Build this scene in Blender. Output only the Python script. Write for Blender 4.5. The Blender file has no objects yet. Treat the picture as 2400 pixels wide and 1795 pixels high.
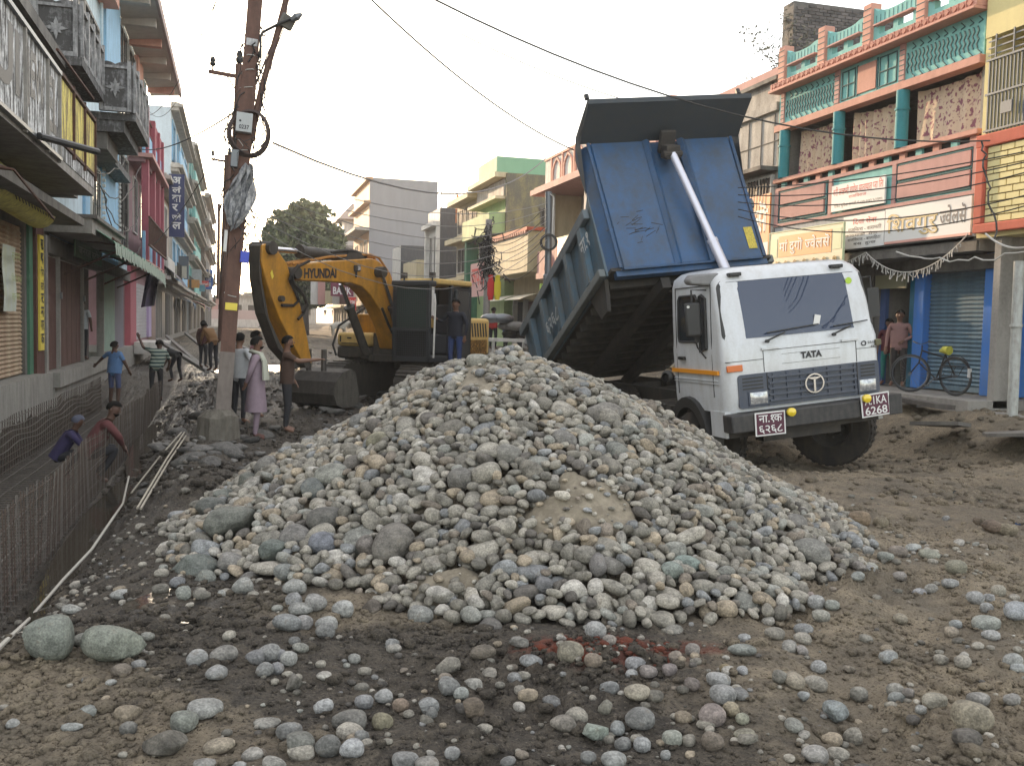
import bpy, math, random
import numpy as np
from mathutils import Vector, Matrix, Euler
random.seed(7); rng = np.random.default_rng(11)
R = math.radians
scene = bpy.context.scene
COL = scene.collection
# ---------------------------------------------------------------- camera
cam_d = bpy.data.cameras.new('camera'); cam = bpy.data.objects.new('camera', cam_d); COL.objects.link(cam)
cam_d.lens = 33.0; cam_d.sensor_width = 36.0; cam_d.clip_start = 0.05; cam_d.clip_end = 6000
CP = Vector((0, 0, 1.75)); _az, _pt, _ro = R(16.5), R(3.56), R(1.3)
CF = Vector((math.sin(_az)*math.cos(_pt), math.cos(_az)*math.cos(_pt), -math.sin(_pt)))
_r0 = Vector((math.cos(_az), -math.sin(_az), 0)); _u0 = _r0.cross(CF)
CR = _r0*math.cos(_ro) + _u0*math.sin(_ro); CU = _u0*math.cos(_ro) - _r0*math.sin(_ro)
cam.matrix_world = Matrix(((CR.x, CU.x, -CF.x, CP.x), (CR.y, CU.y, -CF.y, CP.y), (CR.z, CU.z, -CF.z, CP.z), (0, 0, 0, 1)))
scene.camera = cam
# ---------------------------------------------------------------- world, sun, exposure
SUN_AZ, SUN_EL = R(-10.5), R(8.5)          # azimuth from +Y towards +X
w = bpy.data.worlds.new("World"); scene.world = w; w.use_nodes = True
nt = w.node_tree; nt.nodes.clear()
sky = nt.nodes.new('ShaderNodeTexSky'); sky.sky_type = 'NISHITA'; sky.sun_disc = False
sky.sun_elevation = SUN_EL; sky.sun_rotation = SUN_AZ; sky.air_density = 1.2; sky.dust_density = 2.0; sky.ozone_density = 2.0
bg = nt.nodes.new('ShaderNodeBackground'); bg.inputs['Strength'].default_value = 0.15
wo = nt.nodes.new('ShaderNodeOutputWorld')
hs = nt.nodes.new('ShaderNodeHueSaturation'); hs.inputs['Saturation'].default_value = .75
av = nt.nodes.new('ShaderNodeMix'); av.data_type = 'RGBA'; av.blend_type = 'ADD'; av.inputs[0].default_value = 1.0; av.inputs[7].default_value = (2.55, 2.3, 2.08, 1)   # high thin cloud over the clear sky
nt.links.new(sky.outputs[0], hs.inputs['Color']); nt.links.new(hs.outputs[0], av.inputs[6]); nt.links.new(av.outputs[2], bg.inputs[0]); nt.links.new(bg.outputs[0], wo.inputs[0])
sd = bpy.data.lights.new('sun', 'SUN'); sd.energy = 2.6; sd.angle = R(0.6); sd.color = (1.0, 0.72, 0.45)
sun = bpy.data.objects.new('sun', sd); COL.objects.link(sun)
_sv = Vector((math.sin(SUN_AZ)*math.cos(SUN_EL), math.cos(SUN_AZ)*math.cos(SUN_EL), math.sin(SUN_EL)))
sun.rotation_euler = _sv.to_track_quat('Z', 'Y').to_euler(); sun.location = (0, 0, 60)
vs = scene.view_settings; vs.view_transform = 'Standard'; vs.look = 'None'; vs.exposure = 1.55; vs.gamma = 1.0; vs.use_curve_mapping = False

# ---------------------------------------------------------------- helpers: unprojection onto real planes
def ray(x, y): return CF + CR*((x-1200)/2200.) + CU*((897.5-y)/2200.)
def onX(x, y, X): d = ray(x, y); return CP + d*(X/d.x)
def onY(x, y, Y): d = ray(x, y); return CP + d*(Y/d.y)
def onZ(x, y, Z): d = ray(x, y); return CP + d*((Z-CP.z)/d.z)
def onD(x, y, D): return CP + ray(x, y)*D
def pxof(p):
    d = Vector(p)-CP; z = d.dot(CF); return 1200+2200*d.dot(CR)/z, 897.5-2200*d.dot(CU)/z, z
# ---------------------------------------------------------------- noise in numpy
def _h(ix, iy, s):
    n = (ix*374761393 + iy*668265263 + s*974634777) & 0xffffffff
    n = ((n ^ (n >> 13))*1274126177) & 0xffffffff
    return ((n ^ (n >> 16)) & 0xffff)/65535.0
def vnoise(x, y, s=0):
    x = np.asarray(x, float); y = np.asarray(y, float)
    ix = np.floor(x).astype(np.int64); iy = np.floor(y).astype(np.int64); fx = x-ix; fy = y-iy
    fx = fx*fx*(3-2*fx); fy = fy*fy*(3-2*fy)
    a, b, c, d = _h(ix, iy, s), _h(ix+1, iy, s), _h(ix, iy+1, s), _h(ix+1, iy+1, s)
    return (a*(1-fx)+b*fx)*(1-fy)+(c*(1-fx)+d*fx)*fy
def fbm(x, y, o=4, s=0, g=.5):
    v = 0; a = 1; t = 0
    for i in range(o): v = v+a*vnoise(x*2**i+i*17.3, y*2**i-i*9.1, s+i); t += a; a *= g
    return v/t*2-1
def sstep(a, b, x): t = np.clip((x-a)/(b-a), 0, 1); return t*t*(3-2*t)
def bump2(x, y, cx, cy, rx, ry): return np.exp(-(((x-cx)/rx)**2+((y-cy)/ry)**2))
# ---------------------------------------------------------------- mesh collector
class MB:
    def __init__(s): s.v = []; s.f = []; s.m = []
    def add(s, vs, fs, mi=0):
        n = len(s.v); s.v += [tuple(v) for v in vs]
        for f in fs: s.f.append(tuple(i+n for i in f)); s.m.append(mi)
        return s
    def box(s, x0, x1, y0, y1, z0, z1, mi=0, M=None):
        vs = [Vector((x, y, z)) for z in (z0, z1) for y in (y0, y1) for x in (x0, x1)]
        if M is not None: vs = [M @ v for v in vs]
        return s.add(vs, [(0, 2, 3, 1), (4, 5, 7, 6), (0, 1, 5, 4), (2, 6, 7, 3), (0, 4, 6, 2), (1, 3, 7, 5)], mi)
    def cbox(s, c, sz, rot=None, mi=0):
        M = Matrix.Translation(c)
        if rot is not None: M = M @ (rot if isinstance(rot, Matrix) else Euler(rot).to_matrix().to_4x4())
        a, b, d = sz[0]/2, sz[1]/2, sz[2]/2
        return s.box(-a, a, -b, b, -d, d, mi, M)
    def tube(s, pts, r, n=8, mi=0, cap=True, sq=None):
        pts = [Vector(p) for p in pts]; k = len(pts); rs = r if isinstance(r, (list, tuple)) else [r]*k
        vs = []; up = None
        for i, p in enumerate(pts):
            t = (pts[min(i+1, k-1)]-pts[max(i-1, 0)])
            t = t.normalized() if t.length > 1e-9 else Vector((0, 0, 1))
            if up is None:
                up = Vector((0, 0, 1)) if abs(t.z) < .9 else Vector((0, 1, 0))
            a = t.cross(up); a = a.normalized() if a.length > 1e-6 else t.orthogonal().normalized()
            b = a.cross(t); up = b
            for j in range(n):
                an = 2*math.pi*(j+.5)/n; vs.append(p+(a*math.cos(an)+b*math.sin(an)*(sq or 1))*rs[i])
        fs = [(i*n+j, i*n+(j+1) % n, (i+1)*n+(j+1) % n, (i+1)*n+j) for i in range(k-1) for j in range(n)]
        if cap: fs += [tuple(range(n))[::-1], tuple((k-1)*n+j for j in range(n))]
        return s.add(vs, fs, mi)
    def prism(s, poly, a, b, O=(0, 0, 0), U=(1, 0, 0), V=(0, 0, 1), W=(0, 1, 0), mi=0):
        O, U, V, W = map(Vector, (O, U, V, W)); n = len(poly)
        vs = [O+U*p[0]+V*p[1]+W*t for t in (a, b) for p in poly]
        return s.add(vs, [tuple(range(n))[::-1], tuple(range(n, 2*n))]+[(i, (i+1) % n, n+(i+1) % n, n+i) for i in range(n)], mi)
    def grid(s, P, nu, nv, mi=0, closeu=False):
        vs = [P(i, j) for j in range(nv) for i in range(nu)]
        fs = [(j*nu+i, j*nu+(i+1) % nu, (j+1)*nu+(i+1) % nu, (j+1)*nu+i) for j in range(nv-1) for i in range(nu if closeu else nu-1)]
        return s.add(vs, fs, mi)
    def lathe(s, prof, O, A, n=16, mi=0):
        O = Vector(O); A = Vector(A).normalized(); a = A.orthogonal().normalized(); b = A.cross(a)
        vs = [O+A*h+(a*math.cos(2*math.pi*j/n)+b*math.sin(2*math.pi*j/n))*r for (r, h) in prof for j in range(n)]
        return s.add(vs, [(i*n+j, i*n+(j+1) % n, (i+1)*n+(j+1) % n, (i+1)*n+j) for i in range(len(prof)-1) for j in range(n)], mi)
    def mesh(s, name, mats, smooth=False):
        me = bpy.data.meshes.new(name); me.from_pydata(s.v, [], s.f)
        for m in (mats if isinstance(mats, (list, tuple)) else [mats]): me.materials.append(m)
        if any(s.m): me.polygons.foreach_set('material_index', s.m)
        if smooth: me.polygons.foreach_set('use_smooth', [True]*len(s.f))
        me.update(); return me
def link(name, me, parent=None, M=None):
    o = bpy.data.objects.new(name, me); COL.objects.link(o)
    if parent is not None:
        o.parent = parent
        if M == 'world':
            par = parent; mw = Matrix.Identity(4)
            while par is not None: mw = par.matrix_basis if par.parent is None else (par.parent.matrix_basis @ par.matrix_parent_inverse @ par.matrix_basis); par = None
            o.matrix_parent_inverse = mw.inverted()
    return o
def autosm(me, ang=40):
    try:
        me.polygons.foreach_set('use_smooth', [True]*len(me.polygons)); me.set_sharp_from_angle(angle=R(ang))
    except Exception: pass
SPLIT = {'pilaster', 'corner_panel', 'arch_relief', 'eave_beam', 'false_window_relief', 'salmon_post', 'upper_pilaster', 'cornice', 'blue_balcony', 'panel_shadow_line', 'pink_band', 'parapet_wall', 'frame_rail', 'roof_band', 'bracket', 'rafter_end', 'balcony_slab', 'padlock', 'cab_step', 'ledge', 'concrete_hood', 'canopy', 'red_border', 'floor_slab', 'window_wall', 'chassis', 'openings'}
def loose(mb):
    p = list(range(len(mb.v)))
    def fnd(a):
        while p[a] != a: p[a] = p[p[a]]; a = p[a]
        return a
    for f in mb.f:
        for q in f[1:]: p[fnd(q)] = fnd(f[0])
    g = {}
    for f, m_ in zip(mb.f, mb.m): g.setdefault(fnd(f[0]), []).append((f, m_))
    out = []
    for fs in g.values():
        n = MB(); mp = {}
        for f, m_ in fs:
            for q in f:
                if q not in mp: mp[q] = len(n.v); n.v.append(mb.v[q])
            n.f.append(tuple(mp[q] for q in f)); n.m.append(m_)
        out.append(n)
    return out
def part(name, mb, mats, parent, world=True, smooth=False, label=None, bevel=0, bseg=2, stuff=False):
    if name in SPLIT and not stuff:
        ls = loose(mb)
        if 1 < len(ls) < 60: return [part(name+' ', m_, mats, parent, world, smooth, label, bevel, bseg, False) for m_ in ls][0]
    name = name.strip()
    if name in ('groove', 'railing', 'arch_relief', 'louvre', 'frame_rail', 'moulding'): stuff = True
    me = mb.mesh(name, mats)
    if smooth: autosm(me, smooth if smooth is not True else 40)
    o = link(name, me, parent, 'world' if world else None)
    if bevel:
        b = o.modifiers.new('bevel', 'BEVEL'); b.width = bevel; b.segments = bseg; b.limit_method = 'ANGLE'; b.angle_limit = R(35); b.harden_normals = False
        me.polygons.foreach_set('use_smooth', [True]*len(me.polygons))
        try: me.set_sharp_from_angle(angle=R(60))
        except Exception: pass
    if label: o['label'] = label
    if stuff: o['kind'] = 'stuff'
    return o
def tag(o, label, cat=None, group=None, kind=None):
    if label: o['label'] = label
    if cat: o['category'] = cat
    if group: o['group'] = group
    if kind: o['kind'] = kind
    return o
def thing(name, label, cat, loc=(0, 0, 0), rot=(0, 0, 0), group=None):
    o = bpy.data.objects.new(name, None); COL.objects.link(o); o.location = loc; o.rotation_euler = rot; o.empty_display_size = .2
    o.matrix_basis = Matrix.LocRotScale(Vector(loc), Euler(rot), Vector((1, 1, 1)))
    return tag(o, label, cat, group)
def single(name, mb, mats, label, cat, group=None, kind=None, smooth=False, base=None):
    me = mb.mesh(name, mats); 
    if smooth: autosm(me, smooth if smooth is not True else 40)
    o = link(name, me)
    return tag(o, label, cat, group, kind)
# ---------------------------------------------------------------- materials
def nodemat(name):
    m = bpy.data.materials.new(name); m.use_nodes = True; t = m.node_tree; b = t.nodes['Principled BSDF']; return m, t, b
def N(t, ty, **k):
    n = t.nodes.new(ty)
    for a, v in k.items():
        if a.startswith('i_'): n.inputs[a[2:].replace('_', ' ')].default_value = v
        elif a.startswith('n'): n.inputs[int(a[1:])].default_value = v
        else: setattr(n, a, v)
    return n
def c4(c): return (c[0], c[1], c[2], 1)
def plain(name, col, rough=.6, metal=0, bump=0, bscale=40, trans=0, spec=.5, emit=0, coat=0):
    m, t, b = nodemat(name); b.inputs['Base Color'].default_value = c4(col); b.inputs['Roughness'].default_value = rough; b.inputs['Metallic'].default_value = metal
    b.inputs['Specular IOR Level'].default_value = spec
    if coat: b.inputs['Coat Weight'].default_value = coat
    if trans: b.inputs['Transmission Weight'].default_value = trans
    if emit: b.inputs['Emission Color'].default_value = c4(col); b.inputs['Emission Strength'].default_value = emit
    if bump:
        n = N(t, 'ShaderNodeTexNoise'); n.inputs['Scale'].default_value = bscale; n.inputs['Detail'].default_value = 6
        tc = N(t, 'ShaderNodeTexCoord'); t.links.new(tc.outputs['Object'], n.inputs['Vector'])
        bp = N(t, 'ShaderNodeBump'); bp.inputs['Strength'].default_value = bump; bp.inputs['Distance'].default_value = .02
        t.links.new(n.outputs[0], bp.inputs['Height']); t.links.new(bp.outputs[0], b.inputs['Normal'])
    return m
def worn(name, col, dirt=(.08, .07, .06), amt=.45, scale=2.0, rough=.75, streak=.6, bump=.15, metal=0, lo=.42, hi=.7, col2=None, coat=0, fine=18):
    """paint or plaster with mottled wear: large noise, vertical streaks, fine grain"""
    m, t, b = nodemat(name); L = t.links.new
    tc = N(t, 'ShaderNodeTexCoord'); mp = N(t, 'ShaderNodeMapping'); mp.inputs['Scale'].default_value = (1, 1, .22); L(tc.outputs['Object'], mp.inputs[0])
    n1 = N(t, 'ShaderNodeTexNoise'); n1.inputs['Scale'].default_value = scale; n1.inputs['Detail'].default_value = 8; n1.inputs['Roughness'].default_value = .65; L(tc.outputs['Object'], n1.inputs['Vector'])
    n2 = N(t, 'ShaderNodeTexNoise'); n2.inputs['Scale'].default_value = scale*3.5; n2.inputs['Detail'].default_value = 6; L(mp.outputs[0], n2.inputs['Vector'])
    n3 = N(t, 'ShaderNodeTexNoise'); n3.inputs['Scale'].default_value = fine; n3.inputs['Detail'].default_value = 8; n3.inputs['Roughness'].default_value = .7; L(tc.outputs['Object'], n3.inputs['Vector'])
    mx = N(t, 'ShaderNodeMix'); mx.data_type = 'FLOAT'; mx.inputs[0].default_value = streak; L(n1.outputs[0], mx.inputs[2]); L(n2.outputs[0], mx.inputs[3])
    ad = N(t, 'ShaderNodeMath', operation='MULTIPLY_ADD'); ad.inputs[1].default_value = .45; L(n3.outputs[0], ad.inputs[0]); L(mx.outputs[0], ad.inputs[2])
    rp = N(t, 'ShaderNodeMapRange'); rp.inputs[1].default_value = lo+.2; rp.inputs[2].default_value = hi+.24; rp.inputs[3].default_value = 0; rp.inputs[4].default_value = amt; L(ad.outputs[0], rp.inputs[0])
    cm = N(t, 'ShaderNodeMix'); cm.data_type = 'RGBA'; L(rp.outputs[0], cm.inputs[0]); cm.inputs[6].default_value = c4(col); cm.inputs[7].default_value = c4(dirt)
    if col2:
        c2 = N(t, 'ShaderNodeMix'); c2.data_type = 'RGBA'; r2 = N(t, 'ShaderNodeMapRange'); r2.inputs[1].default_value = .4; r2.inputs[2].default_value = .6; L(n1.outputs[0], r2.inputs[0]); L(r2.outputs[0], c2.inputs[0])
        c2.inputs[6].default_value = c4(col); c2.inputs[7].default_value = c4(col2); L(c2.outputs[2], cm.inputs[6])
    L(cm.outputs[2], b.inputs['Base Color']); b.inputs['Metallic'].default_value = metal
    rr = N(t, 'ShaderNodeMapRange'); rr.inputs[3].default_value = rough; rr.inputs[4].default_value = min(1, rough+.2); L(rp.outputs[0], rr.inputs[0]); L(rr.outputs[0], b.inputs['Roughness'])
    if coat: b.inputs['Coat Weight'].default_value = coat
    if bump:
        bp = N(t, 'ShaderNodeBump'); bp.inputs['Strength'].default_value = bump; bp.inputs['Distance'].default_value = .02
        L(ad.outputs[0], bp.inputs['Height']); L(bp.outputs[0], b.inputs['Normal'])
    return m
_TXT = {}; _GL = {}
def _glyph(ch, bold):
    k = (ch, bold)
    if k not in _GL:
        c = bpy.data.curves.new('t', 'FONT'); c.body = ch; c.offset = bold; c.resolution_u = 3; c.align_x = 'LEFT'
        o = bpy.data.objects.new('t', c); COL.objects.link(o); dg = bpy.context.evaluated_depsgraph_get(); dg.update()
        me = bpy.data.meshes.new_from_object(o.evaluated_get(dg))
        _GL[k] = (np.array([v.co[:] for v in me.vertices]).reshape(-1, 3), [tuple(p.vertices) for p in me.polygons])
        bpy.data.objects.remove(o); bpy.data.curves.remove(c); bpy.data.meshes.remove(me)
    return _GL[k]
def _cut(g, xc):
    """half form of a consonant: the glyph with its right stem cut away"""
    import bmesh
    bm = bmesh.new(); vs = [bm.verts.new(v) for v in g[0]]
    for f in g[1]:
        try: bm.faces.new([vs[i] for i in f])
        except ValueError: pass
    bmesh.ops.bisect_plane(bm, geom=bm.verts[:]+bm.edges[:]+bm.faces[:], plane_co=(xc, 0, 0), plane_no=(1, 0, 0), clear_outer=True)
    bm.verts.index_update(); r_ = (np.array([v.co[:] for v in bm.verts]).reshape(-1, 3), [tuple(v.index for v in f.verts) for f in bm.faces]); bm.free(); return r_
def text_mb(body, size=1, bold=0):
    """flat lettering as mesh data from the built-in font, with simple Devanagari layout"""
    key = (body, bold)
    if key in _TXT: return _TXT[key]
    if not any('\u0900' <= ch <= '\u097f' for ch in body):
        v, f = _glyph(body, bold); items = [(v, f)]
    else:
        L_ = list(body); i = 0
        while i < len(L_):                                  # short i stands before its consonant group
            if L_[i] == '\u093f':
                j = i-1
                while j-2 >= 0 and L_[j-1] == '\u094d': j -= 2
                L_.insert(j, L_.pop(i)); L_[j] = '\u093f'
            i += 1
        items = []; x = 0.0; i = 0; reph = False
        while i < len(L_):
            ch = L_[i]
            if ch == ' ': x += .28; i += 1; continue
            if ch == '\u0930' and i+2 < len(L_) and L_[i+1] == '\u094d' and L_[i+2] != ' ': reph = True; i += 2; continue
            v, f = _glyph(ch, bold)
            if len(v) == 0: i += 1; continue
            cm = ch in '\u0902\u0901\u0941\u0942\u0943\u0945\u0946\u0947\u0948\u094d\u093c'
            if not cm and i+2 < len(L_) and L_[i+1] == '\u094d' and L_[i+2] != ' ':
                w_ = v[:, 0].max(); g = _cut((v, f), w_-.2 if ch != '\u0915' else w_-.05); items.append((g[0]+np.array([x, 0, 0]), g[1])); x += w_-.2; i += 2; continue
            items.append((v+np.array([x, 0, 0]), f))
            if not cm: x += .27 if ch == '\u093f' else max(v[:, 0].max()-.012, .1)
            if reph and (i+1 >= len(L_) or L_[i+1] not in '\u093e\u0940\u0947\u094b') and not cm:
                g = _glyph('\u0946', bold); items.append((g[0]+np.array([x, 0, 0]), g[1])); reph = False
            i += 1
    vs = np.concatenate([q[0] for q in items]); fs = []; o_ = 0
    for q in items: fs += [tuple(k+o_ for k in f) for f in q[1]]; o_ += len(q[0])
    mn = vs.min(0); mx = vs.max(0); _TXT[key] = (vs-mn, fs, (mx-mn)[0], (mx-mn)[1])
    return _TXT[key]
def put_text(mb, body, O, U, V, W, H, mi=0, bold=0, shear=0):
    """lettering in the box O + [0,1]*U*W + [0,1]*V*H (stretched to fill)"""
    vs, fs, tw, th = text_mb(body, bold=bold); O, U, V = Vector(O), Vector(U), Vector(V)
    mb.add([O+U*(p[0]/tw*W+shear*p[1])+V*(p[1]/th*H) for p in vs], fs, mi)
# ================================================================= ground
CA, SA = math.cos(_az), math.sin(_az)
def ud(X, Y): return CA*X-SA*Y, SA*X+CA*Y          # lateral and depth from the photographer
def xy(u, d): return CA*u+SA*d, -SA*u+CA*d
def pile_h(u, d):
    """height of the dumped heap above the street, no fine noise"""
    wob = 1+.12*fbm(u*.8+3, d*.8, 3, 31)
    r = np.sqrt(((u-.02)/np.where(u > 0, .9, .86))**2+((d-8.9)*np.where(d > 8.9, 1.25, .98))**2)*wob
    h = 1.77-.52*r-.24*np.exp(-(r/.65)**2)
    h2 = .5-.42*np.sqrt(((u+1.75)/.8)**2+((d-7.9)/1.5)**2)
    h3 = .3-.36*np.sqrt(((u-.8)/1.5)**2+((d-6.15)/.8)**2)
    h4 = .26-.36*np.sqrt(((u-2.1)/.8)**2+((d-7.0)/.8)**2)
    h = np.maximum(np.maximum(h, h2), np.maximum(h3, h4))
    return np.maximum(h+.11*fbm(u*1.3, d*1.3, 3, 5), -5)
def base_h(X, Y):
    z = -.22*sstep(9, 13, Y)+.25*sstep(25, 60, Y)+.35*sstep(55, 110, Y)
    z = z+.42*sstep(10.6, 12.2, X)*sstep(6, 10, Y)+.22*sstep(9, 13, Y)*sstep(10.6, 12.2, X)
    z = z+.06*fbm(X*.5, Y*.5, 3, 2)+.055*fbm(X*1.5, Y*1.5, 2, 24)*sstep(1, 3, Y)
    # cage trench, the wet gutter beside it, and the mud bank the pole stands in
    ty = sstep(5.2, 7.6, Y)*(1-sstep(27, 33, Y))
    tr = sstep(-3.62, -3.45, X)*(1-sstep(-1.66, -.35, X+.25*fbm(Y*.8, X, 2, 8)))
    zt = -.66+.1*sstep(-1.7, -.9, X)+.03*fbm(X*3, Y*3, 2, 9)
    z = z*(1-tr*ty)+zt*tr*ty
    z = z+.22*bump2(X, Y, -.35, 13.0, .5, 1.6)+.2*bump2(X, Y, -.35, 10.6, .5, 1.4)+.08*bump2(X, Y, -.6, 17, 1.0, 2.5)
    z = z+.4*bump2(X, Y, 2.2, 27, 2.5, 5)+.3*bump2(X, Y, -.8, 24, 1.2, 3)
    z = z+.55*sstep(-3.75, -3.9, X)-.22*bump2(X, Y, 8.9, 12.6, 1.7, 2.2)
    return z
def zone(X, Y):
    """0 wet black mud, 1 dry tan silt"""
    u, d = ud(X, Y)
    t = sstep(.4, 2.4, u+.9*fbm(X*.6, Y*.6, 3, 20)+.35)*(1-.0*d)
    t = np.maximum(t, .85*bump2(u, d, -2.6, 4.0, 1.6, .9)*1.3)
    t = np.maximum(t, .75*bump2(u, d, -.9, 5.6, 1.0, .5))
    t = np.maximum(t, .45*sstep(30, 60, Y))
    t = t*(1-.95*(1-sstep(-1.2, -.2, X))*sstep(5.6, 7.2, Y)*(Y < 45))
    t = np.clip(t-.55*bump2(u, d, .0, 4.7, 1.7, .5)*(1+fbm(X*2, Y*2, 3, 77)), 0, 1)
    return np.clip(t+.5*fbm(X*1.8, Y*1.8, 4, 21)*(.35+t*(1-t)*2), 0, 1)
def clods(X, Y):
    a = fbm(X*5, Y*5, 4, 40, .6); b = np.abs(fbm(X*11, Y*11, 3, 50, .6))
    c = np.maximum(0, fbm(X*26, Y*26, 3, 60, .7)-.05)
    rough = .25+.75*sstep(-.25, .35, fbm(X*.9+5, Y*.9, 3, 70))
    return rough*(.095*a-.08*b+.1*c)
def ground_h(X, Y):
    X = np.asarray(X, float); Y = np.asarray(Y, float)
    u, d = ud(X, Y); b = base_h(X, Y); left = np.clip(1-sstep(-.9, .6, X), 0, 1)*sstep(7, 10, Y)
    amp = 1+.25*left+.5*sstep(14, 22, Y)-.75*bump2(u, d, 4.3, 9.8, 2.2, 2.4)-.6*bump2(u, d, -2.6, 4.0, 1.4, .8)
    intr = sstep(-3.45, -3.3, X)*(1-sstep(-1.8, -1.6, X))
    z = b+clods(X, Y)*np.maximum(amp, .15)*(1-.6*intr)
    # tyre ruts on the right, ridges in front
    rl = np.sin((u*.75-d*.35)*9+1.2*fbm(u, d, 2, 71))*sstep(1.2, 2.2, u)*(1-sstep(8.5, 10, d))*.022
    z = z+rl-.05*np.exp(-((u-.15*d-.9+.1*fbm(d*.7, u, 2, 3))/.16)**2)*(d < 6.3)+.04*np.exp(-((u-.15*d-1.35)/.12)**2)*(d < 6.3)
    p = pile_h(u, d)-.17
    return np.maximum(z, p+.35*clods(X*1.2, Y*1.2))
def axis(lo, hi, f):
    a = [lo]
    while a[-1] < hi: a.append(a[-1]+f(a[-1]))
    return np.array(a)
gx = axis(-70, 120, lambda x: .03 if -4.2 < x < 7.5 else (.03+.02*(x-7.5) if 7.5 <= x < 12 else min(9, .12+.25*max(x-12, -4.2-x, 0))))
gy = axis(-25, 700, lambda y: max(.35, -y*.3) if y < 2.0 else (.026 if y < 5 else .026+.0085*(y-5) if y < 40 else .3+.08*(y-40)))
GX, GY = np.meshgrid(gx, gy); GZ = ground_h(GX, GY)
far = np.maximum(np.maximum(sstep(30, 60, np.abs(GX-4)), sstep(220, 300, GY)), sstep(1, -3, GY)); GZ = GZ*(1-far)+far*(.0)
nx, ny = len(gx), len(gy)
V = np.stack([GX, GY, GZ], -1).reshape(-1, 3)
I = (np.arange(ny-1)[:, None]*nx+np.arange(nx-1)[None, :]).ravel()
Fq = np.stack([I, I+1, I+nx+1, I+nx], -1)
def fast_mesh(name, V, F, mats, smooth=True, cols=None):
    me = bpy.data.meshes.new(name); nv, nf, k = len(V), len(F), F.shape[1]
    me.vertices.add(nv); me.vertices.foreach_set('co', V.astype(np.float32).ravel())
    me.loops.add(nf*k); me.loops.foreach_set('vertex_index', F.astype(np.int32).ravel())
    me.polygons.add(nf); me.polygons.foreach_set('loop_start', np.arange(0, nf*k, k, dtype=np.int32)); me.polygons.foreach_set('loop_total', np.full(nf, k, dtype=np.int32))
    if smooth: me.polygons.foreach_set('use_smooth', np.ones(nf, bool))
    for m in mats: me.materials.append(m)
    if cols is not None:
        a = me.color_attributes.new('tint', 'FLOAT_COLOR', 'POINT'); a.data.foreach_set('color', cols.astype(np.float32).ravel())
    me.update(calc_edges=True); me.validate(); return me
zz = zone(GX, GY).ravel(); uu, dd = ud(GX, GY)
red = np.clip(1.5*bump2(uu, dd, .62, 5.0, .42, .2)*(.7+2.6*fbm(GX*9, GY*9, 4, 90)), 0, 1)
red = red.ravel()
inpile = np.clip((pile_h(uu, dd)-.17-base_h(GX, GY))*12, 0, 1).ravel()
wet = np.clip(.5*sstep(.15, .0, np.abs(GX+1.2)-.55)*sstep(6, 8, GY)*(GY < 40)+.9*bump2(uu, dd, -1.95, 5.7, .45, .45)+.45*sstep(14, 20, GY)*(1-sstep(40, 90, GY))+.6*bump2(uu, dd, 5.0, 9.6, 1.6, 1.8), 0, 1).ravel()
cols = np.stack([zz*(1-inpile)+.75*inpile, red, wet*(1-inpile), np.ones_like(zz)], -1)
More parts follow.
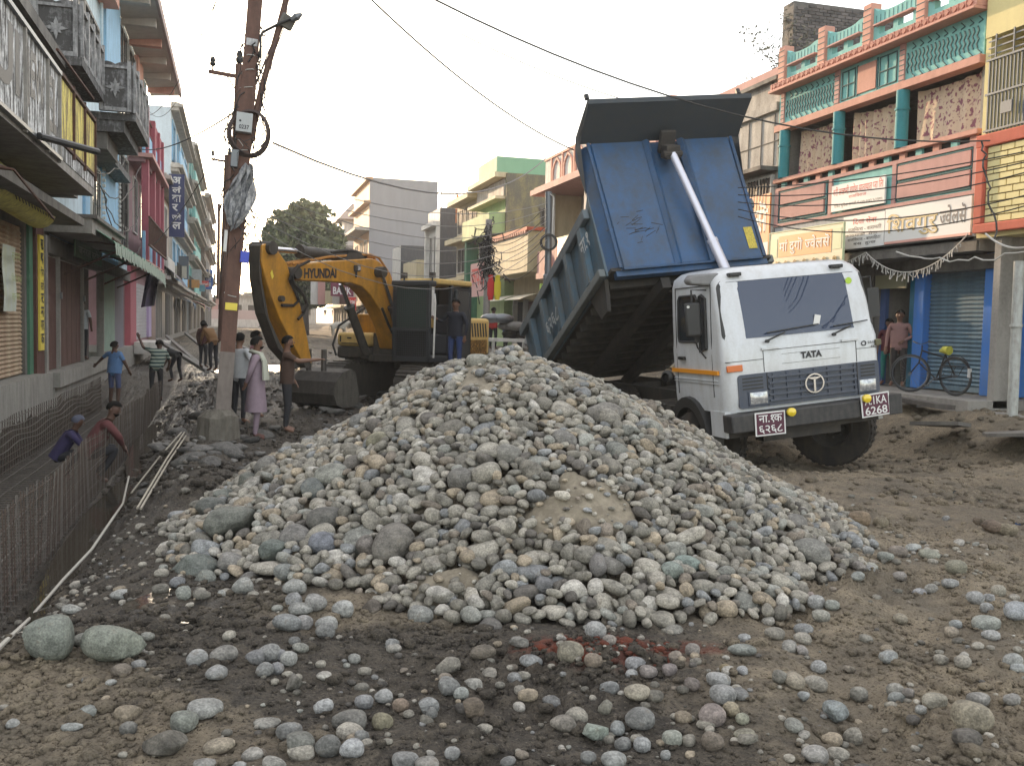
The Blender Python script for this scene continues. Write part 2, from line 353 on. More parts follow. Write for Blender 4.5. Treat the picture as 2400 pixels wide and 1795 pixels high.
def ground_material():
    m, t, b = nodemat('street_mud'); L = t.links.new
    at = N(t, 'ShaderNodeAttribute', attribute_name='tint'); sp = N(t, 'ShaderNodeSeparateColor'); L(at.outputs['Color'], sp.inputs[0])
    tc = N(t, 'ShaderNodeTexCoord')
    def noise(s, d=8, r=.65):
        n = N(t, 'ShaderNodeTexNoise'); n.inputs['Scale'].default_value = s; n.inputs['Detail'].default_value = d; n.inputs['Roughness'].default_value = r; L(tc.outputs['Object'], n.inputs['Vector']); return n.outputs[0]
    a, bb, c = noise(1.3), noise(9), noise(60, 4)
    def ramp(v, lo, hi, A, B):
        r = N(t, 'ShaderNodeMapRange'); r.inputs[1].default_value = lo; r.inputs[2].default_value = hi; L(v, r.inputs[0])
        x = N(t, 'ShaderNodeMix'); x.data_type = 'RGBA'; L(r.outputs[0], x.inputs[0])
        for k, q in ((6, A), (7, B)):
            if isinstance(q, tuple): x.inputs[k].default_value = c4(q)
            else: L(q, x.inputs[k])
        return x.outputs[2]
    dark = ramp(bb, .35, .68, (.04, .033, .025), (.125, .105, .08)); dark = ramp(c, .58, .7, dark, (.2, .17, .13)); dark = ramp(c, .44, .36, dark, (.012, .009, .007))
    dry = ramp(bb, .3, .7, (.17, .135, .092), (.38, .315, .22)); dry = ramp(c, .58, .72, dry, (.33, .28, .2)); dry = ramp(c, .45, .37, dry, (.05, .036, .022)); dry = ramp(a, .42, .64, dry, ramp(c, .3, .7, (.11, .09, .065), (.2, .17, .125)))
    mx = N(t, 'ShaderNodeMath', operation='MULTIPLY_ADD'); mx.inputs[1].default_value = .6; L(bb, mx.inputs[0])
    sb = N(t, 'ShaderNodeMath', operation='ADD'); sb.inputs[1].default_value = -.3; L(sp.outputs[0], sb.inputs[0]); L(sb.outputs[0], mx.inputs[2])
    col = ramp(mx.outputs[0], .2, .8, dark, dry)
    rd = ramp(bb, .4, .6, (.09, .03, .018), (.2, .055, .03)); col = ramp(sp.outputs[1], .1, .8, col, rd)
    wm = N(t, 'ShaderNodeMix'); wm.data_type = 'RGBA'; wm.blend_type = 'MULTIPLY'; L(sp.outputs[2], wm.inputs[0]); L(col, wm.inputs[6]); wm.inputs[7].default_value = (.5, .47, .44, 1)
    L(wm.outputs[2], b.inputs['Base Color'])
    rr = N(t, 'ShaderNodeMapRange'); rr.inputs[3].default_value = .9; rr.inputs[4].default_value = .25; L(sp.outputs[2], rr.inputs[0])
    r2 = N(t, 'ShaderNodeMath', operation='MULTIPLY_ADD'); r2.inputs[1].default_value = .5; L(bb, r2.inputs[0]); r3 = N(t, 'ShaderNodeMath', operation='ADD'); r3.inputs[1].default_value = -.22; L(rr.outputs[0], r3.inputs[0]); L(r3.outputs[0], r2.inputs[2]); L(r2.outputs[0], b.inputs['Roughness'])
    b.inputs['Specular IOR Level'].default_value = .45
    h = N(t, 'ShaderNodeMath', operation='MULTIPLY_ADD'); h.inputs[1].default_value = .35; L(c, h.inputs[0]); L(bb, h.inputs[2])
    bp = N(t, 'ShaderNodeBump'); bp.inputs['Strength'].default_value = 1.0; bp.inputs['Distance'].default_value = .09; L(h.outputs[0], bp.inputs['Height']); L(bp.outputs[0], b.inputs['Normal'])
    return m
M_ground = ground_material()
go = link('ground', fast_mesh('ground', V, Fq, [M_ground], True, cols)); tag(go, 'churned mud and silt of the dug up street', None, None, 'structure')
# puddles: flat water sheets that the clods stick up through
M_water = plain('puddle_water', (.035, .03, .022), .04, spec=.6, bump=.06, bscale=9)
def puddle(cx, cy, z, rx, ry, rot=0, n=40, seed=0):
    vs = [(cx, cy, z)]
    for i in range(n):
        a = 2*math.pi*i/n; k = 1+.3*float(fbm(np.array(math.cos(a)*1.3+seed), np.array(math.sin(a)*1.3), 3, seed)); x, y = rx*k*math.cos(a), ry*k*math.sin(a)
        vs.append((cx+x*math.cos(rot)-y*math.sin(rot), cy+x*math.sin(rot)+y*math.cos(rot), z))
    mb = MB(); mb.add(vs, [(0, 1+i, 1+(i+1) % n) for i in range(n)])
    o = link('puddle', mb.mesh('puddle', M_water)); tag(o, None, None, None, 'structure'); return o
puddle(-1.15, 11.0, -.535, .55, 4.2, 0, seed=1); puddle(-1.3, 18, -.52, .5, 4, 0, seed=2)
px_, py_ = xy(-1.95, 5.75); puddle(px_, py_, float(base_h(px_, py_))-.03, .4, .42, 0, seed=3)
px_, py_ = xy(4.6, 10.3); puddle(px_, py_, float(base_h(px_, py_))-.035, .5, .3, 0.3, seed=4)
px_, py_ = xy(4.9, 8.7); puddle(px_, py_, float(base_h(px_, py_))-.03, .4, .3, 0.2, seed=5)
puddle(2.2, 30, float(base_h(2.2, 30))-.05, 1.6, 6, .1, seed=6); puddle(4, 44, float(base_h(4, 44))-.02, 2.5, 5, .1, seed=7); puddle(.3, 36, float(base_h(.3, 36))-.02, 1.2, 6, .1, seed=8); puddle(3.5, 22, float(base_h(3.5, 22))-.03, 1.2, 3, .2, seed=9)
# ================================================================= stones
def ico(sub):
    import bmesh
    bm = bmesh.new(); bmesh.ops.create_icosphere(bm, subdivisions=sub, radius=1.0)
    v = np.array([x.co[:] for x in bm.verts]); f = np.array([[q.index for q in x.verts] for x in bm.faces]); bm.free(); return v, f
ICO_V, ICO_F = ico(3); ICO2_V, ICO2_F = ico(2)
def n3(p, s, sc=1.0):
    return (fbm(p[:, 0]*sc+s*3.1, p[:, 1]*sc+p[:, 2]*.7*sc, 3, s)+fbm(p[:, 1]*sc-s, p[:, 2]*sc+p[:, 0]*.6*sc, 3, s+50)+fbm(p[:, 2]*sc+s*1.7, p[:, 0]*sc-p[:, 1]*.5*sc, 3, s+90))/3
def proto(V0, seed, kind):
    r = np.random.default_rng(seed); v = V0.copy()
    p = r.uniform(2.0, 2.7) if kind == 0 else 2.6             # superellipsoid exponent
    k = (np.abs(v)**p).sum(1)**(-1/p); v = v*k[:, None]
    v[:, 0] *= 1+.22*r.normal()*v[:, 1]; v[:, 1] *= 1+.18*r.uniform(-1, 1)*v[:, 0]; v[:, 2] *= 1+.2*r.uniform(-1, 1)*v[:, 0]
    v *= (1+(.16 if kind == 0 else .3)*n3(V0, seed, .8)+(.035 if kind == 0 else .09)*n3(V0, seed+7, 2.6))[:, None]
    if kind == 1 or r.random() < .18:
        for _ in range(r.integers(4, 8) if kind == 1 else 1):  # broken faces
            n = r.normal(size=3); n /= np.linalg.norm(n); h = r.uniform(.5, .8)
            dd_ = v@n; over = np.maximum(dd_-h, 0); v -= n[None, :]*over[:, None]*.93
    return v
PROTO = [(proto(ICO_V, 100+i, 0 if i < 18 else 1), proto(ICO2_V, 100+i, 0 if i < 18 else 1)) for i in range(24)]
PAL = [((.29, .275, .235), 7), ((.35, .33, .285), 6), ((.235, .225, .195), 5), ((.18, .17, .145), 3), ((.33, .28, .21), 3), ((.235, .245, .25), 2), ((.40, .385, .35), 2), ((.225, .195, .16), 2), ((.13, .12, .108), 2), ((.265, .27, .245), 2)]
_pc = np.array([c for c, n in PAL])*np.array([1.27, 1.25, 1.22]); _pw = np.array([n for c, n in PAL], float); _pw /= _pw.sum()
def stone_material():
    m, t, b = nodemat('river_stone'); L = t.links.new
    at = N(t, 'ShaderNodeAttribute', attribute_name='tint'); oc = N(t, 'ShaderNodeObjectInfo')
    tc = N(t, 'ShaderNodeTexCoord'); gm = N(t, 'ShaderNodeNewGeometry')
    n1 = N(t, 'ShaderNodeTexNoise'); n1.inputs['Scale'].default_value = 14; n1.inputs['Detail'].default_value = 8; n1.inputs['Roughness'].default_value = .7; L(gm.outputs['Position'], n1.inputs['Vector'])
    n2 = N(t, 'ShaderNodeTexNoise'); n2.inputs['Scale'].default_value = 90; n2.inputs['Detail'].default_value = 4; L(gm.outputs['Position'], n2.inputs['Vector'])
    mp = N(t, 'ShaderNodeMapping'); mp.inputs['Scale'].default_value = (1, 1, 6); mp.inputs['Rotation'].default_value = (.4, .7, 0); L(gm.outputs['Position'], mp.inputs[0])
    n3_ = N(t, 'ShaderNodeTexNoise'); n3_.inputs['Scale'].default_value = 9; n3_.inputs['Detail'].default_value = 5; L(mp.outputs[0], n3_.inputs['Vector'])
    base = N(t, 'ShaderNodeMix'); base.data_type = 'RGBA'; base.blend_type = 'MULTIPLY'; base.inputs[0].default_value = 1; L(at.outputs['Color'], base.inputs[6]); L(oc.outputs['Color'], base.inputs[7])
    r1 = N(t, 'ShaderNodeMapRange'); r1.inputs[1].default_value = .34; r1.inputs[2].default_value = .66; r1.inputs[3].default_value = .55; r1.inputs[4].default_value = 1.4; L(n1.outputs[0], r1.inputs[0])
    r2 = N(t, 'ShaderNodeMapRange'); r2.inputs[1].default_value = .35; r2.inputs[2].default_value = .7; r2.inputs[3].default_value = .7; r2.inputs[4].default_value = 1.25; L(n2.outputs[0], r2.inputs[0])
    r3 = N(t, 'ShaderNodeMapRange'); r3.inputs[1].default_value = .35; r3.inputs[2].default_value = .65; r3.inputs[3].default_value = .85; r3.inputs[4].default_value = 1.12; L(n3_.outputs[0], r3.inputs[0])
    k = N(t, 'ShaderNodeMath', operation='MULTIPLY'); L(r1.outputs[0], k.inputs[0]); L(r2.outputs[0], k.inputs[1]); k2 = N(t, 'ShaderNodeMath', operation='MULTIPLY'); L(k.outputs[0], k2.inputs[0]); L(r3.outputs[0], k2.inputs[1])
    vm = N(t, 'ShaderNodeVectorMath', operation='SCALE'); L(base.outputs[2], vm.inputs[0]); L(k2.outputs[0], vm.inputs['Scale'])
    # mud smears
    r4 = N(t, 'ShaderNodeMapRange'); r4.inputs[1].default_value = .58; r4.inputs[2].default_value = .68; r4.inputs[4].default_value = .7; L(n1.outputs[0], r4.inputs[0])
    md = N(t, 'ShaderNodeMix'); md.data_type = 'RGBA'; L(r4.outputs[0], md.inputs[0]); L(vm.outputs[0], md.inputs[6]); md.inputs[7].default_value = (.13, .11, .085, 1)
    L(md.outputs[2], b.inputs['Base Color']); b.inputs['Roughness'].default_value = .72; b.inputs['Specular IOR Level'].default_value = .35
    bp = N(t, 'ShaderNodeBump'); bp.inputs['Strength'].default_value = .8; bp.inputs['Distance'].default_value = .02
    ad = N(t, 'ShaderNodeMath', operation='MULTIPLY_ADD'); ad.inputs[1].default_value = .3; L(n2.outputs[0], ad.inputs[0]); L(n1.outputs[0], ad.inputs[2]); L(ad.outputs[0], bp.inputs['Height']); L(bp.outputs[0], b.inputs['Normal'])
    return m
M_stone = stone_material()
PM = []
for i, (vh, vl) in enumerate(PROTO):
    PM.append(fast_mesh('stone', vh, ICO_F, [M_stone], True, np.ones((len(vh), 4))))
# --- deposit stones one by one on a height grid, in the photographer's u,d frame
RES = .02; U0, D0 = -4.6, 4.3; NU, ND = 460, 330
gu = U0+RES*np.arange(NU); gd = D0+RES*np.arange(ND); UU, DD = np.meshgrid(gu, gd); XX, YY = xy(UU, DD)
PH = pile_h(UU, DD); BH = base_h(XX, YY); T = np.where(PH > .02, PH, -9.)
GH = ground_h(XX, YY)
def sandspot(x, y, D, ru, rd, k=1):
    p = onD(x, y, D); u, d = ud(p.x, p.y); return k*bump2(UU+.12*fbm(DD*3, UU*3, 3, 4), DD, u, d, ru, rd)
SAND = sandspot(1105, 960, 8.6, .26, .55, 1.4)+sandspot(1150, 1090, 8.0, .2, .35, 1.2)+sandspot(1330, 1230, 6.5, .33, .3, 1.5)+sandspot(1430, 1240, 6.5, .2, .16)+sandspot(950, 1385, 5.9, .6, .13, 1.1)+sandspot(1830, 1130, 7.6, .14, .4, 1.1)+sandspot(640, 1400, 6.1, .25, .1, 1.2)+sandspot(1235, 880, 8.8, .12, .4, .7)
SAND = SAND*(1.1+1.1*fbm(UU*4, DD*4, 4, 61))
H = np.where(PH > .02, np.maximum(GH, PH-.17+.15*np.clip(SAND*1.3-.25, 0, 1)), GH)
sandmask = (SAND > .6)
SANDH = H.copy()
STONES = []   # (proto, loc, rot, semi axes, colour)
def rotm(n, spin, tilt, ta):
    z = Vector(n).normalized(); q = Vector((0, 0, 1)).rotation_difference(z)
    return (q.to_matrix() @ Matrix.Rotation(ta, 3, 'Z') @ Matrix.Rotation(tilt, 3, 'X') @ Matrix.Rotation(-ta, 3, 'Z') @ Matrix.Rotation(spin, 3, 'Z'))
def ellip(u, d, a, Rm, sink=.0):
    A = np.array(Rm) @ np.diag(1/np.array(a)**2) @ np.array(Rm).T
    m = max(a); i0, i1 = int((u-m-U0)/RES), int((u+m-U0)/RES)+2; j0, j1 = int((d-m-D0)/RES), int((d+m-D0)/RES)+2
    if i0 < 0 or j0 < 0 or i1 > NU or j1 > ND: return None
    x = UU[j0:j1, i0:i1]-u; y = DD[j0:j1, i0:i1]-d
    B = A[0, 2]*x+A[1, 2]*y; C = A[0, 0]*x*x+2*A[0, 1]*x*y+A[1, 1]*y*y-1; disc = B*B-A[2, 2]*C; ok = disc > 0
    if not ok.any(): return None
    s = np.sqrt(np.maximum(disc, 0)); lo = (-B-s)/A[2, 2]; hi = (-B+s)/A[2, 2]
    return slice(j0, j1), slice(i0, i1), ok, lo, hi
def drop(u, d, a, seed_col=None, flat=.35, tgt=None, pr=None, sink=.1, col=None, ang=None):
    j, i = int((d-D0)/RES), int((u-U0)/RES)
    if not (4 < i < NU-5 and 4 < j < ND-5): return False
    gxn = (H[j, i+3]-H[j, i-3])/(6*RES); gyn = (H[j+3, i]-H[j-3, i])/(6*RES)
    n = Vector((-gxn*.6, -gyn*.6, 1))
    Rm = rotm(n, rng.uniform(0, 6.28) if ang is None else ang, abs(rng.normal())*flat, rng.uniform(0, 6.28))
    e = ellip(u, d, a, Rm)
    if e is None: return False
    sj, si, ok, lo, hi = e; h = H[sj, si]
    z = float(np.percentile((h-lo)[ok], 93))-sink*min(a)
    if tgt == 'embed': z = float(np.median(PH[sj, si][ok]))-.15*a[2]
    elif tgt is not None and z+float(hi.max()) > tgt+.045: return False
    H[sj, si] = np.where(ok, np.maximum(h, z+hi*.93), h)
    x, y = xy(u, d); R3 = Matrix.Rotation(-_az, 3, 'Z') @ Rm
    c = col if col is not None else _pc[rng.choice(len(PAL), p=_pw)]*rng.uniform(.58, .86)
    STONES.append([pr if pr is not None else int(rng.integers(0, 24) if rng.random() < .6 else rng.integers(0, 17)), (x, y, z), R3, a, tuple(c), (u, d)])
    return True
BIG = [  # px, py of the centre, depth, pixel width, height, spin (degrees), angular?, colour
 (925, 1240, 6.3, 98, 135, 80, 0, (.2, .185, .16)), (690, 1215, 6.6, 75, 85, -60, 0, (.21, .2, .185)), (760, 1205, 6.7, 85, 55, 0, 0, (.14, .135, .12)), (455, 1285, 6.5, 140, 90, 10, 1, (.17, .185, .165)),
 (480, 1320, 6.3, 62, 62, 0, 1, (.24, .25, .22)), (545, 1205, 7.0, 120, 80, 15, 1, (.17, .175, .15)), (500, 1125, 7.7, 80, 70, 50, 1, (.15, .155, .14)), (520, 1075, 8.0, 55, 60, 40, 1, (.18, .19, .165)),
 (580, 1050, 8.2, 60, 50, 0, 1, (.17, .175, .15)), (625, 1040, 8.3, 60, 60, 0, 0, (.22, .21, .19)), (860, 1270, 6.3, 65, 60, 0, 1, (.2, .18, .16)), (540, 1295, 6.5, 55, 60, 0, 0, (.25, .24, .22)),
 (585, 1315, 6.3, 48, 62, 80, 0, (.23, .22, .2)), (650, 1265, 6.5, 70, 75, 0, 1, (.16, .18, .16)), (755, 1255, 6.4, 60, 62, -50, 0, (.2, .21, .235)), (670, 1325, 6.2, 50, 55, 0, 0, (.27, .28, .26)),
 (1075, 1205, 6.7, 60, 60, 0, 0, (.21, .2, .18)), (1190, 1180, 6.9, 62, 55, -30, 0, (.26, .25, .22)), (775, 1130, 7.3, 80, 50, 0, 0, (.3, .3, .26)), (730, 1140, 7.2, 60, 62, 0, 1, (.15, .16, .15)), (885, 1090, 7.6, 48, 45, 0, 0, (.3, .28, .2)),
 (850, 985, 8.4, 60, 50, 20, 1, (.2, .195, .18)), (1410, 1100, 7.7, 90, 60, 0, 1, (.23, .215, .19)), (1440, 1170, 7.2, 62, 52, -30, 0, (.22, .225, .2)), (1520, 1100, 7.8, 62, 40, 0, 0, (.33, .33, .29)), (1120, 915, 8.8, 56, 42, 10, 0, (.33, .32, .27)),
 (1055, 840, 9.1, 58, 42, 0, 0, (.25, .235, .2)), (1868, 1178, 7.2, 52, 58, 60, 0, (.22, .21, .19)), (1905, 1250, 6.8, 85, 60, -35, 0, (.25, .245, .22)), (1610, 1310, 6.1, 68, 40, -35, 0, (.24, .29, .26)), (1570, 1335, 5.95, 55, 42, 10, 0, (.24, .27, .24)), (1435, 1345, 5.9, 62, 38, -20, 0, (.2, .19, .17)),
 (1400, 1345, 5.9, 42, 68, 80, 0, (.2, .19, .18)), (1275, 1375, 5.8, 44, 55, 90, 0, (.19, .19, .19)), (1150, 1432, 5.5, 56, 62, -60, 0, (.17, .16, .145)), (1640, 1432, 5.45, 46, 66, 80, 1, (.27, .285, .25)), (1575, 1435, 5.5, 58, 36, 0, 0, (.25, .24, .21)), (985, 1430, 5.6, 62, 52, 0, 0, (.27, .27, .25)),
 (870, 1430, 5.7, 60, 55, 0, 1, (.14, .12, .1)), (510, 1468, 5.45, 86, 62, 30, 0, (.13, .12, .11)), (600, 1450, 5.6, 70, 60, 0, 0, (.11, .08, .06)), (475, 1440, 5.7, 60, 60, 0, 0, (.12, .1, .08)), (1425, 1135, 7.6, 55, 48, 0, 0, (.3, .28, .24)), (1320, 1160, 7.2, 60, 45, 0, 0, (.23, .22, .2))]
for (x, y, D, w_, h_, an, kd, c) in BIG:
    p = onD(x, y, D); u, d = ud(p.x, p.y); k = D/2200/2; a = (w_*k, max(w_, h_)*k*.8 if h_ < w_*1.2 else w_*k*.8, h_*k*.9)
    if h_ > w_: a = (h_*k, w_*k, w_*k*.8)
    drop(u, d, a, flat=.12, pr=(18+int(rng.integers(0, 6)) if kd else int(rng.integers(0, 17))), sink=.25, col=tuple(q*.8 for q in c), ang=R(an), tgt='embed')
nbig = len(STONES)
fail = 0; k_ = 0
mask = (T > -5) & (DD < 10.4)
cand = np.argwhere(mask)
while fail < 9000 and len(STONES) < 4800:
    j, i = cand[rng.integers(len(cand))]; def_ = T[j, i]-H[j, i]
    if sandmask[j, i] and rng.random() < .9: fail += 1; continue
    if def_ < .03: fail += 1; continue
    u, d = gu[i]+rng.uniform(-.01, .01), gd[j]+rng.uniform(-.01, .01)
    s = float(np.clip(rng.lognormal(-2.62, .36), .032, .15)); 
    if d > 9.1: s = max(s, .045)
    a = (s*rng.uniform(1.0, 1.35), s*rng.uniform(.78, 1.0), s*rng.uniform(.5, .78))
    okd = drop(u, d, a, flat=.5 if rng.random() < .8 else 1.2, sink=.15, tgt=float(T[j, i]))
    fail = 0 if okd else fail+1
print('pile stones', len(STONES))
n_ = 0; sidx = np.argwhere((SAND > .35) & (PH > .05) & (DD < 9.6))
while n_ < 420:
    j, i = sidx[rng.integers(len(sidx))]; s = float(np.clip(rng.lognormal(-4.1, .5), .006, .05)); u, d = gu[i]+rng.uniform(-.01, .01), gd[j]+rng.uniform(-.01, .01); x, y = xy(u, d)
    STONES.append([int(rng.integers(0, 24)), (x, y, float(SANDH[j, i])+s*.2), Matrix.Rotation(rng.uniform(0, 6), 3, 'Z') @ Matrix.Rotation(rng.uniform(-.5, .5), 3, 'X'), (s*1.3, s, s*.7), tuple(_pc[rng.choice(len(PAL), p=_pw)]*rng.uniform(.8, 1.1)), (u, d)]); n_ += 1
npile = len(STONES)
# --- loose stones on the ground: placed where the photograph has them, the rest strewn
LOOSE = [ # px, py, pixel width, height, colour
 (120, 1520, 122, 104, (.2, .215, .185)), (262, 1527, 150, 78, (.22, .235, .195)), (195, 1502, 50, 30, (.24, .24, .21)), (462, 1543, 50, 42, (.27, .27, .26)), (524, 1535, 70, 40, (.22, .21, .19)), (507, 1570, 50, 32, (.26, .26, .25)), (415, 1362, 34, 38, (.19, .205, .23)), (430, 1392, 42, 34, (.26, .27, .24)),
 (285, 1388, 52, 24, (.3, .3, .28)), (168, 1418, 48, 20, (.33, .33, .3)), (570, 1375, 46, 42, (.25, .25, .23)), (690, 1378, 52, 34, (.27, .27, .25)), (687, 1410, 44, 38, (.24, .25, .26)), (740, 1415, 52, 38, (.26, .255, .24)), (705, 1430, 62, 24, (.27, .27, .25)), (670, 1460, 64, 38, (.21, .215, .21)), (712, 1462, 44, 46, (.27, .26, .25)), (765, 1460, 54, 34, (.3, .3, .28)), (765, 1480, 44, 38, (.2, .2, .19)),
 (805, 1432, 46, 42, (.34, .34, .32)), (628, 1535, 62, 40, (.22, .22, .21)), (600, 1540, 44, 34, (.2, .2, .2)), (655, 1532, 34, 30, (.24, .24, .24)), (676, 1543, 42, 34, (.3, .3, .28)), (620, 1568, 42, 38, (.22, .22, .21)), (650, 1560, 34, 36, (.2, .2, .2)), (705, 1512, 42, 22, (.25, .25, .22)), (690, 1605, 52, 50, (.16, .15, .13)), (690, 1500, 30, 26, (.2, .2, .19)),
 (480, 1655, 84, 34, (.27, .27, .25)), (432, 1690, 66, 50, (.22, .23, .2)), (205, 1660, 44, 28, (.27, .28, .26)), (168, 1692, 54, 18, (.3, .31, .29)), (30, 1678, 34, 26, (.3, .3, .28)), (300, 1702, 42, 30, (.16, .155, .14)), (390, 1745, 120, 50, (.13, .12, .1)), (512, 1742, 80, 32, (.29, .25, .19)), (760, 1650, 44, 32, (.38, .38, .37)), (625, 1683, 64, 16, (.27, .26, .23)),
 (678, 1712, 60, 40, (.2, .2, .19)), (700, 1742, 76, 50, (.17, .17, .15)), (770, 1747, 62, 60, (.14, .14, .13)), (825, 1750, 54, 46, (.34, .36, .39)), (808, 1712, 40, 40, (.21, .21, .2)), (848, 1722, 38, 36, (.2, .2, .19)), (900, 1630, 42, 40, (.31, .32, .32)), (855, 1642, 44, 34, (.2, .21, .23)), (940, 1645, 40, 36, (.22, .17, .13)), (895, 1690, 50, 50, (.21, .19, .13)), (825, 1690, 78, 44, (.15, .145, .13)),
 (1105, 1655, 56, 44, (.15, .12, .09)), (1050, 1570, 60, 46, (.27, .25, .21)), (1045, 1612, 60, 44, (.2, .2, .19)), (1110, 1580, 46, 34, (.28, .27, .24)), (1080, 1622, 36, 30, (.27, .28, .26)), (1000, 1655, 52, 36, (.22, .235, .24)), (1012, 1668, 40, 34, (.2, .2, .19)), (1335, 1530, 62, 50, (.24, .22, .17)), (1390, 1545, 44, 42, (.22, .18, .14)), (1245, 1548, 56, 30, (.24, .26, .27)), (1215, 1522, 48, 34, (.22, .21, .19)), (1395, 1482, 52, 50, (.31, .32, .32)), (1430, 1495, 32, 30, (.29, .26, .23)),
 (1130, 1527, 56, 28, (.14, .12, .095)), (1208, 1580, 38, 26, (.27, .28, .28)), (1490, 1555, 50, 34, (.26, .26, .26)), (1520, 1570, 44, 28, (.27, .24, .22)), (1480, 1575, 30, 22, (.3, .3, .29)), (1585, 1535, 34, 34, (.27, .23, .19)), (1623, 1515, 36, 36, (.22, .2, .18)), (1570, 1568, 38, 28, (.23, .2, .19)), (1622, 1600, 38, 30, (.22, .19, .17)), (1685, 1592, 56, 32, (.29, .3, .3)), (1697, 1625, 64, 40, (.26, .26, .25)), (1700, 1562, 28, 32, (.25, .2, .12)), (1740, 1565, 28, 34, (.33, .35, .37)),
 (1430, 1612, 48, 30, (.22, .225, .22)), (1495, 1622, 64, 34, (.31, .28, .22)), (1668, 1680, 64, 62, (.26, .22, .2)), (1710, 1668, 42, 42, (.28, .24, .17)), (1740, 1680, 34, 34, (.26, .26, .2)), (1350, 1672, 52, 36, (.27, .25, .21)), (1322, 1692, 62, 32, (.22, .2, .17)), (1420, 1655, 42, 40, (.23, .22, .18)), (1448, 1700, 36, 50, (.22, .23, .22)), (1392, 1720, 66, 54, (.25, .28, .24)), (1500, 1685, 70, 50, (.19, .19, .18)), (1505, 1738, 42, 38, (.3, .32, .33)), (1460, 1738, 42, 30, (.2, .2, .19)),
 (1577, 1722, 48, 36, (.28, .29, .25)), (1560, 1760, 26, 38, (.24, .26, .25)), (1672, 1738, 56, 40, (.18, .15, .12)), (1745, 1712, 54, 22, (.28, .26, .2)), (1440, 1777, 62, 36, (.25, .27, .26)), (1380, 1770, 40, 30, (.2, .2, .19)), (1910, 1768, 64, 40, (.27, .26, .24)), (1952, 1672, 60, 56, (.2, .25, .26)), (2003, 1715, 54, 40, (.26, .24, .2)), (2278, 1690, 96, 72, (.27, .24, .18)), (2155, 1682, 26, 22, (.33, .33, .31)), (2100, 1610, 42, 42, (.26, .25, .22)), (2132, 1618, 32, 32, (.22, .2, .18)), (2185, 1640, 58, 34, (.27, .25, .2)), (2100, 1630, 42, 26, (.28, .29, .27)),
 (2015, 1622, 42, 36, (.22, .21, .18)), (1862, 1592, 46, 60, (.25, .22, .17)), (1910, 1600, 52, 34, (.29, .27, .23)), (1828, 1580, 38, 32, (.22, .21, .18)), (1918, 1562, 38, 34, (.28, .29, .29)), (1885, 1632, 36, 24, (.3, .31, .3)), (1988, 1563, 34, 24, (.22, .19, .15)), (2085, 1538, 48, 26, (.25, .28, .28)), (2206, 1543, 32, 28, (.27, .25, .21)), (2258, 1553, 40, 30, (.29, .27, .23)), (2375, 1545, 46, 36, (.26, .28, .27)), (2385, 1560, 36, 22, (.32, .33, .32)), (2110, 1448, 36, 38, (.28, .25, .19)), (2295, 1635, 50, 34, (.25, .24, .22)), (2375, 1635, 42, 28, (.26, .25, .23)),
 (1850, 1510, 36, 42, (.29, .28, .25)), (1878, 1518, 32, 32, (.26, .24, .22)), (1815, 1485, 50, 30, (.28, .26, .22)), (1740, 1520, 66, 26, (.21, .22, .2)), (1745, 1490, 30, 22, (.3, .32, .33)), (1885, 1475, 44, 30, (.23, .24, .25)), (1912, 1415, 42, 34, (.31, .32, .32)), (1950, 1418, 36, 24, (.27, .28, .25)), (1925, 1443, 42, 28, (.3, .29, .25)), (1895, 1398, 30, 28, (.23, .19, .17)), (1830, 1400, 50, 38, (.24, .22, .19)), (1785, 1418, 40, 26, (.22, .2, .18)),
 (2155, 1382, 34, 28, (.3, .3, .3)), (2182, 1380, 28, 28, (.3, .29, .26)), (2228, 1376, 44, 22, (.31, .31, .3)), (2340, 1385, 34, 30, (.3, .28, .23)), (2285, 1398, 46, 32, (.3, .3, .29)), (2320, 1400, 32, 22, (.33, .33, .32)), (2312, 1425, 32, 24, (.29, .3, .3)), (2305, 1455, 66, 34, (.27, .28, .25)), (2380, 1452, 70, 38, (.26, .3, .34)), (2322, 1485, 44, 24, (.32, .33, .33)), (2230, 1480, 36, 26, (.27, .23, .18)), (2240, 1458, 30, 20, (.31, .32, .31)), (2240, 1335, 50, 34, (.22, .21, .16)),
 (2138, 1282, 38, 18, (.34, .35, .33)), (2105, 1295, 46, 28, (.22, .19, .16)), (2180, 1300, 50, 22, (.26, .26, .21)), (2108, 1348, 34, 22, (.25, .23, .21)), (2035, 1298, 32, 30, (.27, .27, .26)), (2010, 1322, 38, 26, (.22, .2, .18)), (2010, 1346, 34, 22, (.29, .3, .28)), (2040, 1335, 22, 30, (.32, .33, .33)), (1985, 1310, 34, 30, (.21, .21, .19)), (2075, 1310, 40, 20, (.24, .25, .22)), (2015, 1220, 50, 36, (.2, .15, .1)), (2065, 1228, 34, 28, (.2, .17, .12)), (2325, 1235, 46, 30, (.16, .12, .09)), (2362, 1250, 44, 30, (.2, .17, .12)), (2296, 1225, 30, 26, (.14, .11, .08)),
 (160, 1285, 40, 22, (.18, .18, .16)), (60, 1440, 28, 16, (.16, .16, .15)), (205, 1585, 30, 14, (.3, .3, .28)), (260, 1588, 28, 12, (.28, .28, .26)), (920, 1508, 36, 26, (.27, .28, .28)), (830, 1528, 30, 26, (.27, .27, .25)), (850, 1352, 42, 24, (.3, .3, .28)), (1000, 1778, 60, 30, (.23, .22, .2)), (950, 1775, 66, 34, (.24, .24, .23)), (480, 1782, 52, 22, (.27, .26, .24)), (560, 1785, 48, 20, (.25, .25, .24)), (640, 1780, 60, 28, (.28, .27, .24)), (1060, 1760, 40, 30, (.27, .28, .28)), (1570, 1450, 20, 16, (.3, .3, .3)), (520, 1385, 24, 16, (.27, .27, .25))]
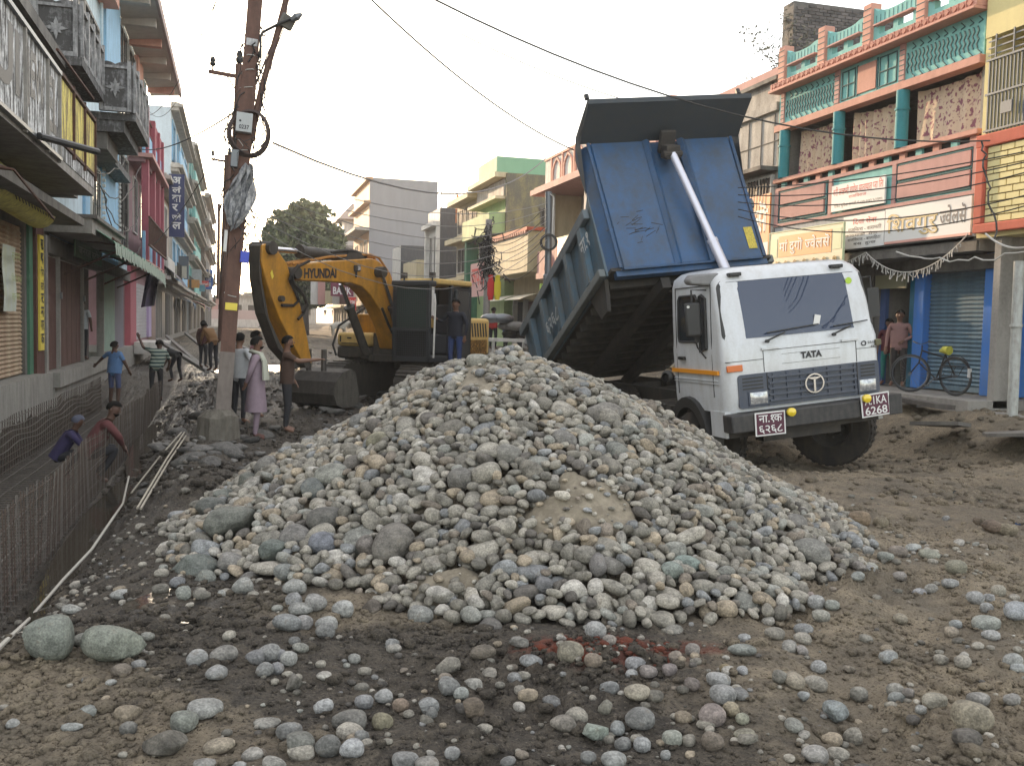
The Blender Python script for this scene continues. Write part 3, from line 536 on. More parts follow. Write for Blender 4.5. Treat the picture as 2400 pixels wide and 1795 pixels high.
def settle(u, d, a, col, pr=None, sink=.3, spin=None, tilt=.15):
    mc_ = sum(col)/3; col = tuple(.45*q+.55*mc_*w_ for q, w_ in zip(col, (1.03, 1.0, .93))) if col[2] > col[0] else col; col = tuple(q*.95 for q in col)
    x, y = xy(u, d); Rm = rotm((0, 0, 1), rng.uniform(0, 6.28) if spin is None else spin, abs(rng.normal())*tilt, rng.uniform(0, 6.28))
    m = max(a); X, Y = np.array([x, x+m*.5, x-m*.5, x, x]), np.array([y, y, y, y+m*.5, y-m*.5]); z = float(np.mean(ground_h(X, Y)))+a[2]*(1-sink)
    STONES.append([pr if pr is not None else int(rng.integers(0, 24) if rng.random() < .4 else rng.integers(0, 17)), (x, y, z), Matrix.Rotation(-_az, 3, 'Z') @ Rm, a, tuple(col), (u, d)])
for (x, y, w_, h_, c) in LOOSE:
    z0 = 0.02
    for _ in range(3):
        p = onZ(x, y, z0); z0 = float(ground_h(p.x, p.y))+.03
    u, d = ud(p.x, p.y); k = d/2200/2; wl = w_*k
    a = (wl, wl*rng.uniform(.72, .95), min(h_*k*1.05, wl*.85))
    if h_ > w_*1.05: a = (h_*k*1.1, w_*k, w_*k*.7); settle(u, d, a, c, sink=.25, spin=R(80))
    else: settle(u, d, a, c, sink=.25 if w_ < 100 else .15, spin=R(rng.uniform(-25, 25)))
nloose = len(STONES)
n = 0
while n < 1100:                                       # smaller ones strewn between
    u, d = rng.uniform(-3.8, 6.5), rng.uniform(3.2, 11)
    if rng.random() > (.25+.75*float(sstep(-.15, .35, fbm(np.array(u*1.3), np.array(d*1.3), 3, 12)))): continue
    if pile_h(np.array(u), np.array(d)) > .05 or abs(u) > d*.56+.3: continue
    if u > 2.8 and d > 7.6 and rng.random() < .85: continue
    if u < -1.2 and d < 4.4 and rng.random() < .75: continue
    s = float(np.clip(rng.lognormal(-4.25, .55), .005, .05)); settle(u, d, (s*1.2, s, s*.7), _pc[rng.choice(len(PAL), p=_pw)]*rng.uniform(.55, .85), sink=.4); n += 1
n = 0
while n < 650:                                       # wet rubble of the far roadway
    y = 11+40*rng.random()**1.6; x = rng.uniform(-1.2, 10 if y > 18 else 3)
    s = float(np.clip(rng.lognormal(-2.75, .45), .03, .2)); g = rng.uniform(.05, .2)
    if 6 < x < 10 and y < 19.5: continue
    u, d = ud(x, y); 
    if pile_h(np.array(u), np.array(d)) > -.1: continue
    settle(u, d, (s*1.3, s, s*.5), (g, g*.95, g*.87), sink=.35, pr=18+n % 6); n += 1
M_sand = worn('grey_sand', (.27, .235, .175), (.13, .11, .08), .8, 7, rough=.95, streak=0, bump=.6, lo=.36, hi=.6, fine=50)
# the sand and fines that fill the hollows of the heap
sv = np.stack([XX, YY, SANDH+.02*fbm(UU*14, DD*14, 4, 33)+.01*fbm(UU*45, DD*45, 2, 34)-.015], -1); sm_ = (SAND > .2) & (PH > .03)
jj, ii = np.where(sm_[:-1, :-1] & sm_[1:, :-1] & sm_[:-1, 1:] & sm_[1:, 1:]); idx = jj*NU+ii; Fs = np.stack([idx, idx+1, idx+NU+1, idx+NU], -1); us, inv = np.unique(Fs, return_inverse=True)
vv = sv.reshape(-1, 3)[us]; tag(link('sand_fill', fast_mesh('sand_fill', vv, inv.reshape(-1, 4), [M_sand], True, np.tile([.95, 0, 0, 1.], (len(vv), 1)))), 'greyish sand and fines showing between the stones of the heap', 'sand', None, 'stuff')
# --- which ones are single things: the 300 that show largest
vis = []
for k, (pr, loc, R3, a, c, (u, d)) in enumerate(STONES):
    x, y, z = pxof(loc)
    if not (-30 < x < 2430 and 700 < y < 1830): continue
    if k < npile:
        j, i = int((d-D0)/RES), int((u-U0)/RES)
        hh = H[max(j-2, 0):j+3, max(i-2, 0):i+3].mean()
        if hh > loc[2]+a[2]*1.25: continue
        if d > 9.2: continue
    vis.append(((a[0]*a[1]*a[2])**(1/3)/z, k))
vis.sort(reverse=True); single_ids = [k for s, k in vis[:298]]; sset = set(single_ids)
def colour_word(c):
    m = sum(c)/3; w_ = c[0]-c[2]
    if c[0] > .25 and m > .24 and w_ < .045: return 'pale'
    if m < .11: return 'dark brown' if w_ > .03 else 'dark grey'
    if w_ > .085: return 'yellowish brown'
    if w_ > .05: return 'tan'
    if w_ < -.012: return 'blue grey'
    if c[1] > c[0]+.004: return 'greenish grey'
    return 'light grey' if m > .23 else 'mid grey'
def size_word(a):
    s = (a[0]*a[1]*a[2])**(1/3)
    return 'big' if s > .12 else 'large' if s > .085 else 'medium' if s > .055 else 'small'
LANDM = [((1380, 1760), 'at the bottom centre'), ((900, 1700), 'in dark mud left of bottom centre'), ((400, 1720), 'in the bottom left corner mud'), ((190, 1500), 'beside the rope on the left'), ((520, 1490), 'by the small puddle on the left'), ((680, 1430), 'in the cluster before the pile left foot'),
 ((620, 1550), 'in the lower left cobble cluster'), ((1060, 1600), 'in the cluster below the pile centre'), ((1340, 1530), 'just in front of the pile foot centre'), ((1580, 1560), 'around the red crushed brick patch'), ((1700, 1650), 'below the red crushed brick patch'), ((1900, 1590), 'on sand right of the red patch'), ((2250, 1660), 'on sand in the lower right corner'),
 ((1880, 1440), 'at the right foot of the pile'), ((2320, 1430), 'clustered at the right picture edge'), ((2100, 1310), 'beyond the right foot of the pile'), ((2340, 1240), 'sitting in the wet silt at far right'), ((2030, 1220), 'sitting in wet silt beside the pile'),
 ((480, 1250), 'on the left foot of the pile'), ((560, 1080), 'on the left shoulder of the pile'), ((750, 1180), 'on the left slope of the pile'), ((930, 1240), 'low in the middle of the pile'), ((900, 1050), 'on the upper left slope of the pile'), ((1080, 870), 'near the top of the pile'), ((1400, 950), 'on the upper right slope below the tipper'), ((1450, 1150), 'in the right middle of the pile'),
 ((1650, 1130), 'on the slope below the truck bumper'), ((1880, 1200), 'on the right shoulder of the pile'), ((1700, 1330), 'low on the right side of the pile'), ((1400, 1380), 'on the front lobe of the pile'), ((1150, 1250), 'beside the sandy hollow in the pile'), ((1750, 1430), 'where the pile meets sandy ground')]
def place_word(x, y): return min(LANDM, key=lambda q: (q[0][0]-x)**2+((q[0][1]-y)*1.3)**2)[1]
labs = {}
SP = {0: 'biggest boulder of the pile, brown grey and egg shaped, low in the middle', 3: 'large angular greenish rock slab on the left foot of the pile', npile: 'big rounded boulder upright beside the rope, left of two', npile+1: 'long low greenish boulder, right one of the pair beside the rope'}
for k in single_ids:
    pr, loc, R3, a, c, (u, d) = STONES[k]; x, y, z = pxof(loc)
    shape = 'broken stone' if pr >= 18 else 'rounded cobble'
    lab = SP.get(k) or '%s %s %s %s' % (size_word(a), colour_word(c), shape, place_word(x, y))
    labs.setdefault(lab, []).append(k)
for lab, ks in labs.items():
    ks = sorted(ks, key=lambda k: pxof(STONES[k][1])[0]); nk = len(ks)
    pos = {1: [''], 2: ['left ', 'right '], 3: ['leftmost ', 'middle ', 'rightmost ']}.get(nk) or ['leftmost ']+[w_+' from left ' for w_ in ('second', 'third', 'fourth', 'fifth', 'sixth', 'seventh', 'eighth', 'ninth', 'tenth', 'eleventh', 'twelfth')][:nk-2]+['rightmost ']
    for q_, k in enumerate(ks):
        pr, loc, R3, a, c, _ = STONES[k]
        o = bpy.data.objects.new('stone', PM[pr]); COL.objects.link(o)
        o.matrix_world = Matrix.Translation(loc) @ R3.to_4x4() @ Matrix.Diagonal((a[0], a[1], a[2], 1)); o.color = (c[0], c[1], c[2], 1)
        o['label'] = (pos[min(q_, len(pos)-1)]+lab) if nk > 1 else lab; o['category'] = 'boulder' if (a[0]*a[1]*a[2])**(1/3) > .12 else 'stone'; o['group'] = 'river stones of the heap and around it'
# mud clods and crumbs kicked up over the ground
cl = []
for i in range(6):
    v = ico(1)[0]; cl.append(v*(1+.5*n3(v, 300+i, 1.1))[:, None])
CF_ = ico(1)[1]; cv, cf, cc = [], [], []; co = 0; NC = 60000
near = np.arange(NC) < NC*.72; dA = np.where(near, 3.2+5.5*rng.random(NC)**1.7, 8+16*rng.random(NC)**1.4); uA = rng.uniform(-1, 1, NC)*(.6*dA+.2); xA, yA = xy(uA, dA); zA = zone(xA, yA)
ok_ = (rng.random(NC) < .12+.95*sstep(-.1, .35, fbm(xA*1.1, yA*1.1, 3, 70))*(1.15-.6*zA)) & (pile_h(uA, dA) <= 0) & (xA > -3.5) & ~((xA > -3.45) & (xA < -1.7) & (yA > 6))
sel = np.where(ok_)[0]; sel = sel[rng.permutation(len(sel))[:12500]]; gA = ground_h(xA[sel], yA[sel]); rdA = (np.clip(1.4*bump2(uA[sel], dA[sel], .62, 5.0, .45, .22), 0, 1) > .5) & (rng.random(len(sel)) < .6)
for n, (q, z, rd) in enumerate(zip(sel, gA, rdA)):
    d, x, y, zn = dA[q], xA[q], yA[q], zA[q]; s_ = float(np.clip(rng.lognormal(-4.3 if d < 9 else -3.4, .5), .006, .075)); a_ = rng.uniform(0, 6.28)
    v = cl[n % 6]*np.array([s_*1.3, s_, s_*.7]); v = np.stack([v[:, 0]*math.cos(a_)-v[:, 1]*math.sin(a_)+x, v[:, 0]*math.sin(a_)+v[:, 1]*math.cos(a_)+y, v[:, 2]+z+s_*.15], -1)
    cv.append(v); cf.append(CF_+co); co += len(v); cc.append(np.tile([zn, 1. if rd else 0., .3 if d > 9 else 0, 1.], (len(v), 1)))
tag(link('mud_clods', fast_mesh('mud_clods', np.concatenate(cv), np.concatenate(cf), [M_ground], False, np.concatenate(cc))), 'crumbs and clods of churned mud strewn over the street', 'mud', None, 'stuff')
VS, FS, CS = [], [], []; off = 0
for k, (pr, loc, R3, a, c, _) in enumerate(STONES):
    if k in sset: continue
    v, f = PROTO[pr][1], ICO2_F
    VS.append((v*np.array(a)) @ np.array(R3).T+np.array(loc)); FS.append(f+off); off += len(v); CS.append(np.tile(np.array([c[0], c[1], c[2], 1.]), (len(v), 1)))
rest = link('stone_heap', fast_mesh('stone_heap', np.concatenate(VS), np.concatenate(FS), [M_stone], True, np.concatenate(CS)))
tag(rest, 'the mass of smaller grey river stones of the heap and the rubble', 'stones', None, 'stuff')
# ================================================================= buildings: helpers
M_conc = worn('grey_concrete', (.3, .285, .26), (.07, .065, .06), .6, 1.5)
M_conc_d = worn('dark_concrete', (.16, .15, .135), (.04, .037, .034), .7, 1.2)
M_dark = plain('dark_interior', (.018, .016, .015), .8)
M_glass = plain('window_glass', (.02, .025, .03), .08, spec=.7)
M_turq = worn('turquoise_paint', (.2, .5, .47), (.1, .2, .19), .35, 1.5); M_turq2 = worn('deep_teal_paint', (.04, .25, .28), (.03, .1, .11), .4, 2)
M_groove = plain('dark_teal_groove', (.02, .09, .10), .7)
M_pink = worn('salmon_paint', (.58, .29, .22), (.3, .16, .13), .4, 1.6); M_pink2 = worn('dusty_pink_paint', (.5, .27, .24), (.3, .17, .15), .35, 1.5)
M_blue = worn('bright_blue_paint', (.04, .19, .6), (.12, .2, .33), .5, 2.5, lo=.36)
M_tile = worn('teal_tiles', (.03, .16, .25), (.02, .07, .1), .4, 4, rough=.35)
M_yel = worn('cream_yellow_paint', (.66, .57, .27), (.4, .33, .18), .3, 1.4); M_red = worn('brick_red_paint', (.47, .1, .06), (.25, .08, .05), .4, 2)
M_white = worn('old_white_paint', (.62, .6, .56), (.2, .18, .15), .5, 1.6); M_offw = worn('dirty_white_plaster', (.5, .47, .42), (.12, .1, .08), .75, 1.2, lo=.38)
M_steel = plain('grey_steel', (.16, .17, .18), .45, .6); M_rust = worn('rusty_iron', (.1, .045, .03), (.03, .018, .014), .7, 6, rough=.8); M_black = plain('black_metal', (.02, .02, .02), .5)
M_shut = worn('blue_grey_shutter_paint', (.16, .25, .31), (.07, .09, .1), .6, 2, rough=.5, metal=.2)
M_wire = plain('black_cable', (.025, .022, .02), .6); M_wirel = plain('pale_cable', (.42, .41, .38), .6)
M_brown = worn('brown_wood', (.1, .035, .025), (.035, .02, .015), .6, 3, rough=.6)
M_cream = worn('cream_plaster', (.55, .47, .3), (.25, .2, .13), .45, 1.2); M_green = worn('green_plaster', (.33, .44, .2), (.15, .18, .1), .5, 1.2); M_dgreen = worn('dark_green_paint', (.07, .2, .12), (.03, .08, .05), .5, 2)
M_grey = worn('smooth_grey_render', (.25, .25, .26), (.18, .18, .18), .5, .5, bump=.03); M_orange = worn('sunset_tinted_plaster', (.42, .23, .11), (.3, .17, .09), .3, 1)  # the orange carries the low sun's warm light on the grey building's front
M_moss = worn('stained_mossy_plaster', (.3, .26, .1), (.1, .095, .085), .9, .8, lo=.32, hi=.55, bump=.2); M_blackw = worn('black_stained_wall', (.05, .052, .058), (.2, .2, .2), .35, 2.5, lo=.5, hi=.75)
M_lilac = worn('lilac_paint', (.5, .4, .6), (.25, .2, .3), .4, 2); M_ochre = worn('ochre_paint', (.42, .27, .05), (.2, .13, .05), .4, 2)
def printm(name, c): return plain(name, c, .55)
P_white = printm('sign_white', (.68, .68, .66)); P_red = printm('sign_red', (.6, .05, .04)); P_or = printm('sign_orange', (.72, .23, .06)); P_black = printm('sign_black', (.02, .02, .025)); P_yel = printm('sign_yellow', (.75, .6, .08)); P_cream = printm('sign_cream', (.66, .6, .42))
P_gold = printm('sign_gold', (.32, .21, .06)); P_navy = printm('sign_navy', (.03, .04, .12)); P_grn = printm('sign_green', (.42, .62, .1)); P_mag = printm('sign_magenta', (.5, .03, .1)); P_lgreen = printm('sign_pale_green', (.5, .58, .36))
class Fc:
    """a street front: side -1 right (looks to -X), +1 left (looks to +X); w is metres out of the wall"""
    def __init__(s, X0, sd): s.X0 = X0; s.sd = sd
    def p(s, Y, Z, w=0): return Vector((s.X0+s.sd*w, Y, Z))
    def b(s, mb, y0, y1, z0, z1, w0, w1, mi=0):
        a, c = s.X0+s.sd*w0, s.X0+s.sd*w1
        return mb.box(min(a, c), max(a, c), min(y0, y1), max(y0, y1), z0, z1, mi)
    def box(s, name, par, mat, *rs, bevel=0, label=None, stuff=False):
        mb = MB()
        for r in rs: s.b(mb, *r)
        return part(name, mb, mat, par, bevel=bevel, label=label, stuff=stuff)
    def text(s, mb, body, y0, y1, z0, z1, w, mi=0, bold=0):
        """reads left to right for someone in the street"""
        yl, yr = (max(y0, y1), min(y0, y1)) if s.sd < 0 else (min(y0, y1), max(y0, y1))
        U = Vector((0, -1, 0)) if s.sd < 0 else Vector((0, 1, 0))
        put_text(mb, body, s.p(yl, z0, w), U, (0, 0, 1), abs(y1-y0), z1-z0, mi, bold)
def window(F, par, y0, y1, z0, z1, w=0, frame=None, bars=0, hb=0, pane=None, nm=2, fw=.06):
    wn = F.box('window', par, pane or M_glass, (y0, y1, z0, z1, w-.05, w+.015))
    mb = MB()
    for r in ((y0-fw, y0, z0-fw, z1+fw), (y1, y1+fw, z0-fw, z1+fw), (y0, y1, z0-fw, z0), (y0, y1, z1, z1+fw)): F.b(mb, *r, w-.02, w+.07)
    for k in range(1, nm): yy = y0+(y1-y0)*k/nm; F.b(mb, yy-.02, yy+.02, z0, z1, w+.015, w+.05)
    part('frame', mb, frame or M_conc, wn)
    if bars or hb:
        mb = MB()
        for k in range(1, bars+1): yy = y0+(y1-y0)*k/(bars+1); F.b(mb, yy-.01, yy+.01, z0, z1, w+.075, w+.095)
        for k in range(1, hb+1): zz = z0+(z1-z0)*k/(hb+1); F.b(mb, y0, y1, zz-.01, zz+.01, w+.06, w+.074)
        part('grille', mb, M_black, wn)
    return wn
def shutter(F, par, y0, y1, z0, z1, w, mat, pitch=.09, parts=True, boxh=0):
    n = int((z1-z0)/pitch); prof = [(0, 0), (.012, .15), (.03, .5), (.012, .85), (0, 1)]
    sh = None; me = None
    mb = MB(); F.b(mb, y0, y1, z0, z1, w-.03, w-.01); sh = part('shutter', mb, mat, par)
    if not parts:
        mb = MB()
        for k in range(n): F.b(mb, y0, y1, z0+k*pitch, z0+k*pitch+pitch*.72, w-.01, w+.02)
        part('slats', mb, mat, sh, stuff=True); return sh
    for k in range(n):
        if me is None:
            mb = MB(); vs = []
            for yy in (y0, y1):
                for (o, h) in prof: vs.append(F.p(yy, z0+h*pitch*.86, w-.01+o))
            mb.add(vs, [(i, i+1, i+6, i+5) for i in range(4)]); me = mb.mesh('slat', mat)
        o = link('slat', me, sh, 'world'); o.matrix_basis = Matrix.Translation((0, 0, k*pitch))
    return sh
def cable(mb, a, b, sag, r=.012, n=14, seed=0, jit=0):
    a, b = Vector(a), Vector(b); rr = random.Random(seed); pts = []
    for i in range(n+1):
        t = i/n; p = a.lerp(b, t); p.z -= 4*sag*t*(1-t)
        if 0 < i < n and jit: p += Vector((rr.uniform(-jit, jit), rr.uniform(-jit, jit), rr.uniform(-jit, jit)))
        pts.append(p)
    return mb.tube(pts, r, 5)
# ================================================================= turquoise and pink house, right
F = Fc(13.0, -1)
tb = thing('shop_house', 'turquoise and pink three storey shop house with floral curtains behind the truck', 'building', (13, 17.6, .6))
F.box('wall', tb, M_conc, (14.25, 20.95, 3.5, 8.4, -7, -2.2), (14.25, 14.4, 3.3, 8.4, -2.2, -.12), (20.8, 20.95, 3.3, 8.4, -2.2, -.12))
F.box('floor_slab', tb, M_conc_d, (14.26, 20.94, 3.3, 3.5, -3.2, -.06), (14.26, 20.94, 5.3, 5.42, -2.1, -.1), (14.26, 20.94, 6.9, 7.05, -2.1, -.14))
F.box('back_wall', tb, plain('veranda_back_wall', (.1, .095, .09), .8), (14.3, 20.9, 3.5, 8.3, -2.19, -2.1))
F.box('front_panel', tb, M_turq, (14.25, 20.95, 4.32, 5.28, -.12, 0), (14.25, 20.95, 6.82, 7.6, -.14, 0))
F.box('beam', tb, M_pink, (14.22, 20.98, 6.66, 6.82, -.15, .12), bevel=.01); F.box('railing', tb, M_pink, (14.22, 20.98, 5.4, 5.5, -.14, .1), bevel=.01)
F.box('ledge', tb, M_pink, (14.2, 21.0, 7.6, 7.66, -.2, .32), (14.2, 21.0, 7.66, 7.82, -.2, .26), bevel=.01)
mb = MB()                                                      # diamonds along the ledge
for k in range(34):
    y = 14.35+k*.195; mb.prism([(y-.07, 7.74), (y, 7.805), (y+.07, 7.74), (y, 7.675)], .26, .29, O=(13, 0, 0), U=(0, 1, 0), V=(0, 0, 1), W=(-1, 0, 0))
    F.b(mb, y+.09, y+.105, 7.67, 7.81, .26, .285)
part('diamond_frieze', mb, worn('salmon_frieze', (.45, .2, .15), (.25, .12, .1), .4, 3), tb)
pil = [(20.93, 20.66), (19.29, 19.02), (17.66, 17.39), (16.0, 15.75), (14.5, 14.25)]
for (a, c) in pil:
    pp = F.box('parapet_pillar', tb, M_pink, (c, a, 7.82, 8.72, -.16, .1), bevel=.015)
    mb = MB(); [F.b(mb, c+.005, a-.005, 7.95+.13*k, 7.965+.13*k, .1, .108) for k in range(6)]; part('groove', mb, M_groove, pp)
for (a, c) in zip(pil[:-1], pil[1:]):
    y1, y0 = a[1], c[0]; m_ = (y0+y1)/2
    F.box('parapet_wall', tb, M_turq, (y0, y1, 7.82, 8.02, -.12, .02), (y0, y0+.18, 8.02, 8.2, -.12, .02), (y1-.18, y1, 8.02, 8.2, -.12, .02), (m_-.07, m_+.07, 8.02, 8.2, -.12, .02))
    F.box('parapet_slab', tb, M_pink2, (y0+.1, y1-.1, 8.19, 8.22, -.06, .12))
    mb = MB(); n_ = 12; poly = [(y0, 8.22)]+[(y1, 8.22)]+[(y1-(y1-y0)*t/n_, 8.4+.2*(abs(2*t/n_-1)**3)+.05*(abs(2*t/n_-1) < .75)) for t in range(n_+1)]
    mb.prism(poly, -.12, .03, O=(13, 0, 0), U=(0, 1, 0), V=(0, 0, 1), W=(-1, 0, 0)); wv = part('parapet_wave', mb, M_turq, tb)
    mb = MB(); [F.b(mb, y0+.1+(y1-y0-.2)*k/9, y0+.11+(y1-y0-.2)*k/9, 8.24, 8.42, .03, .036) for k in range(10)]; part('groove', mb, M_groove, wv)
for (a, c) in ((20.84, 20.7), (18.66, 18.5), (16.5, 16.35)):
    F.box('pilaster', tb, M_pink2, (c, a, 6.82, 7.6, 0, .04))
    mb = MB(); [F.b(mb, c, a, 6.86+.1*k, 6.88+.1*k, .04, .046) for k in range(7)]; part('groove', mb, M_groove, tb)
def zig(y0, y1):                                                   # relief of upright zigzags with chevrons above and below
    mb = MB(); n_ = int((y1-y0)/.105)
    for k in range(n_):
        y = y0+.06+(y1-y0-.12)*k/(n_-1); q = [(y, 6.98), (y+.028, 7.06), (y-.02, 7.13), (y+.028, 7.21), (y-.02, 7.29), (y+.015, 7.38)]
        for a, c in zip(q[:-1], q[1:]): mb.prism([(a[0]-.013, a[1]), (a[0]+.013, a[1]), (c[0]+.013, c[1]), (c[0]-.013, c[1])], 0, .022, O=(13, 0, 0), U=(0, 1, 0), V=(0, 0, 1), W=(-1, 0, 0))
        if k % 2 == 0:
            for z in (6.86, 7.45):
                for s_ in (1, -1): mb.prism([(y-.1, z), (y-.1, z+.02), (y, z+.02+.06*s_*(1 if z > 7 else -1)+.03), (y, z+.06*s_*(1 if z > 7 else -1)+.03)], 0, .015, O=(13, 0, 0), U=(0, 1, 0), V=(0, 0, 1), W=(-1, 0, 0))
    part('zigzag_relief', mb, M_groove, tb)
zig(18.7, 20.66); zig(14.35, 16.33)
F.box('pink_panel', tb, M_pink, (17.25, 17.85, 6.92, 7.5, 0, .03))
mb = MB()
for (a, c) in ((17.95, 18.42), (16.6, 17.15)):
    for z in (6.9, 7.2, 7.5): F.b(mb, a, c, z, z+.02, 0, .025)
    for y in (a, (a+c)/2, c-.02): F.b(mb, y, y+.02, 6.9, 7.52, 0, .025)
F.b(mb, 17.2, 17.24, 6.88, 7.54, 0, .02); F.b(mb, 17.87, 17.9, 6.88, 7.54, 0, .02); part('false_window_relief', mb, M_groove, tb)
for (a, c) in ((20.77, 20.5), (18.58, 18.34), (16.48, 16.24)):
    mb = MB(); ym = (a+c)/2; mb.tube([(12.98, ym, 5.5), (12.98, ym, 6.66)], .13, 16, 0); mb.tube([(12.98, ym, 6.26), (12.98, ym, 6.3)], .15, 16); part('column', mb, M_turq2, tb, smooth=30)
def floral():
    m, t, b = nodemat('floral_curtain_cloth'); L = t.links.new
    gm = N(t, 'ShaderNodeNewGeometry'); n1 = N(t, 'ShaderNodeTexNoise'); n1.inputs['Scale'].default_value = 9; n1.inputs['Detail'].default_value = 5; L(gm.outputs['Position'], n1.inputs['Vector'])
    r = N(t, 'ShaderNodeValToRGB'); e = r.color_ramp.elements; e[0].position = .4; e[0].color = (.24, .09, .12, 1); e[1].position = .44; e[1].color = (.58, .45, .32, 1); x = e.new(.6); x.color = (.6, .47, .34, 1); x = e.new(.68); x.color = (.3, .13, .16, 1)
    L(n1.outputs[0], r.inputs[0]); L(r.outputs[0], b.inputs['Base Color']); b.inputs['Roughness'].default_value = .85; return m
M_floral = floral()
def curtain(F, y0, y1, z0, z1, w, mat, name, label, seed=0, sag=.12, folds=9, par=None, cat='curtain', group=None, amp=.05, drop=0):
    rr = random.Random(seed); ph = [rr.uniform(0, 6) for _ in range(4)]
    def P(i, j):
        s_ = i/70; t = j/14; f = math.sin(s_*folds*6.28+ph[0]+.8*math.sin(s_*9+ph[1]))*amp*(.5+.5*t)+.02*math.sin(s_*31+ph[2]+t*2)
        top = z1-sag*4*s_*(1-s_)-drop*s_; z = top+(z0-top)*t; return F.p(y1+(y0-y1)*s_, z, w+f)
    mb = MB(); mb.grid(P, 71, 15)
    me = mb.mesh(name, mat, True); o = link(name, me); tag(o, label, cat, group); return o
curtain(F, 18.68, 20.4, 5.36, 6.62, -.28, M_floral, 'curtain', 'leftmost floral curtain of the turquoise house veranda, pleated straight down', 1, .06, 13, group='floral curtains on the turquoise house')
curtain(F, 16.52, 18.32, 5.3, 6.64, -.26, M_floral, 'curtain', 'middle floral curtain of the turquoise house, sagging at the top', 2, .1, 8, group='floral curtains on the turquoise house')
curtain(F, 14.5, 16.2, 5.28, 6.62, -.24, M_floral, 'curtain', 'rightmost floral curtain of the turquoise house, nearly flat with a folded edge', 3, .04, 4, group='floral curtains on the turquoise house', amp=.03)
mb = MB()
for k in range(13):
    if k in (4, 9): continue
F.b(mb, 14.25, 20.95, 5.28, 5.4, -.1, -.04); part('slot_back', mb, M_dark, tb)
for k in range(14): y = 14.3+k*.48; F.box('slot_block', tb, M_turq if k % 2 else M_pink, (y, y+.17, 5.28, 5.4, -.04, .02))
F.box('pink_panel', tb, M_pink2, (18.88, 20.68, 4.86, 5.14, 0, .05)); F.box('pink_panel', tb, M_pink2, (18.88, 20.68, 4.5, 4.78, 0, .05)); F.box('pink_panel', tb, M_pink2, (14.4, 16.38, 4.86, 5.14, 0, .05)); F.box('pink_panel', tb, M_pink2, (14.4, 16.38, 4.48, 4.78, 0, .05))
F.box('pink_band', tb, M_pink2, (14.25, 20.95, 5.2, 5.275, 0, .04), (14.25, 20.95, 4.33, 4.4, 0, .04), (18.6, 18.72, 4.4, 5.2, 0, .04), (16.44, 16.56, 4.4, 5.2, 0, .04), (20.8, 20.95, 4.4, 5.2, 0, .04), (14.25, 14.34, 4.4, 5.2, 0, .04))
mb = MB()
for (a, c) in ((18.78, 20.76), (14.36, 16.42)):
    for z in (4.44, 4.8, 5.15): F.b(mb, a, c, z, z+.022, 0, .03)
    for y in (a, c): F.b(mb, y, y+.022, 4.44, 5.17, 0, .03)
part('panel_shadow_line', mb, M_groove, tb)
F.box('sign_backing', tb, worn('grey_white_paint', (.45, .47, .48), (.2, .2, .2), .4, 2), (14.25, 20.95, 3.56, 4.32, -.1, .0))
# ground floor, set back
G = Fc(13.9, -1)
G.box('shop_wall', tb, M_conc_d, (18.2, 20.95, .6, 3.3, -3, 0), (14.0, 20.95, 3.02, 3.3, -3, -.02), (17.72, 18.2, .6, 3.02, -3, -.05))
G.box('shop_pillar', tb, M_blue, (14.05, 14.62, .6, 3.3, -.5, .28), bevel=.02, label='wide bright blue pillar at the near end of the shop'); G.box('shop_pillar', tb, M_blue, (16.5, 16.8, .6, 3.3, -.5, .06), bevel=.02, label='bright blue pillar between doorway and shutter')
G.box('tiled_jamb', tb, M_tile, (16.8, 17.0, .6, 3.02, -.5, .0)); G.box('tiled_jamb', tb, worn('dark_blue_paint', (.03, .07, .2), (.02, .03, .06), .4, 3), (17.72, 17.9, .6, 3.02, -.05, .04))
G.box('interior', tb, plain('dim_green_room', (.05, .055, .04), .8), (17.0, 17.72, .6, 3.02, -1.6, -1.5)); G.box('doorway_floor', tb, M_conc_d, (17.0, 17.72, .55, .62, -1.5, 0))
shutter(G, tb, 14.64, 16.48, .72, 3.0, -.1, M_shut, .085); G.box('shutter_base', tb, M_shut, (14.64, 16.48, .62, .72, -.13, -.05)); G.box('shutter_hood', tb, M_conc_d, (14.3, 16.7, 3.0, 3.28, -.1, .35))
mb = MB(); G.b(mb, 16.95, 17.95, 2.72, 3.02, .12, .16); db = single('shop_sign', mb, [plain('faded_green_sign', (.22, .21, .13), .6)], 'small faded greenish sign board over the dark doorway', 'sign')
# plinth
pl = MB(); pl.box(12.45, 14, 13.6, 22.0, -.1, .58); pl.box(12.2, 12.449, 14.6, 17.2, -.1, .45); pl.box(12.1, 12.45, 9.5, 13.59, -.1, .3); pl.box(12.45, 14, 9.0, 13.59, -.1, .4)
single('plinth', pl, M_conc, None, None, kind='structure').name = 'pavement'
mb = MB(); mb.cbox((12.0, 14.3, .5), (.5, 1.2, .08), (.05, .08, .1)); single('paving_slab', mb, worn('dark_slab', (.1, .09, .08), (.05, .04, .04), .5, 4), 'dark stone slab laid before the blue shop shutter', 'slab')
mb = MB(); mb.prism([(-.5, -.6), (.2, -.75), (.55, -.2), (.4, .5), (-.1, .7), (-.6, .2)], 0, .05, O=(11.35, 11.2, .28), U=(.98, .1, .03), V=(-.1, .98, -.12), W=(0, .1, 1)); mb.prism([(-.4, -.4), (.3, -.3), (.45, .3), (-.2, .5)], 0, .06, O=(11.1, 12.6, .26), U=(.9, .4, -.1), V=(-.4, .9, -.08), W=(.1, .1, 1)); single('broken_slab', mb, M_conc_d, 'broken tilted concrete slabs on the rubble at the right edge', 'slab')
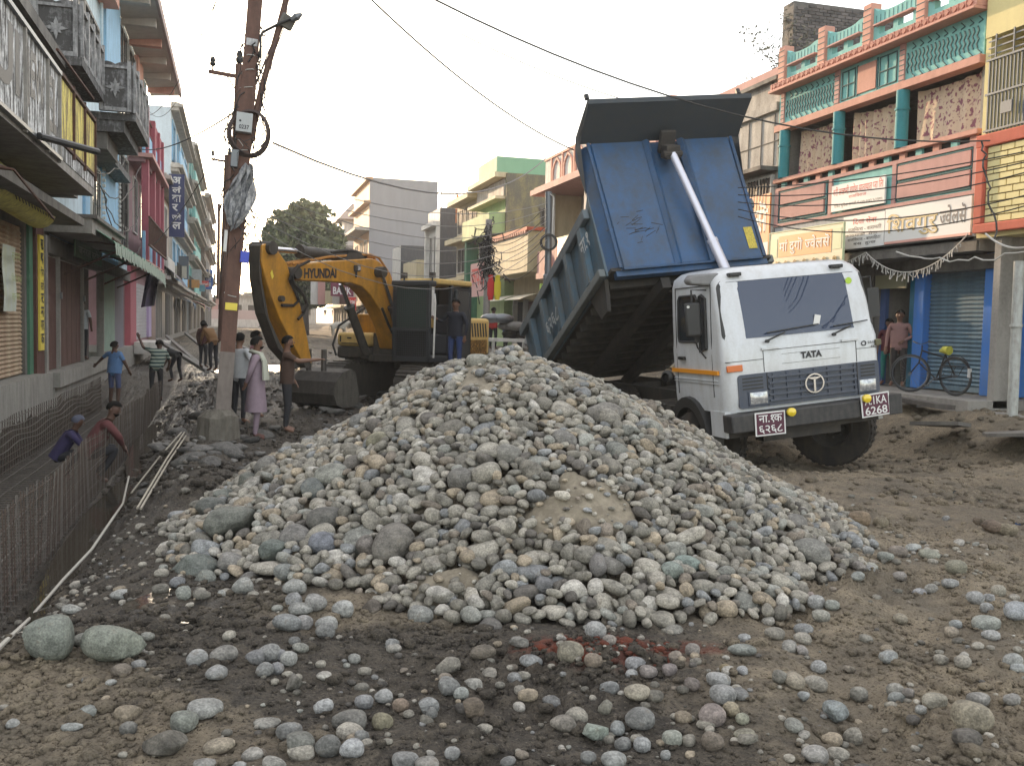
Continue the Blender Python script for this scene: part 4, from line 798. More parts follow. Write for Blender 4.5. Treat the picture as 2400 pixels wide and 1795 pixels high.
# signs on the front
def board(F, name, label, y0, y1, z0, z1, w, mat, texts, group=None, depth=.04, edge=None):
    o = thing(name, label, 'sign', F.p((y0+y1)/2, z0, w), (0, 0, 0), group); mb = MB(); F.b(mb, y0, y1, z0, z1, w, w+depth); part('panel', mb, mat, o)
    if edge:
        mb = MB()
        for r in ((y0-.02, y0, z0-.02, z1+.02), (y1, y1+.02, z0-.02, z1+.02), (y0, y1, z0-.02, z0), (y0, y1, z1, z1+.02)): F.b(mb, *r, w-.005, w+depth+.012)
        part('border', mb, edge, o)
    for (body, a, c, zz0, zz1, m, bold) in texts:
        mb = MB(); F.text(mb, body, a, c, zz0, zz1, w+depth+.004, 0, bold); part('lettering', mb, m, o)
    return o
sg = board(F, 'shop_sign', 'white jeweller sign with big gold outlined letters on the turquoise house', 14.3, 16.68, 3.62, 4.3, .02, P_white, [('शिवगुरु', 15.13, 16.62, 3.69, 4.18, P_gold, .016), ('ज्वेलर्स', 14.4, 15.1, 3.82, 4.2, printm('sign_grey', (.12, .12, .13)), .02)])
mb = MB(); F.text(mb, 'शिवगुरु', 15.15, 16.6, 3.7, 4.17, .069, 0, 0); part('lettering', mb, printm('sign_gold_light', (.6, .48, .25)), sg); F.box('pink_edge', sg, printm('sign_pink', (.62, .33, .28)), (14.3, 16.68, 3.58, 3.63, .02, .062))
board(F, 'shop_sign', 'pale sign with red heading and small print left of the gold lettered one', 16.7, 18.08, 3.57, 4.28, .02, P_white, [('दिवा सेवा', 16.95, 17.75, 4.08, 4.22, P_red, .004), ('गजमित्रा - बासमती', 16.8, 17.9, 3.94, 4.04, P_black, 0), ('काठमाडौं  सेवा', 16.9, 18.0, 3.83, 3.9, P_black, 0), ('राजविराज - बालाहिटा', 16.8, 17.9, 3.72, 3.81, P_black, 0), ('बस  हुन्छ', 16.95, 17.7, 3.62, 3.69, P_black, 0)])
board(F, 'banner', 'white banner with red headline on the turquoise wall', 16.7, 18.52, 4.44, 5.02, .05, P_white, [('श्री लक्ष्मी गणेश यातायात प्रा लि', 16.76, 18.45, 4.78, 4.98, P_red, .004), ('राजविराज', 17.3, 17.9, 4.68, 4.76, P_red, 0), ('टिकट बुकिङ सम्पर्क नं ०३१५२०४२ ९८०४७५', 16.76, 18.4, 4.5, 4.6, P_black, 0)])
H_ = Fc(12.6, -1)
sg = board(H_, 'shop_sign', 'orange jeweller sign with white letters and pictures of jewellery behind the cab roof', 17.55, 20.45, 3.2, 4.1, .0, P_cream, [], edge=P_lgreen)
H_.box('orange_field', sg, printm('sign_orange_soft', (.68, .3, .1)), (17.95, 20.05, 3.5, 4.0, .04, .046)); H_.box('corner_panel', sg, P_lgreen, (17.6, 17.9, 3.55, 4.0, .04, .046), (20.1, 20.4, 3.5, 3.95, .04, .046))
mb = MB(); H_.text(mb, 'मां दुर्गा ज्वेलर्स', 18.0, 20.0, 3.55, 3.93, .052, 0, .012); part('lettering', mb, P_white, sg)
mb = MB()
for k in range(7): mb.lathe([(.0, .052), (.07, .052), (.075, .06), (.03, .06)], H_.p(17.8+k*.38, 3.34, 0), (-1, 0, 0), 12)
part('jewellery_picture', mb, P_gold, sg, stuff=True)
# festoon of lights hanging under the signs
mb = MB(); a, c = F.p(18.0, 3.25, .1), F.p(14.3, 3.6, .1); cable(mb, a, F.p(17.2, 3.45, .1), .0, .012); cable(mb, F.p(17.2, 3.45, .1), c, .55, .012, 24)
rr = random.Random(5)
for k in range(46):
    t = k/45; y = 17.9-3.4*t; z = (3.3+.15*t*4 if y > 17.2 else 3.45+(3.6-3.45)*(17.2-y)/2.9-2.2*((17.2-y)/2.9)*(1-(17.2-y)/2.9)); q = F.p(y, z, .1); l = rr.uniform(.08, .2)
    mb.tube([q, q+Vector((rr.uniform(-.02, .02), rr.uniform(-.03, .03), -l*.5)), q+Vector((rr.uniform(-.03, .03), rr.uniform(-.05, .05), -l))], .011, 4)
single('light_festoon', mb, M_wirel, 'white string light festoon drooping over the blue shop front', 'festoon')
# ================================================================= yellow house at the right edge
Y_ = Fc(12.9, -1)
yb = thing('corner_house', 'cream yellow house with red bordered brick panel at the right edge', 'building', (12.9, 12.5, .5))
Y_.box('wall', yb, M_yel, (11.2, 14.12, 7.05, 9.2, -6, 0), (11.2, 14.12, 3.5, 5.2, -6, -.02), (14.0, 14.12, 5.2, 7.05, -6, -.02))
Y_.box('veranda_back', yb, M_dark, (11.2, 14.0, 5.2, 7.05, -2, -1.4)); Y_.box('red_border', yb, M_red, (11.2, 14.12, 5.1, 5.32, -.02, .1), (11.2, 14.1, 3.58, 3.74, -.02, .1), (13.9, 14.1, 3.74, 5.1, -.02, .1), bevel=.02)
mt = Y_.box('brick_bed', yb, worn('dark_mortar', (.2, .15, .07), (.1, .07, .04), .4, 5), (11.2, 13.9, 3.74, 5.1, -.02, .02)); bm_ = None; n_ = 0
for r_ in range(11):
    for k in range(9):
        y1 = 13.88-k*.31-(0.155 if r_ % 2 else 0); y0 = y1-.285; z0 = 3.76+r_*.122
        if y0 < 11.2: continue
        if bm_ is None: b_ = MB(); b_.box(12.86, 12.9, -.14, .14, 0, .1); bm_ = b_.mesh('brick', worn('yellow_brick_paint', (.68, .6, .3), (.5, .42, .2), .3, 3))
        o = link('brick', bm_, mt, 'world'); o.matrix_basis = Matrix.Translation((-.005*((k*7+r_*3) % 3), (y0+y1)/2, z0))
for r_ in range(11):
    if r_ % 2: b_ = MB(); Y_.b(b_, 13.75, 13.88, 3.76+r_*.122, 3.86+r_*.122, .02, .04); part('brick', b_, worn('yellow_brick_end', (.68, .6, .3), (.5, .42, .2), .3, 3), mt)
mb = MB()
for k in range(34): y = 11.3+k*.08; Y_.b(mb, y, y+.025, 5.34, 6.62, .02, .045)
for z in (5.36, 6.0, 6.6): Y_.b(mb, 11.2, 14.0, z, z+.035, .045, .07)
part('railing', mb, M_steel, yb)
mb = MB()
for z in (6.7, 6.82, 6.94): Y_.b(mb, 11.2, 14.0, z, z+.025, .02, .04)
for k in range(7): y = 11.4+k*.4; Y_.b(mb, y, y+.025, 6.6, 7.05, .04, .06)
part('window_bars', mb, M_steel, yb)
mb = MB(); Y_.b(mb, 13.3, 13.55, 5.6, 5.8, .1, .14); part('meter_box', mb, M_steel, yb)
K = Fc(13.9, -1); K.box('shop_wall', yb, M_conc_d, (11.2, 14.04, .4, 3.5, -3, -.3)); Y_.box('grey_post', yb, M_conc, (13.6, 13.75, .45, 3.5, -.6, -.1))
mb = MB(); mb.tube([(12.6, 12.75, .3), (12.62, 12.8, 3.0)], .085, 12); mb.tube([(12.6, 12.77, 1.9), (12.6, 12.77, 1.95)], .1, 12); single('pipe_post', mb, worn('peeling_white_pipe', (.4, .42, .4), (.15, .12, .1), .6, 6), 'peeling pale pipe post standing at the right edge', 'post', smooth=40)
# ================================================================= dark brick wall behind, with a plant growing on it
bw = thing('brick_tower', 'dark weathered brick wall rising behind the turquoise parapet', 'building', (19, 23, 4))
a = onY(1860, 5, 22.0); b_ = onY(2075, 30, 22.0)
mb = MB(); mb.prism([(a.x, 6), (b_.x+.6, 6), (b_.x+.6, b_.z-.05), (b_.x, b_.z), (a.x+.02, a.z+.03)], 22.0, 22.5, U=(1, 0, 0), V=(0, 0, 1), W=(0, 1, 0)); part('wall', mb, worn('dark_brick_mortar', (.11, .105, .1), (.05, .05, .05), .5, 2), bw)
mb = MB(); rr = random.Random(4)
for r_ in range(50):
    z = 8.0+r_*.085
    if z > a.z: break
    x = a.x+(.11 if r_ % 2 else 0)
    while x < b_.x+.3:
        if z < a.z+(b_.z-a.z)*(x-a.x)/(b_.x-a.x)-.1: mb.box(x, x+.2, 21.985-rr.uniform(0, .012), 21.999, z, z+.07, rr.randrange(3))
        x += .225
part('brick_courses', mb, [plain('dark_brick', (.085, .08, .08), .9), plain('dark_brick_b', (.12, .11, .11), .9), plain('dark_brick_c', (.06, .058, .06), .9)], bw, stuff=True)
# ================================================================= old stained house
ob = thing('old_house', 'stained old plaster house with barred window between tipper and turquoise house', 'building', (13, 22, .6))
F.box('wall', ob, M_offw, (21.02, 26.5, .6, 5.3, -6, -.02), (21.02, 26.5, 5.3, 8.0, -6, -.05), (21.02, 26.5, 7.25, 7.45, -.05, .05)); F.box('ledge', ob, M_conc_d, (21.0, 26.5, 5.75, 5.85, -.05, .45), (21.0, 26.5, 8.0, 8.1, -.2, .1)); F.box('pink_parapet', ob, M_pink2, (21.02, 26.5, 8.1, 8.35, -.2, -.05))
window(F, ob, 21.15, 22.3, 4.1+.12, 5.6, 0, M_white, 7, 6, plain('striped_curtain_glass', (.14, .1, .08), .6), 2)
mb = MB()
for k in range(8): y = 21.2+k*.62; F.b(mb, y, y+.02, 5.9, 7.2, -.05, -.03)
F.b(mb, 21.02, 26.4, 6.5, 6.52, -.05, -.03); part('plaster_joint', mb, M_conc_d, ob)
board(F, 'shop_sign', 'orange sign with large white letters half hidden by the tipper body', 21.08, 23.9, 3.45, 5.2, .05, P_or, [('ज्वेलर्स', 21.15, 23.4, 4.25, 5.05, P_white, .02), ('◎ ◇ ≡ ◎', 21.2, 23.4, 3.6, 3.85, P_black, 0)]); F.box('white_strip', bpy.data.objects['shop_sign.004'] if 'shop_sign.004' in bpy.data.objects else ob, P_white, (21.1, 23.8, 3.5, 3.98, .09, .093))
# dry plants on the roofs
def twigs(name, label, base, h, n, spread, leaf=0, mats=None, cat='plant', seed=0, leafs=.05):
    rr = random.Random(seed); t_ = thing(name, label, cat, base); mb = MB(); lb = MB(); base = Vector(base)
    for k in range(n):
        d = Vector((rr.gauss(0, spread), rr.gauss(0, spread), rr.uniform(.4, 1))).normalized(); p = base.copy(); pts = [p.copy()]
        for s_ in range(5):
            d = (d+Vector((rr.gauss(0, .25), rr.gauss(0, .25), rr.gauss(0, .2)))).normalized(); p = p+d*h*rr.uniform(.12, .25); pts.append(p.copy())
            for _ in range(leaf):
                q = p+Vector((rr.gauss(0, .12), rr.gauss(0, .12), rr.gauss(0, .12)))*h*.5; s2 = leafs*rr.uniform(.6, 1.4); u_ = Vector((rr.gauss(0, 1), rr.gauss(0, 1), rr.gauss(0, 1))).normalized(); v_ = u_.orthogonal().normalized()
                lb.add([q-u_*s2, q+v_*s2*.45, q+u_*s2, q-v_*s2*.45], [(0, 1, 2, 3)], rr.randrange(2))
        mb.tube(pts, [.012, .01, .008, .006, .004, .003], 4)
    part('stems', mb, mats[0], t_)
    if leaf: part('leaves', lb, mats[1:], t_, stuff=True)
    return t_
M_stem = plain('twig_bark', (.07, .05, .04), .9); M_lf = plain('dull_leaf', (.07, .075, .045), .7); M_lf2 = plain('dull_leaf_light', (.11, .1, .065), .7); M_dry = plain('dry_twig', (.2, .15, .09), .9); M_dry2 = plain('dry_leaf', (.22, .16, .09), .9)
p = onY(1845, 150, 21.8); twigs('roof_plant', 'dark leafy sapling growing from the side of the dark brick wall', (p.x, 21.8, p.z-.6), 2.2, 9, .35, 16, [M_stem, M_lf, M_lf2], seed=3, leafs=.07)
p = onY(1775, 205, 24); twigs('roof_plant', 'dry pale leafless bush on the roof left of the turquoise house', (p.x, 24, p.z-.2), 1.5, 26, .7, 3, [M_dry, M_dry2, M_dry], seed=4, leafs=.03)
# ================================================================= pink balcony house beyond the tipper
pk = thing('balcony_house', 'pink edged house with arched parapet and grey veranda left of the tipper', 'building', (13, 36, .6))
F.box('wall', pk, M_cream, (27, 39.4, .5, 4.0, -6, -.3), (27, 39.4, 4.0, 7.6, -6, -1.6), (38.9, 39.4, 3.9, 7.6, -1.6, -.2)); F.box('veranda_wall', pk, worn('grey_veranda_plaster', (.3, .29, .26), (.2, .19, .17), .4, .8), (27, 38.9, 4.0, 7.5, -1.59, -1.5), (27, 34.5, 4.0, 7.5, -1.5, -.4))
F.box('canopy', pk, M_pink2, (27, 39.9, 7.4, 7.62, -1.7, .55), (27, 39.9, 7.62, 7.75, -1.7, .35)); F.box('floor_slab', pk, M_pink2, (27, 39.4, 3.75, 4.0, -2, .35)); F.box('parapet', pk, M_white, (27, 39.4, 7.75, 8.85, -.1, .02)); F.box('parapet_coping', pk, M_pink, (27, 39.4, 8.85, 8.95, -.15, .08))
F.box('rail_wall', pk, M_pink2, (27, 39.4, 4.0, 4.95, .2, .3))
mb = MB()
for k in range(8):
    y = 28+k*1.4; a_ = [(y-.5, 7.85), (y-.5, 8.3), (y-.35, 8.55), (y, 8.75), (y+.35, 8.55), (y+.5, 8.3), (y+.5, 7.85)]
    for q, r2 in zip(a_[:-1], a_[1:]): mb.tube([F.p(q[0], q[1], .04), F.p(r2[0], r2[1], .04)], .06, 4)
    F.b(mb, y+.63, y+.77, 7.75, 8.85, .02, .08)
    a_ = [(y-.5, 4.1), (y-.4, 4.55), (y, 4.8), (y+.4, 4.55), (y+.5, 4.1)]
    for q, r2 in zip(a_[:-1], a_[1:]): mb.tube([F.p(q[0], q[1], .32), F.p(r2[0], r2[1], .32)], .05, 4)
part('arch_relief', mb, M_pink, pk); F.box('pilaster', pk, M_white, (34.3, 34.6, 4.0, 7.4, -.4, .0), (38.6, 38.9, 4.0, 7.4, -.2, .0))
board(Fc(12.3, -1), 'shop_sign', 'magenta and red sign with white letters hanging beside the tipped body', 32.8, 35.6, 3.6, 5.2, 0, P_mag, [('न्यू', 33.6, 35.4, 4.4, 5.0, P_white, .02), ('रेडियो', 33.2, 35.2, 3.75, 4.15, P_white, .01)], edge=P_cream)
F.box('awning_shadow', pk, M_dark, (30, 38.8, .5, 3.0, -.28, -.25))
# ================================================================= cream balcony shop
cb = thing('shop_house', 'low cream shop house with boxy balcony and curved awnings behind the excavator', 'building', (13, 44, .6))
F.box('wall', cb, M_cream, (39.5, 47, 3.0, 6.1, -6, -.9), (39.5, 47, .5, 3.0, -6, -1.1)); F.box('balcony', cb, worn('cream_balcony_paint', (.5, .44, .28), (.25, .2, .13), .35, 1), (40.2, 46.6, 4.1, 5.95, -.9, .5), bevel=.03); F.box('balcony_tiles', cb, M_red, (40.1, 46.7, 5.95, 6.1, -.9, .6))
mb = MB(); [F.b(mb, 40.3+k*.35, 40.45+k*.35, 5.83, 5.95, .5, .62) for k in range(18)]; part('rafter_end', mb, M_pink, cb)
for (a, c) in ((41, 43.6), (44.2, 46.6)):
    mb = MB(); mb.grid(lambda i, j: F.p(a+(c-a)*i/4, 3.25-.35*(j/6)**2-.0*i, -.9+1.5*j/6), 5, 7); part('awning', mb, worn('cream_awning', (.6, .56, .45), (.3, .27, .2), .3, 1), cb, smooth=True)
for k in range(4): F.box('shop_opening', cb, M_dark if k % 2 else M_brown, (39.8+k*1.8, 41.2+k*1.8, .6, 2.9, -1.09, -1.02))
for k in range(5): F.box('shop_pillar', cb, M_white, (39.6+k*1.8, 39.75+k*1.8, .5, 3.0, -1.1, -.85))
board(Fc(12.5, -1), 'shop_sign', 'pink sign panel with red scribbled letters behind the cable tangled pole', 47.2, 50.6, 3.2, 5.0, 0, worn('faded_pink_sign', (.6, .35, .32), (.4, .3, .28), .4, 2), [('कपडा', 47.5, 50.3, 3.8, 4.7, P_red, .02)])
# ================================================================= green house with stained side wall
gb = thing('green_house', 'pale green three storey house with mossy stained blank side wall', 'building', (13, 50, .5))
F.box('wall', gb, M_green, (47.01, 53, .5, 9.4, -9, -.4)); mb = MB(); mb.box(13.35, 22, 46.8, 47.0, 4, 9.5); part('side_wall', mb, M_moss, gb)
F.box('balcony', gb, M_green, (47.0, 53, 6.4, 7.5, -.4, .5), bevel=.03); F.box('cornice', gb, M_cream, (47, 53, 8.2, 8.35, -.4, .2), (47, 53, 9.3, 9.55, -.45, .25)); F.box('dark_green_strip', gb, M_dgreen, (52.7, 53.1, .5, 6.4, -.4, .3)); F.box('parapet_panel', gb, M_offw, (47.2, 52.8, 8.4, 9.25, -.4, -.3))
window(F, gb, 47.5, 49.6, 4.6, 6.2, -.4, M_white, 5, 3); window(F, gb, 50.2, 52.2, 4.6, 6.2, -.4, M_white, 5, 3)
mb = MB(); mb.box(15.2, 16.2, 46.76, 46.8, 6.9, 7.7); wn = part('window', mb, M_dark, gb); mb = MB(); [mb.box(15.2+.2*k, 15.23+.2*k, 46.73, 46.76, 6.9, 7.7) for k in range(6)]; mb.box(15.1, 16.3, 46.65, 46.79, 7.72, 7.82); part('grille', mb, M_conc_d, wn)
a = onY(1165, 366, 50); c = onY(1285, 372, 50); mb = MB(); mb.box(a.x, a.x+7, 50, 54, 9.4, a.z); part('roof_room', mb, worn('sea_green_paint', (.2, .36, .24), (.15, .27, .18), .4, 1), gb)
board(F, 'shop_sign', 'white sign boards with a yellow square on the cream house past the excavator cab', 53.4, 58.2, 2.9, 4.4, -.2, P_white, [('२०', 54.8, 56.2, 3.2, 4.1, P_yel, .03)])
# ================================================================= cream house and further right side
fb = thing('cream_house', 'narrow cream house with barred windows right of the blackened wall', 'building', (13, 56, .5))
F.box('wall', fb, M_cream, (53.1, 58.6, .5, 9.2, -8, -.5)); F.box('cornice', fb, M_cream, (53.1, 58.6, 9.0, 9.3, -.5, .2), (53.1, 58.6, 6.6, 6.9, -.5, .3), (53.1, 58.6, 4.3, 4.5, -.5, .3)); F.box('pink_panel', fb, M_pink, (56, 58.5, 2.6, 4.2, -.5, -.1))
window(F, fb, 53.5, 55.6, 4.9, 6.3, -.5, M_white, 5, 2, M_dark); window(F, fb, 56.1, 58.2, 4.9, 6.3, -.5, M_white, 5, 2, M_dark); window(F, fb, 53.5, 55.6, 7.3, 8.7, -.5, M_offw, 3, 0, M_dark); window(F, fb, 56.1, 58.2, 7.3, 8.7, -.5, M_offw, 3, 0, M_dark)
def slab_house(name, label, y0, y1, X0, z1, mat, smat=None, wins=(), depth=8, cat='building', frontm=None):
    f_ = Fc(X0, -1); o = thing(name, label, cat, (X0, (y0+y1)/2, .5)); f_.box('wall', o, mat, (y0+.05, y1, .3, z1, -depth, 0))
    if smat: mb = MB(); mb.box(X0, X0+depth, y0, y0+.045, .3, z1+.02); part('side_wall', mb, smat, o)
    for w_ in wins: window(f_, o, *w_, 0, M_white, 0, 0, M_dark)
    return o, f_
o, f_ = slab_house('blackened_house', 'narrow white fronted house with blackened blank side wall', 62, 66, 13.1, 9.4, M_white, M_blackw, [(62.6, 63.6, 5, 7.6), (64.2, 65.2, 5, 7.6)], 4.2)
f_.box('scroll_ornament', o, M_white, (61.9, 66, 8.2, 8.5, 0, .5), (61.9, 62.2, 3.5, 8.2, 0, .25), (65.6, 66, 3.5, 8.2, 0, .25))
o, f_ = slab_house('dark_annex', 'low dark block with faint painted letters in front of the grey building', 72, 76, 12.2, 7.6, M_white, M_blackw, [], 9); mb = MB(); put_text(mb, 'KD', (15.5, 71.98, 5.4), (1, 0, 0), (0, 0, 1), 2.6, 1.2, bold=.02); part('faded_lettering', mb, plain('faded_white_paint', (.2, .21, .23), .8), o); mb = MB(); put_text(mb, 'कलर एण्ड', (14.5, 71.98, 4.1), (1, 0, 0), (0, 0, 1), 4, .7); part('faded_lettering', mb, plain('faded_white_paint_b', (.16, .17, .19), .8), o)
o, f_ = slab_house('grey_building', 'tall grey rendered building with sunlit orange front, tallest down the street', 96, 109, 13.0, 16.2, M_orange, M_grey, [(97.5, 99.5, 7.5, 10), (101, 103, 7.5, 10), (105, 107, 7.5, 10), (97.5, 99.5, 3.5, 5.5), (101, 103, 3.5, 5.5)], 7)
f_.box('roof_band', o, M_orange, (95.8, 109.2, 13.6, 13.9, -.1, .6), (95.8, 109.2, 15.9, 16.25, -.3, .4)); f_.box('eave', o, M_offw, (95.8, 109.5, 10.9, 11.2, 0, 1.5))
mb = MB(); mb.tube([(19.6, 96.2, 16.2), (19.6, 96.2, 18)], .05, 4); mb.tube([(20.6, 97, 13), (20.6, 97, 17)], .06, 4); part('antenna', mb, M_black, o)
o, f_ = slab_house('white_block', 'low white block with one small window right of the grey building', 104, 116, 21.5, 13.4, M_white, M_white, [], 9); mb = MB(); mb.box(23.5, 25.3, 103.9, 104, 12.0, 12.6); part('window', mb, M_dark, o)
o, f_ = slab_house('pavilion_house', 'small brown house with pointed pavilion roof beside the tree', 118, 126, 12.4, 11, M_pink2, worn('brown_plaster', (.3, .2, .17), (.2, .13, .11), .4, 1), [(119, 121, 4, 6)], 5)
mb = MB(); mb.box(13.0, 17, 119, 124, 11, 14.3); part('roof_room', mb, M_white, o); mb = MB(); mb.add([(12.2, 118, 14.3), (17.6, 118, 14.3), (17.6, 125, 14.3), (12.2, 125, 14.3), (14.2, 121, 16.6), (15.6, 121.5, 16.6)], [(0, 1, 5, 4), (1, 2, 5), (2, 3, 4, 5), (3, 0, 4), (3, 2, 1, 0)]); part('roof', mb, worn('weathered_roof', (.35, .27, .22), (.2, .15, .12), .4, 1), o); mb = MB(); mb.box(11.8, 17.6, 117.5, 125, 10.6, 11); part('eave', mb, M_conc, o)
mb = MB(); f = Fc(15, -1); p = onY(1070, 450, 60); mb.tube([(p.x, 60, p.z-2), (p.x, 60, p.z+.1)], .03, 4); mb.add([(p.x, 60, p.z), (p.x+.1, 60.1, p.z-1.0), (p.x+.55, 60, p.z-.95)], [(0, 1, 2)]); single('flag', mb, P_or, 'small orange pennant flag on the roof of the cream house', 'flag')
# low shop fronts at the far right side of the street
rr = random.Random(9); shopm = [M_cream, M_offw, M_pink2, worn('far_brown', (.22, .16, .12), (.1, .08, .06), .4, 1), M_conc, M_white]
LB = ['far shop with maroon bank sign above a shutter', 'far low shop with hung white clothes', 'far shop with red hanging sign', 'far pale shop beyond the excavator boom', 'far brown shop next to the tree trunk', 'farthest low shop on the right side of the street']
for k in range(6):
    y0 = 66.5+k*9.2; X0 = 12.4+.2*(k % 2)-.12*k; h = [6.2, 5.2, 5.8, 5.0, 6.2, 5.4][k]; f_ = Fc(X0, -1); o = thing('far_shop', LB[k], 'shop', (X0, y0+4, .5), group='small shops far down the right side'); f_.box('wall', o, shopm[k], (y0, y0+8.9, .3, h, -5, 0)); f_.box('awning', o, shopm[(k+2) % 6], (y0, y0+8.9, 3.2, 3.45, 0, .9))
    for q in range(3): f_.box('shop_opening', o, [M_dark, M_brown, M_conc][(q+k) % 3], (y0+.6+q*2.8, y0+2.9+q*2.8, .5, 3.0, -.02, .03)); f_.box('shop_pillar', o, M_white, (y0+.2+q*2.8, y0+.45+q*2.8, .4, 3.2, 0, .2))
    for q in range(2): window(f_, o, y0+1.2+q*3.8, y0+3+q*3.8, 3.9, 4.8, 0, M_white, 0, 0, M_dark)
def hang(name, label, p, w_, h_, mat, txt, tm, cat='sign', horizontal=True, per=True, group=None, d=.08):
    o = thing(name, label, cat, p, group=group); mb = MB(); x, y, z = p; mb.box(x, x+w_, y, y+d, z, z+h_); part('panel', mb, mat, o)
    for (t_, fx0, fx1, fz0, fz1, m2) in txt: mb = MB(); put_text(mb, t_, (x+w_*fx0, y-.006, z+h_*fz0), (1, 0, 0), (0, 0, 1), w_*(fx1-fx0), h_*(fz1-fz0), bold=.02); part('lettering', mb, m2 or tm, o)
    return o
p = onD(775, 694, 62); hang('bank_sign', 'maroon bank sign with white capitals hanging under the excavator boom', (p.x, p.y, p.z), 1.5, 2.2, printm('sign_maroon', (.16, .02, .05)), [('BANK', .1, .9, .06, .28, None), ('B', .4, .6, .36, .5, None), ('R', .4, .6, .56, .7, None), ('T', .4, .6, .76, .9, None)], P_white)
p = onD(812, 727, 54); hang('shop_sign', 'small red sign with white script beyond the excavator boom', (p.x, p.y, p.z), .55, .75, P_red, [('Airtel', .1, .9, .5, .85, None), ('सेवा', .15, .85, .12, .35, None)], P_white)
p = onD(1265, 727, 27); hang('shop_sign', 'yellow green vertical signboard fixed to the pole beside the tipper', (p.x, p.y, p.z), .5, .76, P_grn, [('यार्वो', .15, .9, .74, .92, None), ('ट्रे', .35, .7, .54, .72, None), ('ड', .4, .65, .38, .52, None), ('र्स', .35, .7, .2, .36, None), ('---', .1, .9, .08, .12, None)], P_black)
# ================================================================= left side
W = Fc(-3.9, 1)
M_lb = worn('sky_blue_paint', (.28, .52, .74), (.15, .2, .24), .5, 1.6); M_pb = worn('pale_blue_wall', (.58, .72, .8), (.2, .24, .25), .55, 1.2)
M_board = worn('peeling_white_board', (.75, .76, .76), (.06, .055, .05), .95, 3.0, lo=.42, hi=.56, streak=.9); M_boardy = worn('peeling_yellow_board', (.8, .68, .16), (.2, .14, .08), .9, 2.2, lo=.42, hi=.6, streak=.8)
M_orn = worn('blackened_ornate_concrete', (.32, .32, .33), (.06, .058, .055), .92, 4, lo=.3, hi=.5); M_ornl = worn('ornate_relief_edge', (.45, .45, .45), (.1, .1, .1), .8, 5, lo=.34, hi=.6); M_pinkl = worn('raspberry_paint', (.36, .09, .12), (.18, .06, .07), .4, 2)
M_shl = worn('rusty_cream_shutter', (.5, .42, .28), (.27, .15, .1), .8, 1.2, lo=.36, hi=.62, streak=.1); M_awn = worn('green_corrugated_sheet', (.07, .24, .14), (.03, .06, .04), .6, 2); M_eave = worn('eave_soffit', (.5, .45, .4), (.28, .24, .2), .4, 1)
M_mint = worn('mint_wall', (.28, .42, .34), (.17, .16, .15), .6, 2.2)
# --- near shop with the shutter and the lettered balcony
l1 = thing('shop_house', 'near left house with striped roller shutter under a peeling lettered balcony', 'building', (-3.9, 17, .5))
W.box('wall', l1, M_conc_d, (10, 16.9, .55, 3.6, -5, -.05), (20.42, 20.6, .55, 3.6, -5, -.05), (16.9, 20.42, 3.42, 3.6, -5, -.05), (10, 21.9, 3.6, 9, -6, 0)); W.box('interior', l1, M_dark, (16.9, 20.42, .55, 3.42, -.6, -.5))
shutter(W, l1, 16.9, 20.42, .56, 3.42, -.12, M_shl, .082)
W.box('green_door_edge', l1, M_dgreen, (20.6, 20.95, .5, 3.6, -.1, .0)); W.box('brown_post', l1, M_brown, (20.95, 21.75, .5, 3.75, -.1, .06))
W.box('grey_post', l1, M_conc, (21.75, 21.95, .5, 3.4, -.1, .1))
sg = board(W, 'shop_sign', 'narrow vertical yellow sign strip with black letters beside the shutter', 21.1, 21.52, 1.0, 3.35, .06, P_yel, [(c_, 21.18, 21.44, 3.05-.3*k, 3.27-.3*k, P_black, .02) for k, c_ in enumerate('स्', )]); 
for k, c_ in enumerate(['सु', 'द', 'र्शन', 'स्टो', 'र', 'न', 'गर', 'क']): mb = MB(); W.text(mb, c_, 21.17, 21.45, 3.06-.275*k, 3.27-.275*k, .108, 0, .02); part('lettering', mb, P_black, sg)
mb = MB(); mb.grid(lambda i, j: W.p(18.25+1.05*i/6, 1.78+1.17*j/8, .03+.015*math.sin(j*.8)+.015*math.sin(i*.7)), 7, 9); po = part('poster', mb, worn('washed_poster', (.55, .6, .62), (.5, .5, .2), .7, 3, lo=.3), l1, smooth=True); po.parent = None; po.matrix_parent_inverse = Matrix.Identity(4); tag(po, 'faded blue and yellow notice sheet hanging on the roller shutter', 'poster')
mb = MB(); W.text(mb, 'सूचना', 18.4, 19.1, 2.65, 2.82, .14); W.text(mb, 'बिक्री केन्द्र', 18.35, 19.15, 2.3, 2.45, .15); W.text(mb, 'खुल्ला', 18.4, 19.0, 1.95, 2.1, .14); pt = part('lettering', mb, printm('faded_print', (.3, .36, .1)), po)
# rolled awning with writing
mb = MB(); rr_ = .3; mb.tube([W.p(15.4, 3.72, .42), W.p(19.25, 3.62, .42)], rr_, 16); rl = single('rolled_awning', mb, worn('yellow_awning_cloth', (.68, .64, .16), (.2, .17, .1), .75, 3, lo=.38), 'rolled yellow awning with black writing above the left shutter', 'awning', smooth=50)
mb = MB()
for k in range(13):
    y = 16.0+k*.235; a_ = R(-22); mb.prism([(0, 0), (.05, 0), (.16, .24), (.1, .24)], 0, .006, O=W.p(y, 3.48, .42+rr_*.93), U=(0, 1, 0), V=(-.25, 0, .95), W=(1, 0, 0)); mb.prism([(.1, .0), (.15, .0), (.06, .12), (.02, .12)], 0, .006, O=W.p(y, 3.54, .42+rr_*.95), U=(0, 1, 0), V=(-.2, 0, .97), W=(1, 0, 0))
part('lettering', mb, P_black, rl)
